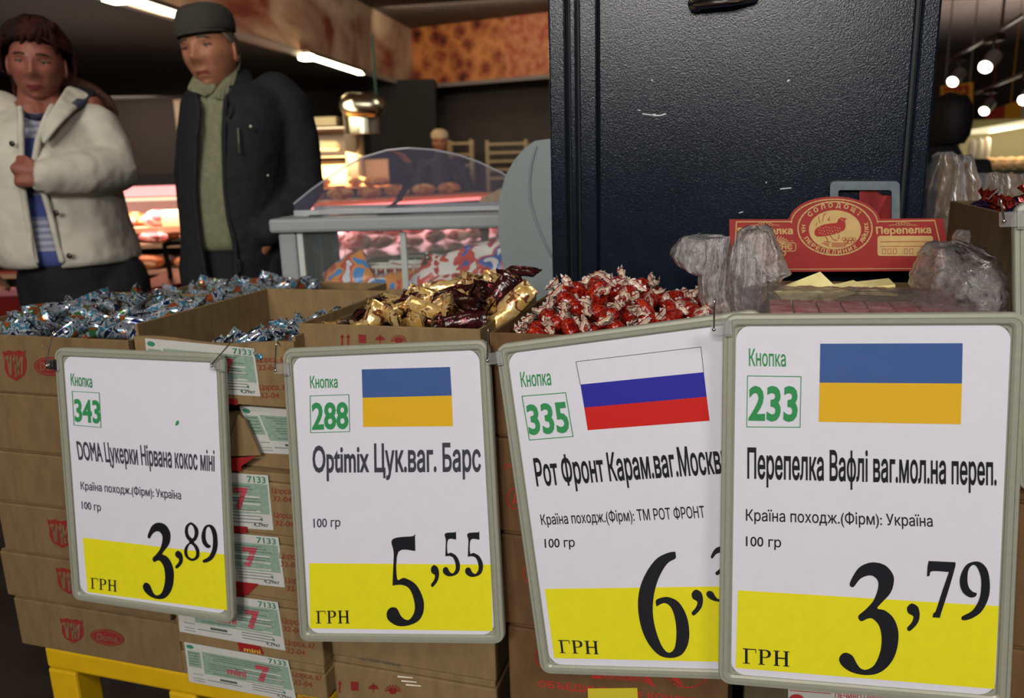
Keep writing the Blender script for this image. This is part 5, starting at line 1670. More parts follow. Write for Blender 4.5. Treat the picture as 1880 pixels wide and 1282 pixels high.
# red twist-wrapped caramel: body with stripes and two flared twists
RC = printed('wrapper_red', ['6e0c0a', '800f0b', '9c2a12', '740c0a', '660a09'], 120, .2, 0, .35, bsc=200)
def twist_mat():
    m = bpy.data.materials.new('twist_white_red'); m.use_nodes = True
    nt = m.node_tree; b = nt.nodes['Principled BSDF']; N, L = nt.nodes.new, nt.links.new
    b.inputs['Roughness'].default_value = .3
    tc = N('ShaderNodeTexCoord'); sx = N('ShaderNodeSeparateXYZ'); L(tc.outputs['Object'], sx.inputs[0])
    ab = N('ShaderNodeMath'); ab.operation = 'ABSOLUTE'; L(sx.outputs['X'], ab.inputs[0])
    mr = N('ShaderNodeMapRange'); mr.inputs[1].default_value = .0135; mr.inputs[2].default_value = .027; L(ab.outputs[0], mr.inputs[0])
    n = N('ShaderNodeTexNoise'); n.inputs['Scale'].default_value = 200; L(tc.outputs['Object'], n.inputs['Vector'])
    ad = N('ShaderNodeMath'); ad.operation = 'MULTIPLY_ADD'; ad.inputs[1].default_value = .25; L(n.outputs['Fac'], ad.inputs[0]); L(mr.outputs[0], ad.inputs[2])
    r = N('ShaderNodeValToRGB'); r.color_ramp.interpolation = 'CONSTANT'; e = r.color_ramp.elements
    e[0].position = 0; e[0].color = lin('7c100c'); e[1].position = .30; e[1].color = lin('c4bcae')
    for p, c in ((.42, '86140f'), (.52, 'c9c1b2'), (.70, 'c08a3c'), (.76, 'c4bcae'), (.86, '8a1812'), (.97, 'c9c1b2')):
        x = e.new(p); x.color = lin(c)
    L(ad.outputs[0], r.inputs[0]); L(r.outputs[0], b.inputs['Base Color'])
    return m
TWM = twist_mat()
def twist_fan(sgn, seed):
    r = random.Random(seed)
    mb = MB(); n = 22; rings = []
    a0 = r.random() * 6; bend = Vector((0, r.uniform(-.3, .3), r.uniform(-.25, .35)))
    for i, (x, rr) in enumerate(((.0140, .0060), (.0162, .0030), (.0180, .0036), (.0202, .0066), (.0232, .0090), (.0262, .0104))):
        ring_ = []
        for k in range(n):
            a = 2 * math.pi * k / n
            ruf = 1 + (.20 * math.sin(4 * a + a0) + .12 * math.sin(7 * a + a0 * 2)) * max(0, i - 1) / 4
            ax_ = .0026 * math.sin(7 * a + a0) * max(0, i - 2) / 3
            c = bend * (x - .0140) * max(0, i - 1) / 5
            ring_.append(Vector((sgn * (x + ax_), rr * ruf * math.cos(a) * 1.15, rr * ruf * math.sin(a) * .55)) + c)
        rings.append(ring_)
    mb.loft(rings)
    return mb
def barrel(L, r, n=16, seed=0):
    q = random.Random(seed); mb = MB(); rings = []
    for i in range(9):
        t = i / 8 * 2 - 1
        rr = r * (1 - abs(t) ** 3.2) ** .5 if abs(t) < 1 else r * .25
        rr = max(rr, r * .28)
        rings.append([Vector((L / 2 * t, rr * (1 + .06 * math.sin(3 * a + q.random() * .5)) * math.cos(a), rr * .92 * math.sin(a))) for a in [2 * math.pi * k / n for k in range(n)]])
    mb.loft(rings, caps=True)
    return mb
protos_red = []
for k in range(4):
    b0 = barrel(.0325 + .001 * k, .0108, seed=k).build('caramel', RC, None, smooth=True)
    twist_fan(1, k * 3 + 1).build('twist_end', TWM, b0, smooth=False)
    twist_fan(-1, k * 3 + 2).build('twist_end', TWM, b0, smooth=False)
    protos_red.append(b0)
def place(protos, pts, label, cat, group, rnd, tiltmax=.9, scale=(.95, 1.08), yawfn=None):
    first = {id(p): True for p in protos}
    for i, p in enumerate(pts):
        pr = protos[i % len(protos)] if not callable(label) else protos[i % len(protos)]
        o = pr if first[id(pr)] else copy_tree(pr)
        first[id(pr)] = False
        o.location = p
        o.rotation_euler = (rnd.uniform(0, 6.28), rnd.uniform(-tiltmax, tiltmax), rnd.uniform(0, 6.28) if not yawfn else yawfn(rnd))
        s_ = rnd.uniform(*scale); o.scale = (s_, s_, s_)
        tag(o, label, cat, group)
def heap(rnd, u0, u1, v0, v1, zf, dmin, n, layers=2, dz=.016):
    pts = []
    for L_ in range(layers):
        tries = 0
        while tries < n * 14:
            tries += 1
            u, v = rnd.uniform(u0, u1), rnd.uniform(v0, v1)
            p = W3(u, v, zf(u, v) - L_ * dz)
            if all((p - q).length > dmin for q in pts[-260:]):
                pts.append(p)
    return pts
rnd = random.Random(3)
zr4 = L4[4]
def zred(u, v):
    t = (u - u4a) / (RL(1352, 600)[0] - u4a)
    s_ = max(0, min(1, v / .22))
    prof_ = interp([(0, -.055), (.08, -.035), (.2, .022), (.30, .036), (.5, .032), (.7, .014), (.85, .006), (1, .012)], t)
    front = interp([(0, -.05), (.1, -.035), (.25, -.016), (.6, -.012), (1, -.012)], t)
    return zr4 + front + (prof_ - front) * math.sin(min(1, s_ * 1.15) * math.pi / 2) - max(0, v - .22) * .25 + rnd.uniform(-.003, .003)
pr_ = heap(rnd, u4a + .02, RL(1352, 600)[0] - .02, .025, .30, zred, .030, 120, 2, .020)
place(protos_red, pr_, 'red caramel with white twisted ends, heaped in the carton behind sign 335', 'candy', 'red twist-wrapped caramels', rnd, scale=(1.08, 1.2))
print('red', len(pr_))

# gold and maroon flow packs
def pillow_proto(name, L, W, T, m, seed, fin=None):
    mb = MB(); pack(mb, Vector((0, 0, 0)), Vector((1, 0, 0)), Vector((0, 1, 0)), L, W, T, 16, 8, seed)
    return mb.build(name, m, None, smooth=True)
GOLD = printed('foil_gold', ['c49a52', 'd6b06a', 'dcbf86', '7a4a2a', 'd0a860'], 60, .24, .45, .22, bsc=80)
MAR = printed('wrapper_maroon', ['2a0d0c', '32100f', '3a1414', '26100e', '1f0a0a'], 60, .2, .1, .4, bsc=110)
SILV = printed('foil_silver_blue', ['aeb2b8', 'c8ccd0', '27345a', 'd4d6d8', '4a8fb0', 'c8ccd2', '3f7a50', 'b05a34'], 50, .14, .6, .3, bsc=90)
FOILD = printed('foil_dark_purple', ['1c1630', '241c3c', '2a1c40', '141220', '3a2c58'], 50, .12, .6, 1.0, bsc=90)
ORT = printed('foil_orange_red', ['5c130c', '7c2010', '3c0c0a', '8c2c14'], 80, .25, .3, .6)
MKM = mat('mark_pink', 'c25a62', .4)
pg = []
for k in range(3):
    o = pillow_proto('gold_candy', .062 + .006 * k, .027, .016, GOLD, 10 + k)
    mk = MB(); mk.add([(-.012, -.005, .0078), (.012, -.005, .0078), (.014, .005, .0078), (-.010, .005, .0078)], [(0, 1, 2, 3)])
    pg.append(o)
pm_ = []
for k in range(3):
    o = pillow_proto('maroon_candy', .060 + .006 * k, .026, .016, MAR, 20 + k)
    for sg in (1, -1):
        mk = MB()
        hitl = lambda x, y: Vector((x, y, sg * (.0086 - abs(y) * .22)))
        text(mk, 'БАРС', [(-.014, .0045), (.014, .0055), (.014, -.0035), (-.014, -.0045)], hitl, 0, .035)
        mk.build('printed_lettering', MKM, o)
    pm_.append(o)
rnd = random.Random(11)
ug0, ug1 = u3a + .02, u3b - .02
def zgold(u, v):
    t = (u - ug0) / (ug1 - ug0)
    k = interp([(0, -.040), (.2, -.032), (.45, -.008), (.7, .004), (1, .018)], t)
    return L3[6] + k + .010 + .014 * math.sin(min(1, (v - v3) / .2) * math.pi / 2) + rnd.uniform(-.004, .004)
pp = heap(rnd, ug0, ug1, v3 + .03, .31, zgold, .031, 90, 2, .02)
rnd.shuffle(pp)
ng = int(len(pp) * .55)
place(pg, pp[:ng], 'gold foil flow-wrapped candy in the carton behind sign 288', 'candy', 'gold foil candies', rnd, .5)
place(pm_, pp[ng:], 'dark maroon wrapped candy with pink lettering, among the gold candies', 'candy', 'maroon wrapped candies', rnd, .5)
# a few standing proud of the heap, as in the photograph
def single(proto, px, py, v, rx, ry, rz, label, grp, cat='candy', sc_=1.0):
    o = copy_tree(proto); o.location = RP(px, py, v); o.rotation_euler = (rx, ry, rz); o.scale = (sc_,) * 3
    tag(o, label, cat, grp)
single(pm_[2], 908, 552, .14, 1.35, -.95, .1, 'maroon candy standing upright at the right end of the gold heap', 'maroon wrapped candies', sc_=1.25)
single(pm_[1], 858, 560, .14, 1.0, .55, .0, 'maroon candy leaning left at the top middle of the gold heap', 'maroon wrapped candies', sc_=1.15)
single(pg[2], 934, 566, .12, 1.1, -.75, .1, 'large shiny gold candy sloping up at the right corner of the heap', 'gold foil candies', sc_=1.3)
single(pg[1], 772, 570, .10, 1.2, -1.2, .1, 'gold candy standing on end in the middle of the heap', 'gold foil candies')
single(pg[0], 682, 588, .07, 1.2, -1.1, .2, 'gold candy standing on end near the left of the carton', 'gold foil candies')
single(pg[1], 822, 560, .15, .9, -.2, .1, 'broad gold candy lying on top of the heap centre', 'gold foil candies', sc_=1.15)

# silver and blue mini bars
ps = [pillow_proto('silver_candy', .052 + .005 * k, .022, .014, SILV, 30 + k) for k in range(4)]
rnd = random.Random(5)
us0, us1 = u6a - .01, u6b - .035
def zs1(u, v):
    t = (u - us0) / (us1 - us0)
    return L1[6] - .012 + .016 * math.sin(min(1, v / .25) * 1.6) + .010 * t + rnd.uniform(-.006, .006)
p1 = heap(rnd, us0, us1, .03, .34, zs1, .040, 70, 2, .02)
place(ps, p1, 'silver foil mini bar with blue print in the far left carton', 'candy', 'silver mini bars at far left', rnd, .7, (1.15, 1.4))
pt = [pillow_proto('silver_candy', .050 + .005 * k, .022, .014, SILV, 40 + k) for k in range(3)]
def zs2(u, v):
    t = (u - u2a) / (u2b - u2a)
    return L2[6] - .050 + .066 * min(1, t * 1.05) - abs(v - .06) * .08 + rnd.uniform(-.004, .004)
p2 = heap(rnd, u2a + .075, u2b - .022, .02, .30, zs2, .034, 60, 2, .02)
place(pt, p2, 'silver and blue mini bar in the half-empty carton behind the green label', 'candy', 'silver mini bars in the half-empty carton', rnd, .7, (1.1, 1.3))

# rear carton with more silver bars
zrb = RL(420, 556, .42)[1]
ur0, ur1 = RL(232, 560, .42)[0], RL(592, 540, .42)[0]
zr_f, zr_b = RL(420, 552, .44)[1], RL(605, 517, .72)[1]
c7 = open_carton('rear open carton behind the first row, with a few silver candies', ur0, ur1, .44, .72, zr_f - .13, zr_f, K2, 'open candy cartons', lift=(0, 0, .0, 0))
zz = 0.31
for k, lb in enumerate(('kraft carton at the bottom of the rear stack', 'kraft carton in the lower middle of the rear stack', 'kraft carton in the upper middle of the rear stack', 'kraft carton right under the rear open carton')):
    hh_ = (zr_f - .13) / 4
    closed_carton(lb, ur0, ur1, .44, .72, hh_ * k, hh_ * (k + 1), K2, 'cartons of the rear stack')
pu = [pillow_proto('silver_candy', .050 + .006 * k, .022, .014, SILV, 50 + k) for k in range(3)]
def zs3(u, v):
    return zr_f - .002 + .012 * math.sin((u - ur0) / (ur1 - ur0) * 3.1) + rnd.uniform(-.005, .005)
p3 = heap(rnd, ur0 + .05, ur1 - .10, .47, .66, zs3, .042, 24, 2, .022)
place(pu, p3, 'silver mini bar in the rear carton behind the first row', 'candy', 'silver mini bars in the rear carton', rnd, .7, (1.1, 1.35))

# dark foil sweets with orange-red tufts at the right
def tuft(seed):
    r = random.Random(seed); mb = MB(); n = 20; rings = []
    for i, (z, rr) in enumerate(((.012, .010), (.0155, .0042), (.018, .005), (.022, .0085), (.026, .012))):
        rings.append([Vector((rr * (1 + .35 * math.sin(5 * a + seed) * i / 4) * math.cos(a), rr * (1 + .3 * math.sin(7 * a) * i / 4) * math.sin(a) * .6, z + .003 * math.sin(6 * a) * i / 4)) for a in [2 * math.pi * k / n for k in range(n)]])
    mb.loft(rings); return mb
pd_ = []
for k in range(3):
    mb = MB(); mb.ball((0, 0, 0), (.019, .015, .0135), 16, 10)
    r = random.Random(k)
    mb.v = [v * (1 + .10 * math.sin(v.x * 900 + k) * math.sin(v.y * 700)) for v in mb.v]
    o = mb.build('foil_truffle', FOILD, None, smooth=True)
    tuft(k).build('foil_tuft', ORT, o)
    pd_.append(o)
rnd = random.Random(8)
pts = heap(rnd, u6l + .025, u6r - .03, .03, .31, lambda u, v: z6 - .022 + .026 * min(1, (u - u6l) / .14) + rnd.uniform(-.003, .003), .036, 60, 1)
first = True
for i, p in enumerate(pts):
    o = pd_[i] if i < 3 else copy_tree(pd_[i % 3])
    o.location = p; o.rotation_euler = (rnd.uniform(-.9, .9), rnd.uniform(-.9, .9), rnd.uniform(0, 6.28)); o.scale = (1.2,) * 3
    tag(o, 'dark purple foil sweet with an orange-red twisted tuft, in the raised right carton', 'candy', 'dark foil sweets')

# ================================================================== red show card with the quail
vb_ = .325
hb = lambda off: (lambda x, y: RP(x, y, vb_ - off))
h_, h1_, h2_ = hb(0), hb(.0008), hb(.0014)
CR = mat('card_red', '921813', .55, noise_amt=.05, nscale=60)
CREAM = mat('card_cream', 'c0a064', .6, noise_amt=.05, nscale=80)
cardroot = empty('display_card', RP(1540, 500, vb_), 'red cardboard show card with arched top and quail emblem, behind the wafers', 'card')
arch = [(1446 + 6 * 0, 403)] + [(1532 - 84 * math.cos(a), 407 - 46 * math.sin(a)) for a in [math.pi * k / 22 for k in range(1, 22)]] + [(1615, 402)]
outline = [(1339, 403)] + arch + [(1731, 401), (1748, 497), (1340, 500)]
mb = MB(); mb.prism([h_(*p) for p in outline][::-1], V * .003); mb.build('card_board', CR, cardroot)
pr = MB()
pline(pr, [(1348, 492), (1352, 407.5), (1452, 407)] , 1.8, h1_)
pline(pr, [(1532 - 79 * math.cos(a), 409 - 43 * math.sin(a)) for a in [math.pi * k / 24 for k in range(0, 25)]], 2.0, h1_)
pline(pr, [(1611, 407), (1716, 405), (1726, 448), (1732, 493)], 2.0, h1_)
pline(pr, [(1732, 493), (1348, 495)], 1.2, h1_)
EX, EY = 1533, 419.5
ell = lambda rx, ry, n=44, cy=0: [(EX + rx * math.cos(6.2832 * k / n), EY + cy + ry * math.sin(6.2832 * k / n)) for k in range(n)]
pline(pr, ell(68, 49), 2.6, h1_, 0, True)
pr.add([h1_(*p) for p in ell(48, 36, cy=2.5)], [tuple(range(44))])
text(pr, 'Перепелка', [(1608, 417), (1709, 415.5), (1710, 428), (1609, 429.5)], h1_, 0, .03)
text(pr, 'Перепелка', [(1354, 419), (1455, 417), (1456, 429.5), (1355, 431.5)], h1_, 0, .03)
for cx in (1405, 1658):
    for k in range(-2, 3):
        pline(pr, [(cx + k * 5 + 3 * math.cos(q), 412 - (2 - abs(k)) * .8 + 2.6 * math.sin(q)) for q in [6.2832 * j / 8 for j in range(8)]], .9, h1_, 0, True)
    pline(pr, [(cx + 13, 413), (cx + 26, 414)], .8, h1_); pline(pr, [(cx - 13, 413), (cx - 26, 414)], .8, h1_)
pr.add([h1_(*p) for p in rrect(1611, 433, 1713, 470, 5, 4)], [tuple(range(20))])
# sunburst badge at the left
for k in range(15):
    a = math.pi * (1.02 + .96 * k / 14)
    pline(pr, [(1423 + 12 * math.cos(a), 450 + 8 * math.sin(a)), (1423 + 27 * math.cos(a), 450 + 17 * math.sin(a))], 1.5, h1_)
pline(pr, rrect(1392, 446, 1461, 461, 4, 4), 1.4, h1_, 0, True)
text(pr, 'ИНЄ', [(1424, 449), (1455, 449), (1455, 458), (1424, 458)], h1_, 0, .03)
text(pr, 'ПО', [(1425, 461), (1443, 461), (1443, 469), (1425, 469)], h1_, 0, .03)
text(pr, 'тм', [(1450, 441), (1456, 441), (1456, 443.5), (1450, 443.5)], h1_, 0)
def arc_chars(mb, s, a0, a1, rx, ry, hgt, wid, hit, inward):
    n = len(s)
    for i, ch in enumerate(s):
        if ch == ' ': continue
        a = rad(a0 + (a1 - a0) * i / (n - 1))
        cx, cy = EX + rx * math.cos(a), EY - ry * math.sin(a)
        tx, ty = -rx * math.sin(a), -ry * math.cos(a)      # direction of growing angle, pixel space
        l = math.hypot(tx, ty); tx, ty = tx / l, ty / l
        if a1 < a0: tx, ty = -tx, -ty
        ux_, uy_ = ty, -tx                                  # up = left of reading direction
        w_ = wid * (.35 if ch == 'І' else 1)
        q = [(cx - tx * w_ / 2 + ux_ * hgt / 2, cy - ty * w_ / 2 + uy_ * hgt / 2), (cx + tx * w_ / 2 + ux_ * hgt / 2, cy + ty * w_ / 2 + uy_ * hgt / 2),
             (cx + tx * w_ / 2 - ux_ * hgt / 2, cy + ty * w_ / 2 - uy_ * hgt / 2), (cx - tx * w_ / 2 - ux_ * hgt / 2, cy - ty * w_ / 2 - uy_ * hgt / 2)]
        text(mb, ch, q, hit, 0, .035)
arc_chars(pr, 'СОЛОДОЩІ', 142, 40, 58, 43, 8, 8.5, h1_, False)
arc_chars(pr, 'НА ПЕРЕПЕЛИНИХ ЯЙЦЯХ', 176, 370, 58, 43, 7, 7, h1_, True)
pr.build('printed_emblem', CREAM, cardroot)
q = MB()                                    # quail and lines in red on the cream disc
qm = lambda x, y: ((x - 640) / 4.372 + 1330 + 640 / 4.372, y / 4.372 + 360)
QP = lambda pts: [h2_(*qm(x, y)) for x, y in pts]
q.add(QP(smooth_loop([(722, 300), (735, 262), (790, 232), (850, 220), (900, 215), (912, 190), (935, 172), (962, 178), (985, 180), (968, 196), (972, 230), (965, 268), (930, 290), (880, 308), (800, 322), (745, 325)], 3)), [tuple(range(48))])
q.v, q.f, q.m = [], [], []
loop = smooth_loop([(722, 300), (735, 262), (790, 232), (850, 220), (900, 215), (912, 190), (935, 172), (962, 178), (985, 180), (968, 196), (972, 230), (965, 268), (930, 290), (880, 308), (800, 322), (745, 325)], 3)
vs, fs = fill2d([loop]); q.add(QP(vs), fs)
ql = lambda pts, wd: pline(q, [qm(*p) for p in pts], wd, h2_)
ql([(812, 320), (830, 355), (822, 366), (850, 372)], 1.3); ql([(850, 318), (872, 348), (905, 358)], 1.3); ql([(822, 366), (800, 370)], 1)
for a, b_ in (((735, 240), (745, 212)), ((765, 215), (755, 165)), ((785, 205), (800, 145)), ((800, 150), (815, 140)), ((830, 185), (850, 195)), ((845, 165), (832, 195)), ((915, 345), (922, 310))):
    ql([a, b_], 1.1)
for cx, cy in ((960, 345), (985, 350), (1015, 345), (1040, 348), (975, 362), (1005, 372), (1030, 362)):
    pline(q, [qm(cx + 15 * math.cos(6.2832 * k / 12), cy + 13 * math.sin(6.2832 * k / 12)) for k in range(12)], .8, h2_, 0, True)
for y in range(378, 412, 8):
    ql([(780 + (y - 378) * 2, y), (840, y + 2)], .8); ql([(860, y - 3), (940, y), (1000 - (y - 378), y - 4)], .8)
pline(q, [(1616, 444), (1708, 443.5)], 1, h2_); pline(q, [(1616, 452.5), (1709, 452)], .8, h2_)
for k in range(9):
    if k in (3, 6): continue
    x = 1620 + k * 10
    pline(q, [(x, 457), (x + 6, 457), (x + 6, 466), (x, 466)], .7, h2_, 0, True)
q.build('quail_drawing', mat('card_ink_red', '9c1c16', .6), cardroot)
q = MB()
for k in range(26):
    x = 745 + (k % 9) * 22 + (k // 9) * 8; y = 245 + (k // 9) * 24 + (k % 3) * 5
    if y < 318 - (x - 745) * .1 and x < 945:
        pline(q, [qm(x, y), qm(x + 9, y + 5), qm(x + 3, y + 9)], .7, hb(.0020))
pline(q, [qm(930, 186), qm(950, 190), qm(955, 200)], .9, hb(.0020))
q.build('feather_marks', CREAM, cardroot)

# ================================================================== wafers and the film around them
WAF = mat('wafer_cream', 'e3d594', .7, bump=.5, bscale=160, bdist=.0012, noise_amt=.06, nscale=50)
def wafer(px, py, v, L, Wd, T, rx, ry, rz, label, m=None, grp='loose wafers'):
    n = 4 if m is None else 1
    r = MB()
    for k in range(3):
        z0 = -T / 2 + T * k / 3
        r.box((-L / 2, -Wd / 2, z0 + T * .02), (L / 2, Wd / 2, z0 + T / 3 - T * .02))
    r.box((-L / 2 + .001, -Wd / 2 + .001, -T / 2 + .0004), (L / 2 - .001, Wd / 2 - .001, T / 2 - .0004))
    o = r.build('wafer', m or WAF)
    o.location = RP(px, py, v); o.rotation_euler = (rx, ry, rz)
    return tag(o, label, 'wafer', grp)
wafer(1478, 537, .15, .072, .042, .012, rad(28), rad(-18), rad(8), 'single cream wafer propped up at a slant, left of the stack')
wafer(1572, 533, .17, .085, .04, .008, rad(4), rad(-5), rad(-8), 'cream wafer at the bottom of the small stack')
wafer(1580, 527, .175, .080, .04, .007, rad(4), rad(-7), rad(-14), 'cream wafer on top of the small stack', )
wafer(1606, 534, .15, .05, .03, .007, rad(2), rad(3), rad(-4), 'short cream wafer end at the right of the stack')
wafer(1540, 534, .15, .06, .035, .007, rad(6), rad(-12), rad(4), 'cream wafer wedged between the slanted one and the stack')
PINK = mat('wafer_pink', 'b42a3c', .6, col2='dc9490', nscale=45, bump=.4, bscale=60)
ua_, ub_ = u5a + .012, u5b - .012
nW = 9
for k in range(nW):
    a = ua_ + (ub_ - ua_) * k / nW; b_ = ua_ + (ub_ - ua_) * (k + 1) / nW - .003
    for j in range(2):
        c0 = W3((a + b_) / 2, .02 + .05 * j + .024, zt5 + .004)
        m = MB(); 
        for q_ in range(3):
            m.rbox(a, b_, .018 + .05 * j, .064 + .05 * j, zt5 - .022 + q_ * .0095, zt5 - .022 + q_ * .0095 + .009)
        o = m.build('pink_wafer', PINK); tag(o, 'pink wafer block lying under the crumpled film above sign 233', 'wafer', 'pink wafers under film')

BAG = film('polybag_milky', 'fbf6f3', .56, .14, .55, 70)
BAG2 = film('polybag_clear', 'f4eeec', .74, .14, .55, 70)
def crumple(p, amp, sc_, seed):
    q = p * sc_ + Vector((seed * 7.3, seed * 3.1, 0))
    a = noise.noise_vector(q) + .5 * noise.noise_vector(q * 2.1)
    r1, r2 = noise.noise(q * 1.7 + Vector((9, 2, 4))), noise.noise(q * 3.3)
    rg = (1 - 2.4 * abs(r1)) + .5 * (1 - 2.4 * abs(r2))           # sharp crease lines
    return p + a * amp * .6 - V * (rg * amp * .4) + U * (rg * amp * .15)
def bag_loft(name, mats_, rows, v, seed, amp=.0065, sc_=34, thick=.03, root=None, n=84):
    """rows: (x_left, x_right, y, dv) pixel outline of one lobe at carton depth v"""
    mb = MB(); rings = []
    fine = []
    for a, b_ in zip(rows, rows[1:]):
        for k in range(9):
            t = k / 9; fine.append([a[i] + (b_[i] - a[i]) * t for i in range(4)])
    fine.append(list(rows[-1]))
    for xl, xr, y, dv_ in fine:
        a, b_ = RP(xl, y, v + dv_), RP(xr, y, v + dv_)
        c = (a + b_) / 2; hw_ = (b_ - a).length / 2
        ring_ = []
        for k in range(n):
            q = 2 * math.pi * k / n
            pl = 1 + .22 * abs(math.sin(5 * q + seed + y * .03)) + .14 * abs(math.sin(11 * q + seed * 2 + y * .06))
            ring_.append(crumple(c + U * math.cos(q) * hw_ * (1 - .03 * math.sin(9 * q)) + V * math.sin(q) * min(thick, hw_ * 1.2 + .004) * pl, amp, sc_, seed))
        rings.append(ring_)
    mb.loft(rings)
    return mb.build(name, mats_, root, smooth=True)
b1 = empty('plastic_bag', RP(1330, 575, .12), 'crumpled milky plastic bag lining, bunched up left of the quail card', 'bag')
bag_loft('bag_lobe', BAG, [(1268, 1290, 432, 0), (1248, 1335, 436, 0), (1236, 1345, 450, 0), (1229, 1340, 468, 0), (1240, 1320, 484, 0), (1262, 1312, 497, 0), (1284, 1305, 505, 0)], .16, 1, root=b1)
bag_loft('bag_neck', BAG, [(1292, 1338, 436, 0), (1288, 1340, 470, 0), (1284, 1340, 510, 0), (1284, 1346, 545, 0), (1290, 1358, 578, 0)], .14, 2, root=b1, thick=.022)
bag_loft('bag_lobe', BAG, [(1376, 1402, 413, 0), (1358, 1418, 424, 0), (1346, 1430, 450, 0), (1340, 1440, 480, 0), (1352, 1447, 500, 0), (1365, 1430, 512, 0)], .12, 3, root=b1)
bag_loft('bag_lobe', BAG, [(1344, 1380, 440, 0), (1338, 1396, 480, 0), (1336, 1402, 520, 0), (1340, 1404, 550, 0), (1352, 1400, 580, 0)], .10, 4, root=b1, thick=.03)
bag_loft('bag_lobe', BAG2, [(1398, 1424, 505, 0), (1392, 1440, 520, 0), (1400, 1445, 536, 0)], .2, 5, root=b1)
b2 = empty('plastic_bag', RP(1790, 545, .12), 'crumpled clear plastic bag lining spread right of the quail card', 'bag')
bag_loft('bag_lobe', BAG2, [(1712, 1746, 446, 0), (1696, 1790, 452, 0), (1686, 1826, 466, 0), (1680, 1856, 486, 0), (1674, 1880, 510, 0), (1672, 1896, 535, 0), (1674, 1896, 556, 0)], .10, 6, root=b2, thick=.08, amp=.012, sc_=24)
bag_loft('bag_fold', BAG2, [(1722, 1800, 490, 0), (1712, 1850, 505, 0), (1712, 1872, 528, 0), (1720, 1880, 548, 0)], .05, 7, root=b2, thick=.03, amp=.008)
bag_loft('bag_tip', BAG2, [(1756, 1776, 423, 0), (1750, 1786, 432, 0), (1750, 1788, 452, 0)], .22, 8, root=b2)
bag_loft('bag_fold', BAG2, [(1850, 1890, 490, 0), (1845, 1900, 520, 0), (1846, 1900, 552, 0)], .04, 9, root=b2)
# sheet of film lying over the pink wafers
fs_ = empty('film_sheet', W3((ua_ + ub_) / 2, .06, zt5 + .012), 'crinkled clear film laid over the pink wafers above sign 233', 'film')
mb = MB(); rows = []
NU, NV = 90, 18
for j in range(NV + 1):
    row = []
    for i in range(NU + 1):
        u_ = u5a - .03 + (u5b - u5a + .045) * i / NU; v_ = -.012 + .15 * j / NV
        z_ = zt5 + .012 + .016 * math.sin(math.pi * min(1, j / NV * 1.1)) - (.03 * (1 - j / 2.5) if j < 2.5 else 0) + .004
        row.append(crumple(W3(u_, v_, z_), .005, 55, 11))
    rows.append(row)
mb.loft(rows, closed=False); mb.build('film', film('wafer_film', 'f6eef0', .90, .14, .7, 60), fs_)
# brownish bag standing behind the right carton
b3 = empty('plastic_bag', RP(1735, 400, .5), 'tall brownish translucent plastic bag standing behind the right-hand carton', 'bag')
BAG3 = film('polybag_brown', '8a7662', .30, .5, .3, 12)
bag_loft('bag_lobe', BAG3, [(1728, 1748, 276, 0), (1712, 1758, 284, 0), (1704, 1764, 305, 0), (1698, 1768, 345, 0), (1694, 1770, 400, 0), (1690, 1776, 470, 0), (1690, 1780, 560, 0)], .5, 12, root=b3, thick=.08, amp=.01, sc_=18)
bag_loft('bag_lobe', BAG3, [(1766, 1786, 284, 0), (1758, 1792, 296, 0), (1756, 1796, 330, 0), (1756, 1800, 400, 0)], .52, 13, root=b3, thick=.04, amp=.01, sc_=22)
bag_loft('bag_lobe', BAG3, [(1790, 1880, 318, 0), (1786, 1900, 340, 0), (1784, 1910, 390, 0), (1784, 1910, 480, 0)], .55, 14, root=b3, thick=.06, amp=.01, sc_=18)
# carton behind that carries the bag
zc8 = RP(1760, 520, .5).z
c8 = closed_carton('carton behind the raised right carton, carrying the brown bag', RL(1688, 500, .5)[0] , RL(1688, 500, .5)[0] + .42, .40 + .06, .75, zc8 - .30, zc8 - .004, KG, None)
closed_carton('tall carton on the floor under the one that carries the brown bag', RL(1688, 500, .5)[0] , RL(1688, 500, .5)[0] + .42, .46, .75, 0, zc8 - .302, KG, None)

# ================================================================== background: meat counter, bakery, hood, racks
def BX(name, a, b, m, parent=None, bevel=0):
    return MB().box(a, b).build(name, m, parent, bevel=bevel)
CW = mat('counter_cream', 'b99a78', .5)
CWD = mat('counter_dark', '4a3226', .5)
PKL = mat('meat_canopy_light', 'ffb8b4', .5, emit=1.1, emitcol='ff9fa0')
WHL = mat('shelf_edge_glow', 'fff0d0', .5, emit=.7, emitcol='ffe8c0')  # lit rails and shelf edges, their brightness put in as a glow
# wall case on the left, seen between the two people
mc = empty('meat_display_case', PD(280, 540, 4.3) * 1, 'open meat display case with pink lit canopy, between the woman and the man', 'display case')
mc.location.z = 0
y0 = 4.3
def XZ(px, py, y): p = PD(px, py, y); return p.x, p.z
xa, xb = XZ(-60, 400, y0)[0], XZ(385, 400, y0)[0]
def band(nm, t, b, ya, yb, m, x0=xa, x1=xb):
    return BX(nm, (x0, ya, XZ(280, b, ya)[1]), (x1, yb, XZ(280, t, ya)[1]), m, mc)
band('canopy_light', 342, 360, y0, y0 + .1, PKL, XZ(214, 350, y0)[0])
band('price_rail', 363, 369, y0 - .02, y0 + .02, WHL, XZ(228, 366, y0)[0])
BX('back_panel', (xa, y0 + .42, .05), (xb, y0 + .45, XZ(280, 342, y0)[1]), mat('case_back', '4a3428', .6), mc)
BX('canopy', (xa, y0, XZ(280, 341, y0)[1] + .002), (xb, y0 + .45, XZ(280, 341, y0)[1] + .06), mat('case_canopy_dark', '2a221e', .6), mc)
zsh = []
for t, b, ya in ((418, 428, y0 + .12), (448, 456, y0 + .05), (497, 504, y0 - .02)):
    zsh.append((XZ(280, t, ya)[1], ya))
    band('shelf', t, b, ya, y0 + .415, CW)
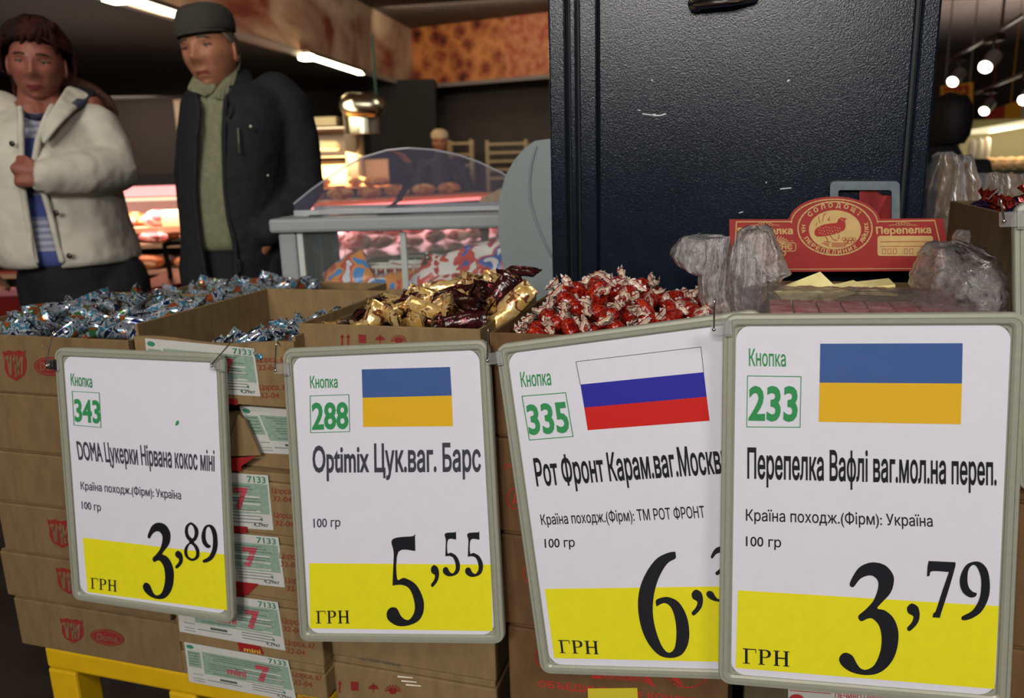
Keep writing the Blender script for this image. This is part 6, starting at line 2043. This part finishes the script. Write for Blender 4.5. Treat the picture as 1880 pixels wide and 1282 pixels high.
BX('bumper', (xa, y0 - .12, XZ(280, 530, y0)[1]), (xb, y0 - .05, XZ(280, 518, y0)[1]), mat('bumper_pink', 'c97f80', .4), mc)
BX('base', (xa, y0 - .10, 0.04), (xb, y0 + .418, XZ(280, 531, y0)[1]), mat('case_base_red', '7c1a16', .4), mc)
area('meat_case_lamp', ((xa + xb) / 2, y0 + .15, XZ(280, 372, y0)[1]), ((xa + xb) / 2, y0 + .35, .7), 15, xb - xa, .15, (1, .68, .6))
MEAT = printed('meat_pink', ['c2606a', 'd98a8c', 'e8c0b4', 'b04a4e', 'e0a090'], 9, .4, 0, .5, bsc=20)
MEATO = printed('meat_orange', ['c97a3c', 'e0a468', 'd98a50', 'b8602c', 'e8c090'], 9, .4, 0, .5, bsc=20)
def lump(seed, m, s):
    mb = MB(); mb.ball((0, 0, s[2] * .8), s, 14, 9)
    mb.v = [v + Vector((math.sin(v.y * 30 + seed), math.cos(v.x * 26 + seed * 2), .4 * math.sin(v.x * 40 + seed))) * min(s) * .22 for v in mb.v]
    zmin = min(v.z for v in mb.v)
    for v in mb.v: v.z = (v.z - zmin) * .9
    return mb.build('meat_cut', m, None, smooth=True)
rnd = random.Random(21)
pl_ = [lump(k, (MEAT, MEATO, MEAT)[k % 3], (.09 + .02 * (k % 2), .06, .035 + .008 * (k % 3))) for k in range(5)]
cnt = 0
names_ = ['top', 'middle', 'lowest']
for si, (z, ya) in enumerate(zsh):
    x = XZ(195, 450, y0)[0]
    while x < XZ(372, 450, y0)[0]:
        for row in range(2):
            o = pl_[cnt] if cnt < 5 else pl_[cnt % 5].copy()
            if cnt >= 5: COL.objects.link(o)
            o.location = (x + rnd.uniform(-.02, .02), ya + .08 + row * .12, z + .001)
            o.rotation_euler = (0, 0, rnd.uniform(-.6, .6))
            tag(o, 'pink or golden meat piece on the %s shelf between the two people' % names_[si], 'meat', 'meat on the %s shelf of the wall case' % names_[si])
            cnt += 1
        x += .215
o = BX('meat_tray', (XZ(277, 400, y0)[0], y0 + .13, zsh[0][0] + .001), (XZ(318, 400, y0)[0], y0 + .2, zsh[0][0] + .09), mat('pack_cream_lit', 'f0dc9c', .5), None, .006)
tag(o, 'pale yellow box standing on the top shelf of the meat case', 'box')
q_ = PD(331, 200, 12.6)
tag(BX('trim_7', (q_.x - .09, 12.6, 0), (q_.x + .09, 12.8, zs - .001), mat('post_tan', '8a7258', .6), None), kind='structure')
area('back_wall_fill', (-5.6, 11.7, 2.2), (-5.9, 13.2, 1.5), 22, 1.2, .3, (1, .86, .74))  # fill added to brighten the bakery wall
# goods behind the woman on the left
for k, (px, py, col, lb) in enumerate(((16, 432, 'd05048', 'small red tray on the shelf at the far left edge'), (14, 500, 'b85a4c', 'reddish tray low at the far left edge'))):
    p = PD(px, py, y0 - .0)
    tag(BX('food_tray', (p.x - .12, y0 + .02, p.z - .04), (p.x + .12, y0 + .2, p.z), mat('tray_%d' % k, col, .5), None, .01), lb, 'tray')
# rolling basket with a black handle
rb = empty('rolling_basket', Vector((PD(330, 560, 3.3).x, 3.3, 0)), 'red rolling basket with a black upright handle, between the two people', 'basket')
rx0, rx1 = PD(262, 560, 3.3).x, PD(374, 560, 3.3).x
zt_ = PD(320, 515, 3.3).z
RBM = mat('basket_red', '8e1512', .4)
mb = MB(); mb.hexa([(rx0 + .04, 3.2, .08), (rx1 - .03, 3.2, .08), (rx1 - .03, 3.5, .08), (rx0 + .04, 3.5, .08), (rx0, 3.16, zt_ - .03), (rx1, 3.16, zt_), (rx1, 3.54, zt_ + .02), (rx0, 3.54, zt_ - .01)])
mb.build('basket_shell', RBM, rb, bevel=.01)
mb = MB(); mb.hexa([(rx0 - .015, 3.15, zt_ - .045), (rx1 + .015, 3.15, zt_ - .012), (rx1 + .015, 3.56, zt_ + .01), (rx0 - .015, 3.56, zt_ - .022), (rx0 - .015, 3.15, zt_ - .022), (rx1 + .015, 3.15, zt_ + .012), (rx1 + .015, 3.56, zt_ + .034), (rx0 - .015, 3.56, zt_ + .0)])
mb.build('rim', RBM, rb, bevel=.004)
mb = MB(); mb.tube([PD(316, 540, 3.35), PD(312, 500, 3.35), PD(303, 462, 3.35), PD(302, 450, 3.35), PD(314, 446, 3.35), PD(345, 444, 3.35), PD(352, 452, 3.35), PD(362, 540, 3.35)], .011, 8)
mb.build('handle', mat('handle_black', '0f0d0d', .4), rb, smooth=True)
for k, (x, y) in enumerate(((rx0 + .08, 3.25), (rx1 - .08, 3.25), (rx0 + .08, 3.45), (rx1 - .08, 3.45))):
    m = MB(); m.tube([(x - .015, y, .04), (x + .015, y, .04)], .04, 14, caps=False); m.build('wheel', mat('handle_black', '0f0d0d', .4), rb)

# long low meat counter behind the freezer
p0, p1 = PD(470, 480, 4.6), PD(1010, 432, 6.0)
dc = Vector((p1.x - p0.x, p1.y - p0.y, 0)); Lc = dc.length; dc.normalize(); nc = Vector((-dc.y, dc.x, 0))
zA = .95
lc = empty('meat_counter', Vector((p0.x, p0.y, 0)) + dc * Lc / 2 + nc * .3, 'long meat counter lit pink, seen through the freezer glass', 'counter')
def CB(s, t, z): return Vector((p0.x, p0.y, z)) + dc * s + nc * t
def cbox(mb, s0, s1, t0, t1, z0, z1):
    return mb.hexa([CB(s0, t0, z0), CB(s1, t0, z0), CB(s1, t1, z0), CB(s0, t1, z0), CB(s0, t0, z1), CB(s1, t0, z1), CB(s1, t1, z1), CB(s0, t1, z1)])
m = MB(); cbox(m, 0, Lc, 0, .9, .05, .62); m.build('counter_base', mat('counter_grey_green', '59605a', .4), lc)
m = MB(); m.hexa([CB(0, .02, .62), CB(Lc, .02, .62), CB(Lc, .88, .62), CB(0, .88, .62), CB(0, .02, .66), CB(Lc, .02, .66), CB(Lc, .88, .82), CB(0, .88, .82)]); m.build('display_deck', mat('deck_pale', '9a8a84', .4), lc)
m = MB(); cbox(m, 0, Lc, .88, .92, .62, .93); m.build('back_screen', mat('counter_dark', '4a3226', .5), lc)
m = MB(); cbox(m, 0, Lc, .60, .95, .97, 1.0); m.build('counter_shelf', mat('shelf_orange', 'b8784c', .5), lc)
m = MB(); cbox(m, 0, Lc, .64, .67, .95, .969); m.build('lamp_housing', PKL, lc)
for k in range(4):
    s_ = Lc * (k + .02) / 3.05
    m = MB(); cbox(m, s_, s_ + .03, .885, .915, .931, .969); m.build('post', CWD, lc)
mid = CB(Lc / 2, .50, .945)
al = area('meat_counter_lamp', mid, CB(Lc / 2, .35, .6), 22, Lc, .1, (1, .55, .6))
al.rotation_euler = (0, 0, math.atan2(dc.y, dc.x))
pm2 = [lump(k + 9, MEAT, (.10, .07, .04 + .006 * k)) for k in range(5)]
cnt = 0
for i in range(int(Lc / .2)):
    for row in range(3):
        o = pm2[cnt] if cnt < 5 else pm2[cnt % 5].copy()
        if cnt >= 5: COL.objects.link(o)
        t = .15 + row * .26
        o.location = CB(.12 + i * .2 + rnd.uniform(-.02, .02), t, .665 + t * .18)
        o.rotation_euler = (rnd.uniform(-.1, .1), 0, rnd.uniform(-1, 1))
        tag(o, 'cut of pink-lit meat laid out on the long counter behind the freezer', 'meat', 'meat on the long counter'); cnt += 1
# loaves and paper bags on the counter shelf
BRD = printed('bread_crust', ['c07838', 'a85c28', 'd89a58', 'b86a30', 'e0b070'], 10, .6, 0, .5, bsc=30)
pb_ = []
for k in range(3):
    mb = MB(); mb.ball((0, 0, .045), (.10, .05, .045), 14, 9); pb_.append(mb.build('bread_loaf', BRD, None, smooth=True))
cnt = 0
for i in range(13):
    o = pb_[cnt] if cnt < 3 else pb_[cnt % 3].copy()
    if cnt >= 3: COL.objects.link(o)
    o.location = CB(.25 + i * .235 % (Lc - .3), .78, 1.001); o.rotation_euler = (0, 0, rnd.uniform(-.5, .5))
    if i * .235 > Lc - .4: o.location = CB(.3 + (i % 4) * .3, .78, 1.001) + Vector((0, 0, .0))
    tag(o, 'golden loaf on the shelf of the meat counter behind the freezer', 'bread', 'loaves on the counter shelf'); cnt += 1
    if .25 + (i + 1) * .235 > Lc - .2: break

# bakery shelves behind the man's shoulder
yB = 7.4
bk = empty('bakery_shelf', Vector((PD(630, 340, yB).x, yB, 0)), 'lit bakery shelving with bread boards, right of the man', 'shelf')
def bb(nm, x0, y0_, x1, y1_, ya, yb, m, bevel=0):
    a = PD(x0, y1_, ya); b = PD(x1, y0_, ya)
    return MB().box((a.x, ya, a.z), (b.x, yb, b.z)).build(nm, m, bk, bevel=bevel)
BX('upright', (PD(636, 300, yB).x, yB, 0), (PD(656, 300, yB).x, yB + .4, PD(636, 205, yB).z), mat('shelf_upright', '6a5c48', .5), bk)
BX('upright', (PD(515, 300, yB).x, yB, 0), (PD(530, 300, yB).x, yB + .4, PD(515, 205, yB).z), mat('shelf_upright', '6a5c48', .5), bk)
bb('top_panel', 520, 214, 616, 233, yB + .1, yB + .3, mat('panel_lit', 'b0a078', .5))
bb('glow_edge', 530, 233, 634, 238, yB, yB + .04, WHL)
bb('shelf_board', 530, 238, 636, 241, yB + .041, yB + .4, CW)
bb('back_panel', 530, 241, 636, 290, yB + .36, yB + .4, mat('shelf_back', '8c8076', .6))
bb('shelf_board', 530, 286, 660, 291, yB, yB + .4, CW)
bb('deck', 530, 343, 712, 350, yB - .3, yB + .4, mat('deck_orange', 'c07a40', .5))
bb('front_panel', 530, 351, 712, 420, yB - .28, yB + .4, CWD)
bb('back_panel', 530, 292, 712, 342, yB + .41, yB + .45, mat('shelf_back_warm', '7a5c40', .6))
area('bakery_shelf_lamp', PD(620, 292, yB - .1), PD(620, 345, yB + .1), 14, .8, .2, (1, .7, .42))
area('bakery_top_lamp', PD(590, 205, yB - .5), PD(590, 250, yB + .3), 3.5, .5, .2, (1, .88, .6))
m = MB(); a = PD(566, 268, yB + .05); m.tube([a, PD(616, 268, yB + .05)], .045, 14); o = m.build('paper_roll', mat('roll_cream', 'f0dfb0', .5), None, smooth=True)
o2 = tag(o, 'fat cream paper roll on the bakery shelving', 'roll')
PBG = mat('paper_bag_lit', 'e8b878', .6, bump=.3, bscale=20)
for k, (x0, x1, yt, lb) in enumerate(((578, 632, 302, 'larger pale paper sheet leaning on the bakery deck'), (634, 676, 318, 'smaller tilted paper parcel on the bakery deck'))):
    a, b = PD(x0, 342, yB - .1), PD(x1, yt, yB - .1)
    m = MB(); m.hexa([(a.x, yB - .12, a.z + .002), (b.x, yB - .12, a.z + .002), (b.x, yB - .04, a.z + .002), (a.x, yB - .04, a.z + .002), (a.x, yB + .04, b.z), (b.x, yB + .04, b.z - .06 * k), (b.x, yB + .06, b.z - .06 * k), (a.x, yB + .06, b.z)])
    tag(m.build('paper_parcel', PBG), lb, 'parcel')
pb2 = []
for i, (px, lb) in enumerate(((594, 'leftmost bun on the orange bakery deck'), (652, 'bun at the foot of the smaller parcel'), (680, 'bun right of the paper parcels'), (700, 'rightmost bun on the orange bakery deck'))):
    p = PD(px, 342, yB - .22)
    m = MB(); m.ball((p.x, yB - .2, p.z + .04), (.07, .05, .04), 14, 9); tag(m.build('bread_bun', BRD, None, smooth=True), lb, 'bread', 'buns on the bakery deck')
# steel hood
hd_ = empty('steel_hood', PD(660, 190, 7.0), 'rounded stainless steel extraction hood hanging in the bakery corner', 'hood')
a, b = PD(622, 192, 7.0), PD(700, 192, 7.0)
m = MB(); m.tube([a + Vector((.1, .1, 0)), b + Vector((-.1, .1, 0))], .115, 20, flat=(1, .9)); m.build('hood_cap', STEEL, hd_, smooth=True)
a, b = PD(628, 245, 7.05), PD(690, 203, 7.05)
m = MB(); cyl = []
cx, rr = (a.x + b.x) / 2, (b.x - a.x) / 2
for z in (a.z, b.z): cyl.append([Vector((cx + rr * math.cos(q), 7.2 + rr * .7 * math.sin(q), z)) for q in [6.2832 * k / 28 for k in range(28)]])
m.loft(cyl, caps=True); m.build('hood_drum', STEEL, hd_, smooth=False)
m = MB(); t0 = PD(690, 172, 7.1); m.tube([t0, Vector((t0.x, t0.y, zs - .01))], .012, 8); m.build('hanger', mat('hanger_green', '1f4a38', .5), hd_)
# wire bread racks at the back wall
def rack(px0, px1, pyt, pyb, y, nsh, label):
    a, b = PD(px0, pyb, y), PD(px1, pyt, y)
    r = empty('bread_rack', Vector(((a.x + b.x) / 2, y + .25, 0)), label, 'rack', 'bread racks at the back wall')
    RM = mat('rack_metal', '8a7450', .4, .5)
    for x in (a.x, b.x):
        for yy in (y, y + .5):
            MB().box((x - .018, yy - .018, 0), (x + .018, yy + .018, b.z)).build('post', RM, r)
    for k in range(nsh):
        z = b.z - .06 - k * (b.z - a.z) / (nsh - .4)
        MB().box((a.x + .02, y - .012, z), (b.x - .02, y + .012, z + .03)).build('rail', RM, r)
        MB().box((a.x + .02, y + .02, z + .005), (b.x - .02, y + .48, z + .02)).build('tray', mat('tray_brown', '7a5530', .6), r)
    return r
rack(896, 965, 256, 330, 9.6, 5, 'brown metal bread rack by the back wall, right of the shop worker')
rack(826, 864, 256, 330, 9.9, 4, 'narrow bread rack directly behind the shop worker')
rack(975, 1012, 262, 330, 9.9, 4, 'bread rack half hidden by the grey panel')
# tray with handle in front of the worker, bread by the grey panel
p = PD(805, 372, 6.9)
tr2 = empty('serving_tray', p, 'framed serving tray with white cloth in front of the shop worker', 'tray')
m = MB(); a, b = PD(776, 380, 6.9), PD(832, 345, 6.9)
m.tube([a, Vector((a.x, 6.9, b.z)), b, Vector((b.x, 6.9, a.z))], .012, 6, caps=False); m.build('tray_frame', mat('frame_tan', '8a7458', .5), tr2)
MB().box((a.x, 6.88, a.z - .03), (b.x, 7.1, a.z)).build('tray_base', mat('cloth_white', 'b9b0a0', .8), tr2)
MB().box((a.x, 6.9, 0), (b.x, 7.3, a.z - .031)).build('tray_stand', CWD, tr2)
MR = mat('meringue_cream', 'e8cfa0', .6)
for k, (px, py, s) in enumerate(((898, 372, .055), (912, 366, .06), (926, 360, .06), (910, 380, .05), (924, 376, .055))):
    p = PD(px, py, 4.9); m = MB(); m.ball((0, 0, 0), (s * 1.2, s, s * .8), 12, 8); o = m.build('bread_roll', MR, None, smooth=True); o.location = p
    tag(o, 'pale bread roll heaped beside the curved grey panel', 'bread', 'rolls by the grey panel')
a, b = PD(880, 384, 4.9), PD(1000, 384, 4.9)
tb = empty('bread_table', Vector(((a.x + b.x) / 2, 4.9, 0)), 'low table of pale rolls beside the grey panel', 'table')
MB().box((a.x, 4.7, a.z - .07), (b.x, 5.1, a.z - .035)).build('table_top', CW, tb)
for x in (a.x + .03, b.x - .03):
    for yy in (4.74, 5.06):
        MB().box((x - .02, yy - .02, 0), (x + .02, yy + .02, a.z - .071)).build('leg', CWD, tb)

# ================================================================== right-hand background
# track lights under the slatted ceiling
LENS = mat('spot_lens', 'fff6e8', .3, emit=30, emitcol='fff0dc')
SPB = mat('spot_body_grey', '7a7068', .4)
SPD_ = mat('spot_body_dark', '1c1816', .5)
def spot(px, py, Y, s, label, seen_body=True, aim=(-.62, -.45, -.5)):
    s = s * .72; c = PD(px, py, Y); d = Vector(aim).normalized()
    r = empty('track_spotlight', c, label, 'light', 'track spotlights')
    m = MB(); m.tube([c + d * -.001, c - d * .16 * s], [.05 * s, .056 * s], 18, caps=False); m.build('housing', SPB, r)
    m = MB(); m.ball(c + d * .004 * s, (.046 * s, .046 * s, .02 * s), 16, 8, 0, d.to_track_quat('Z', 'Y').to_matrix()); m.build('lens', LENS, r, smooth=True)
    k = c - d * .12 * s
    m = MB(); m.tube([k, k + Vector((0, 0, .12 * s))], .012 * s, 8); m.build('bracket', SPD_, r)
    m = MB(); m.box((k.x - .03 * s, k.y - .09 * s, k.z + .12 * s), (k.x + .03 * s, k.y + .09 * s, k.z + .17 * s)); m.build('adapter', SPD_, r)
    return k + Vector((0, 0, .17 * s))
k1 = spot(1749, 150, 6.2, 1.1, 'lit track spotlight just right of the cabinet edge, lower left of two')
k2 = spot(1809, 123, 5.0, 1.1, 'largest lit track spotlight, upper right of the pair on the near track')
k3 = spot(1807, 204, 6.4, 1.0, 'round bright spotlight on the far track, left of its neighbours')
k4 = spot(1880, 184, 5.2, 1.0, 'spotlight cut by the right picture edge on the far track')
def rail_(a, b, label):
    d = (b - a); a2, b2 = a - d * .5, b + d * .6
    m = MB(); m.tube([a2 + Vector((0, 0, .012)), b2 + Vector((0, 0, .012))], .013, 8, caps=False)
    o = m.build('light_track', SPB); 
    tag(o, label, 'track', 'ceiling light tracks')
    for t in (.1, .9):
        q = a2 + (b2 - a2) * t
    return o
rail_(k1, k2, 'thin grey lighting track carrying the two nearest spotlights')
rail_(k3, k4, 'thin grey lighting track lower down, carrying the round spotlight')
for a in (k1, k2, k3, k4):
    pass
for i, (a, b) in enumerate(((k1, k2), (k3, k4))):
    for t in (1.15,):
        q = a + (b - a) * t
        if q.z < zc - .06:
            tag(MB().box((q.x - .004, q.y - .004, q.z + .026), (q.x + .004, q.y + .004, zc - .001)).build('suspension_rod', SPD_), 'thin rod hanging a lighting track from the slatted ceiling', 'rod', 'track suspension rods')
for o_ in (): pass
# hanging signs
YO = mat('sign_orange', 'c98a1c', .5); RDS = mat('sign_red', '9c2a14', .5); WHS = mat('sign_white', 'b0a48c', .6)
sg = empty('hanging_sign', PD(1755, 190, 7.5), 'orange-framed hanging sign with a red top band and lettering', 'sign')
hS = lambda off: (lambda x, y: PD(x, y, 7.5 - off))
m = MB(); m.prism([hS(0)(*p) for p in ((1728, 158), (1787, 151), (1786, 198), (1728, 204))][::-1], Vector((0, .02, 0))); m.build('sign_board', YO, sg)
m = MB(); pquad(m, [(1733, 162), (1779, 155), (1779, 175), (1733, 181)], hS(.004)); m.build('sign_band', RDS, sg)
m = MB(); pquad(m, [(1733, 181), (1779, 175), (1779, 197), (1733, 202)], hS(.004)); m.build('sign_panel', WHS, sg)
m = MB(); text(m, 'BILLA', [(1737, 166), (1774, 161), (1774, 171), (1737, 176)], hS(.008), 0, .03); m.build('sign_lettering', YO, sg)
m = MB()
for x in (1735, 1780):
    q = hS(-.01)(x, 154); m.box((q.x - .004, q.y - .004, q.z), (q.x + .004, q.y + .004, zc))
m.build('hanger', SPB, sg)
for nm, pts, mm, lb in (('red_banner', ((1812, 205), (1845, 194), (1842, 232), (1804, 243)), RDS, 'dark red banner hanging over the lit produce case'), ('yellow_banner', ((1847, 193), (1876, 184), (1874, 225), (1842, 232)), YO, 'yellow banner hanging right of the red one'),
                        ('pale_banner', ((1877, 184), (1900, 180), (1900, 220), (1875, 225)), WHS, 'pale banner at the right picture edge')):
    m = MB(); m.prism([PD(x, y, 8.6) for x, y in pts][::-1], Vector((0, .02, 0))); q = PD(pts[0][0] + 8, pts[0][1], 8.61); m.box((q.x - .003, 8.607, q.z - .05), (q.x + .003, 8.613, zc)); tag(m.build('hanging_banner', mm), lb, 'banner', 'hanging banners')
# lit produce case far right
pc = empty('produce_case', Vector((PD(1840, 300, 6.6).x, 6.6, 0)), 'brightly lit produce case at the far right behind the dark sweets', 'display case')
LITP = mat('case_wall_lit', '7c7452', .6)
a, b = PD(1796, 300, 6.6), PD(1990, 240, 6.6)
MB().box((a.x, 6.9, a.z - .05), (b.x, 6.95, b.z + .12)).build('back_panel', LITP, pc)
MB().hexa([(a.x, 6.5, b.z), (b.x, 6.5, b.z + .12), (b.x, 6.9, b.z + .12), (a.x, 6.9, b.z)] + [(a.x, 6.5, b.z + .03), (b.x, 6.5, b.z + .15), (b.x, 6.9, b.z + .15), (a.x, 6.9, b.z + .03)]).build('canopy_light', mat('canopy_warm', 'fff0c0', .5, emit=.8), pc)
MB().box((a.x - .1, 6.3, 0), (b.x, 6.95, a.z - .05)).build('case_body', mat('case_body_green', '4a4a36', .5), pc)
for k in range(3):
    q = PD(1782 + 13 * k, 300 - 1.2 * k, 6.5); q2 = PD(1783 + 13 * k, 262 - 2 * k, 6.5)
    m = MB(); m.tube([Vector((q.x, 6.5, q.z)), Vector((q.x, 6.5, (q.z + q2.z) / 2)), Vector((q.x, 6.5, q2.z))], [.022, .03, .026], 10)
    o = m.build('lit_bottle', mat('bottle_pale', 'f4e6c4', .4), None, smooth=True)
    tag(o, ('leftmost', 'middle', 'rightmost')[k] + ' of three pale bottles at the end of the produce case', 'bottle', 'pale bottles by the produce case')
area('produce_lamp', (a.x + .5, 6.45, b.z + .0), (a.x + .5, 6.75, a.z), 3.5, 1.0, .1, (1, .9, .7))
rnd = random.Random(4)
prd = [ (lambda mb: (mb.ball((0, 0, .03), (.05, .035, .03), 12, 8), mb.build('bread_roll', mat('roll_bright', 'e8b880', .5), None, smooth=True))[1])(MB()) for _ in range(2)]
for i in range(22):
    o = prd[i] if i < 2 else prd[i % 2].copy()
    if i >= 2: COL.objects.link(o)
    o.location = (a.x + .02 + (i % 11) * .085, 6.36 + (i // 11) * .12, a.z - .049 + (i // 11) * .035); o.rotation_euler = (0, 0, rnd.uniform(-1, 1))
    tag(o, 'small baked roll lying in the lit produce case at the far right', 'bread', 'rolls in the produce case')
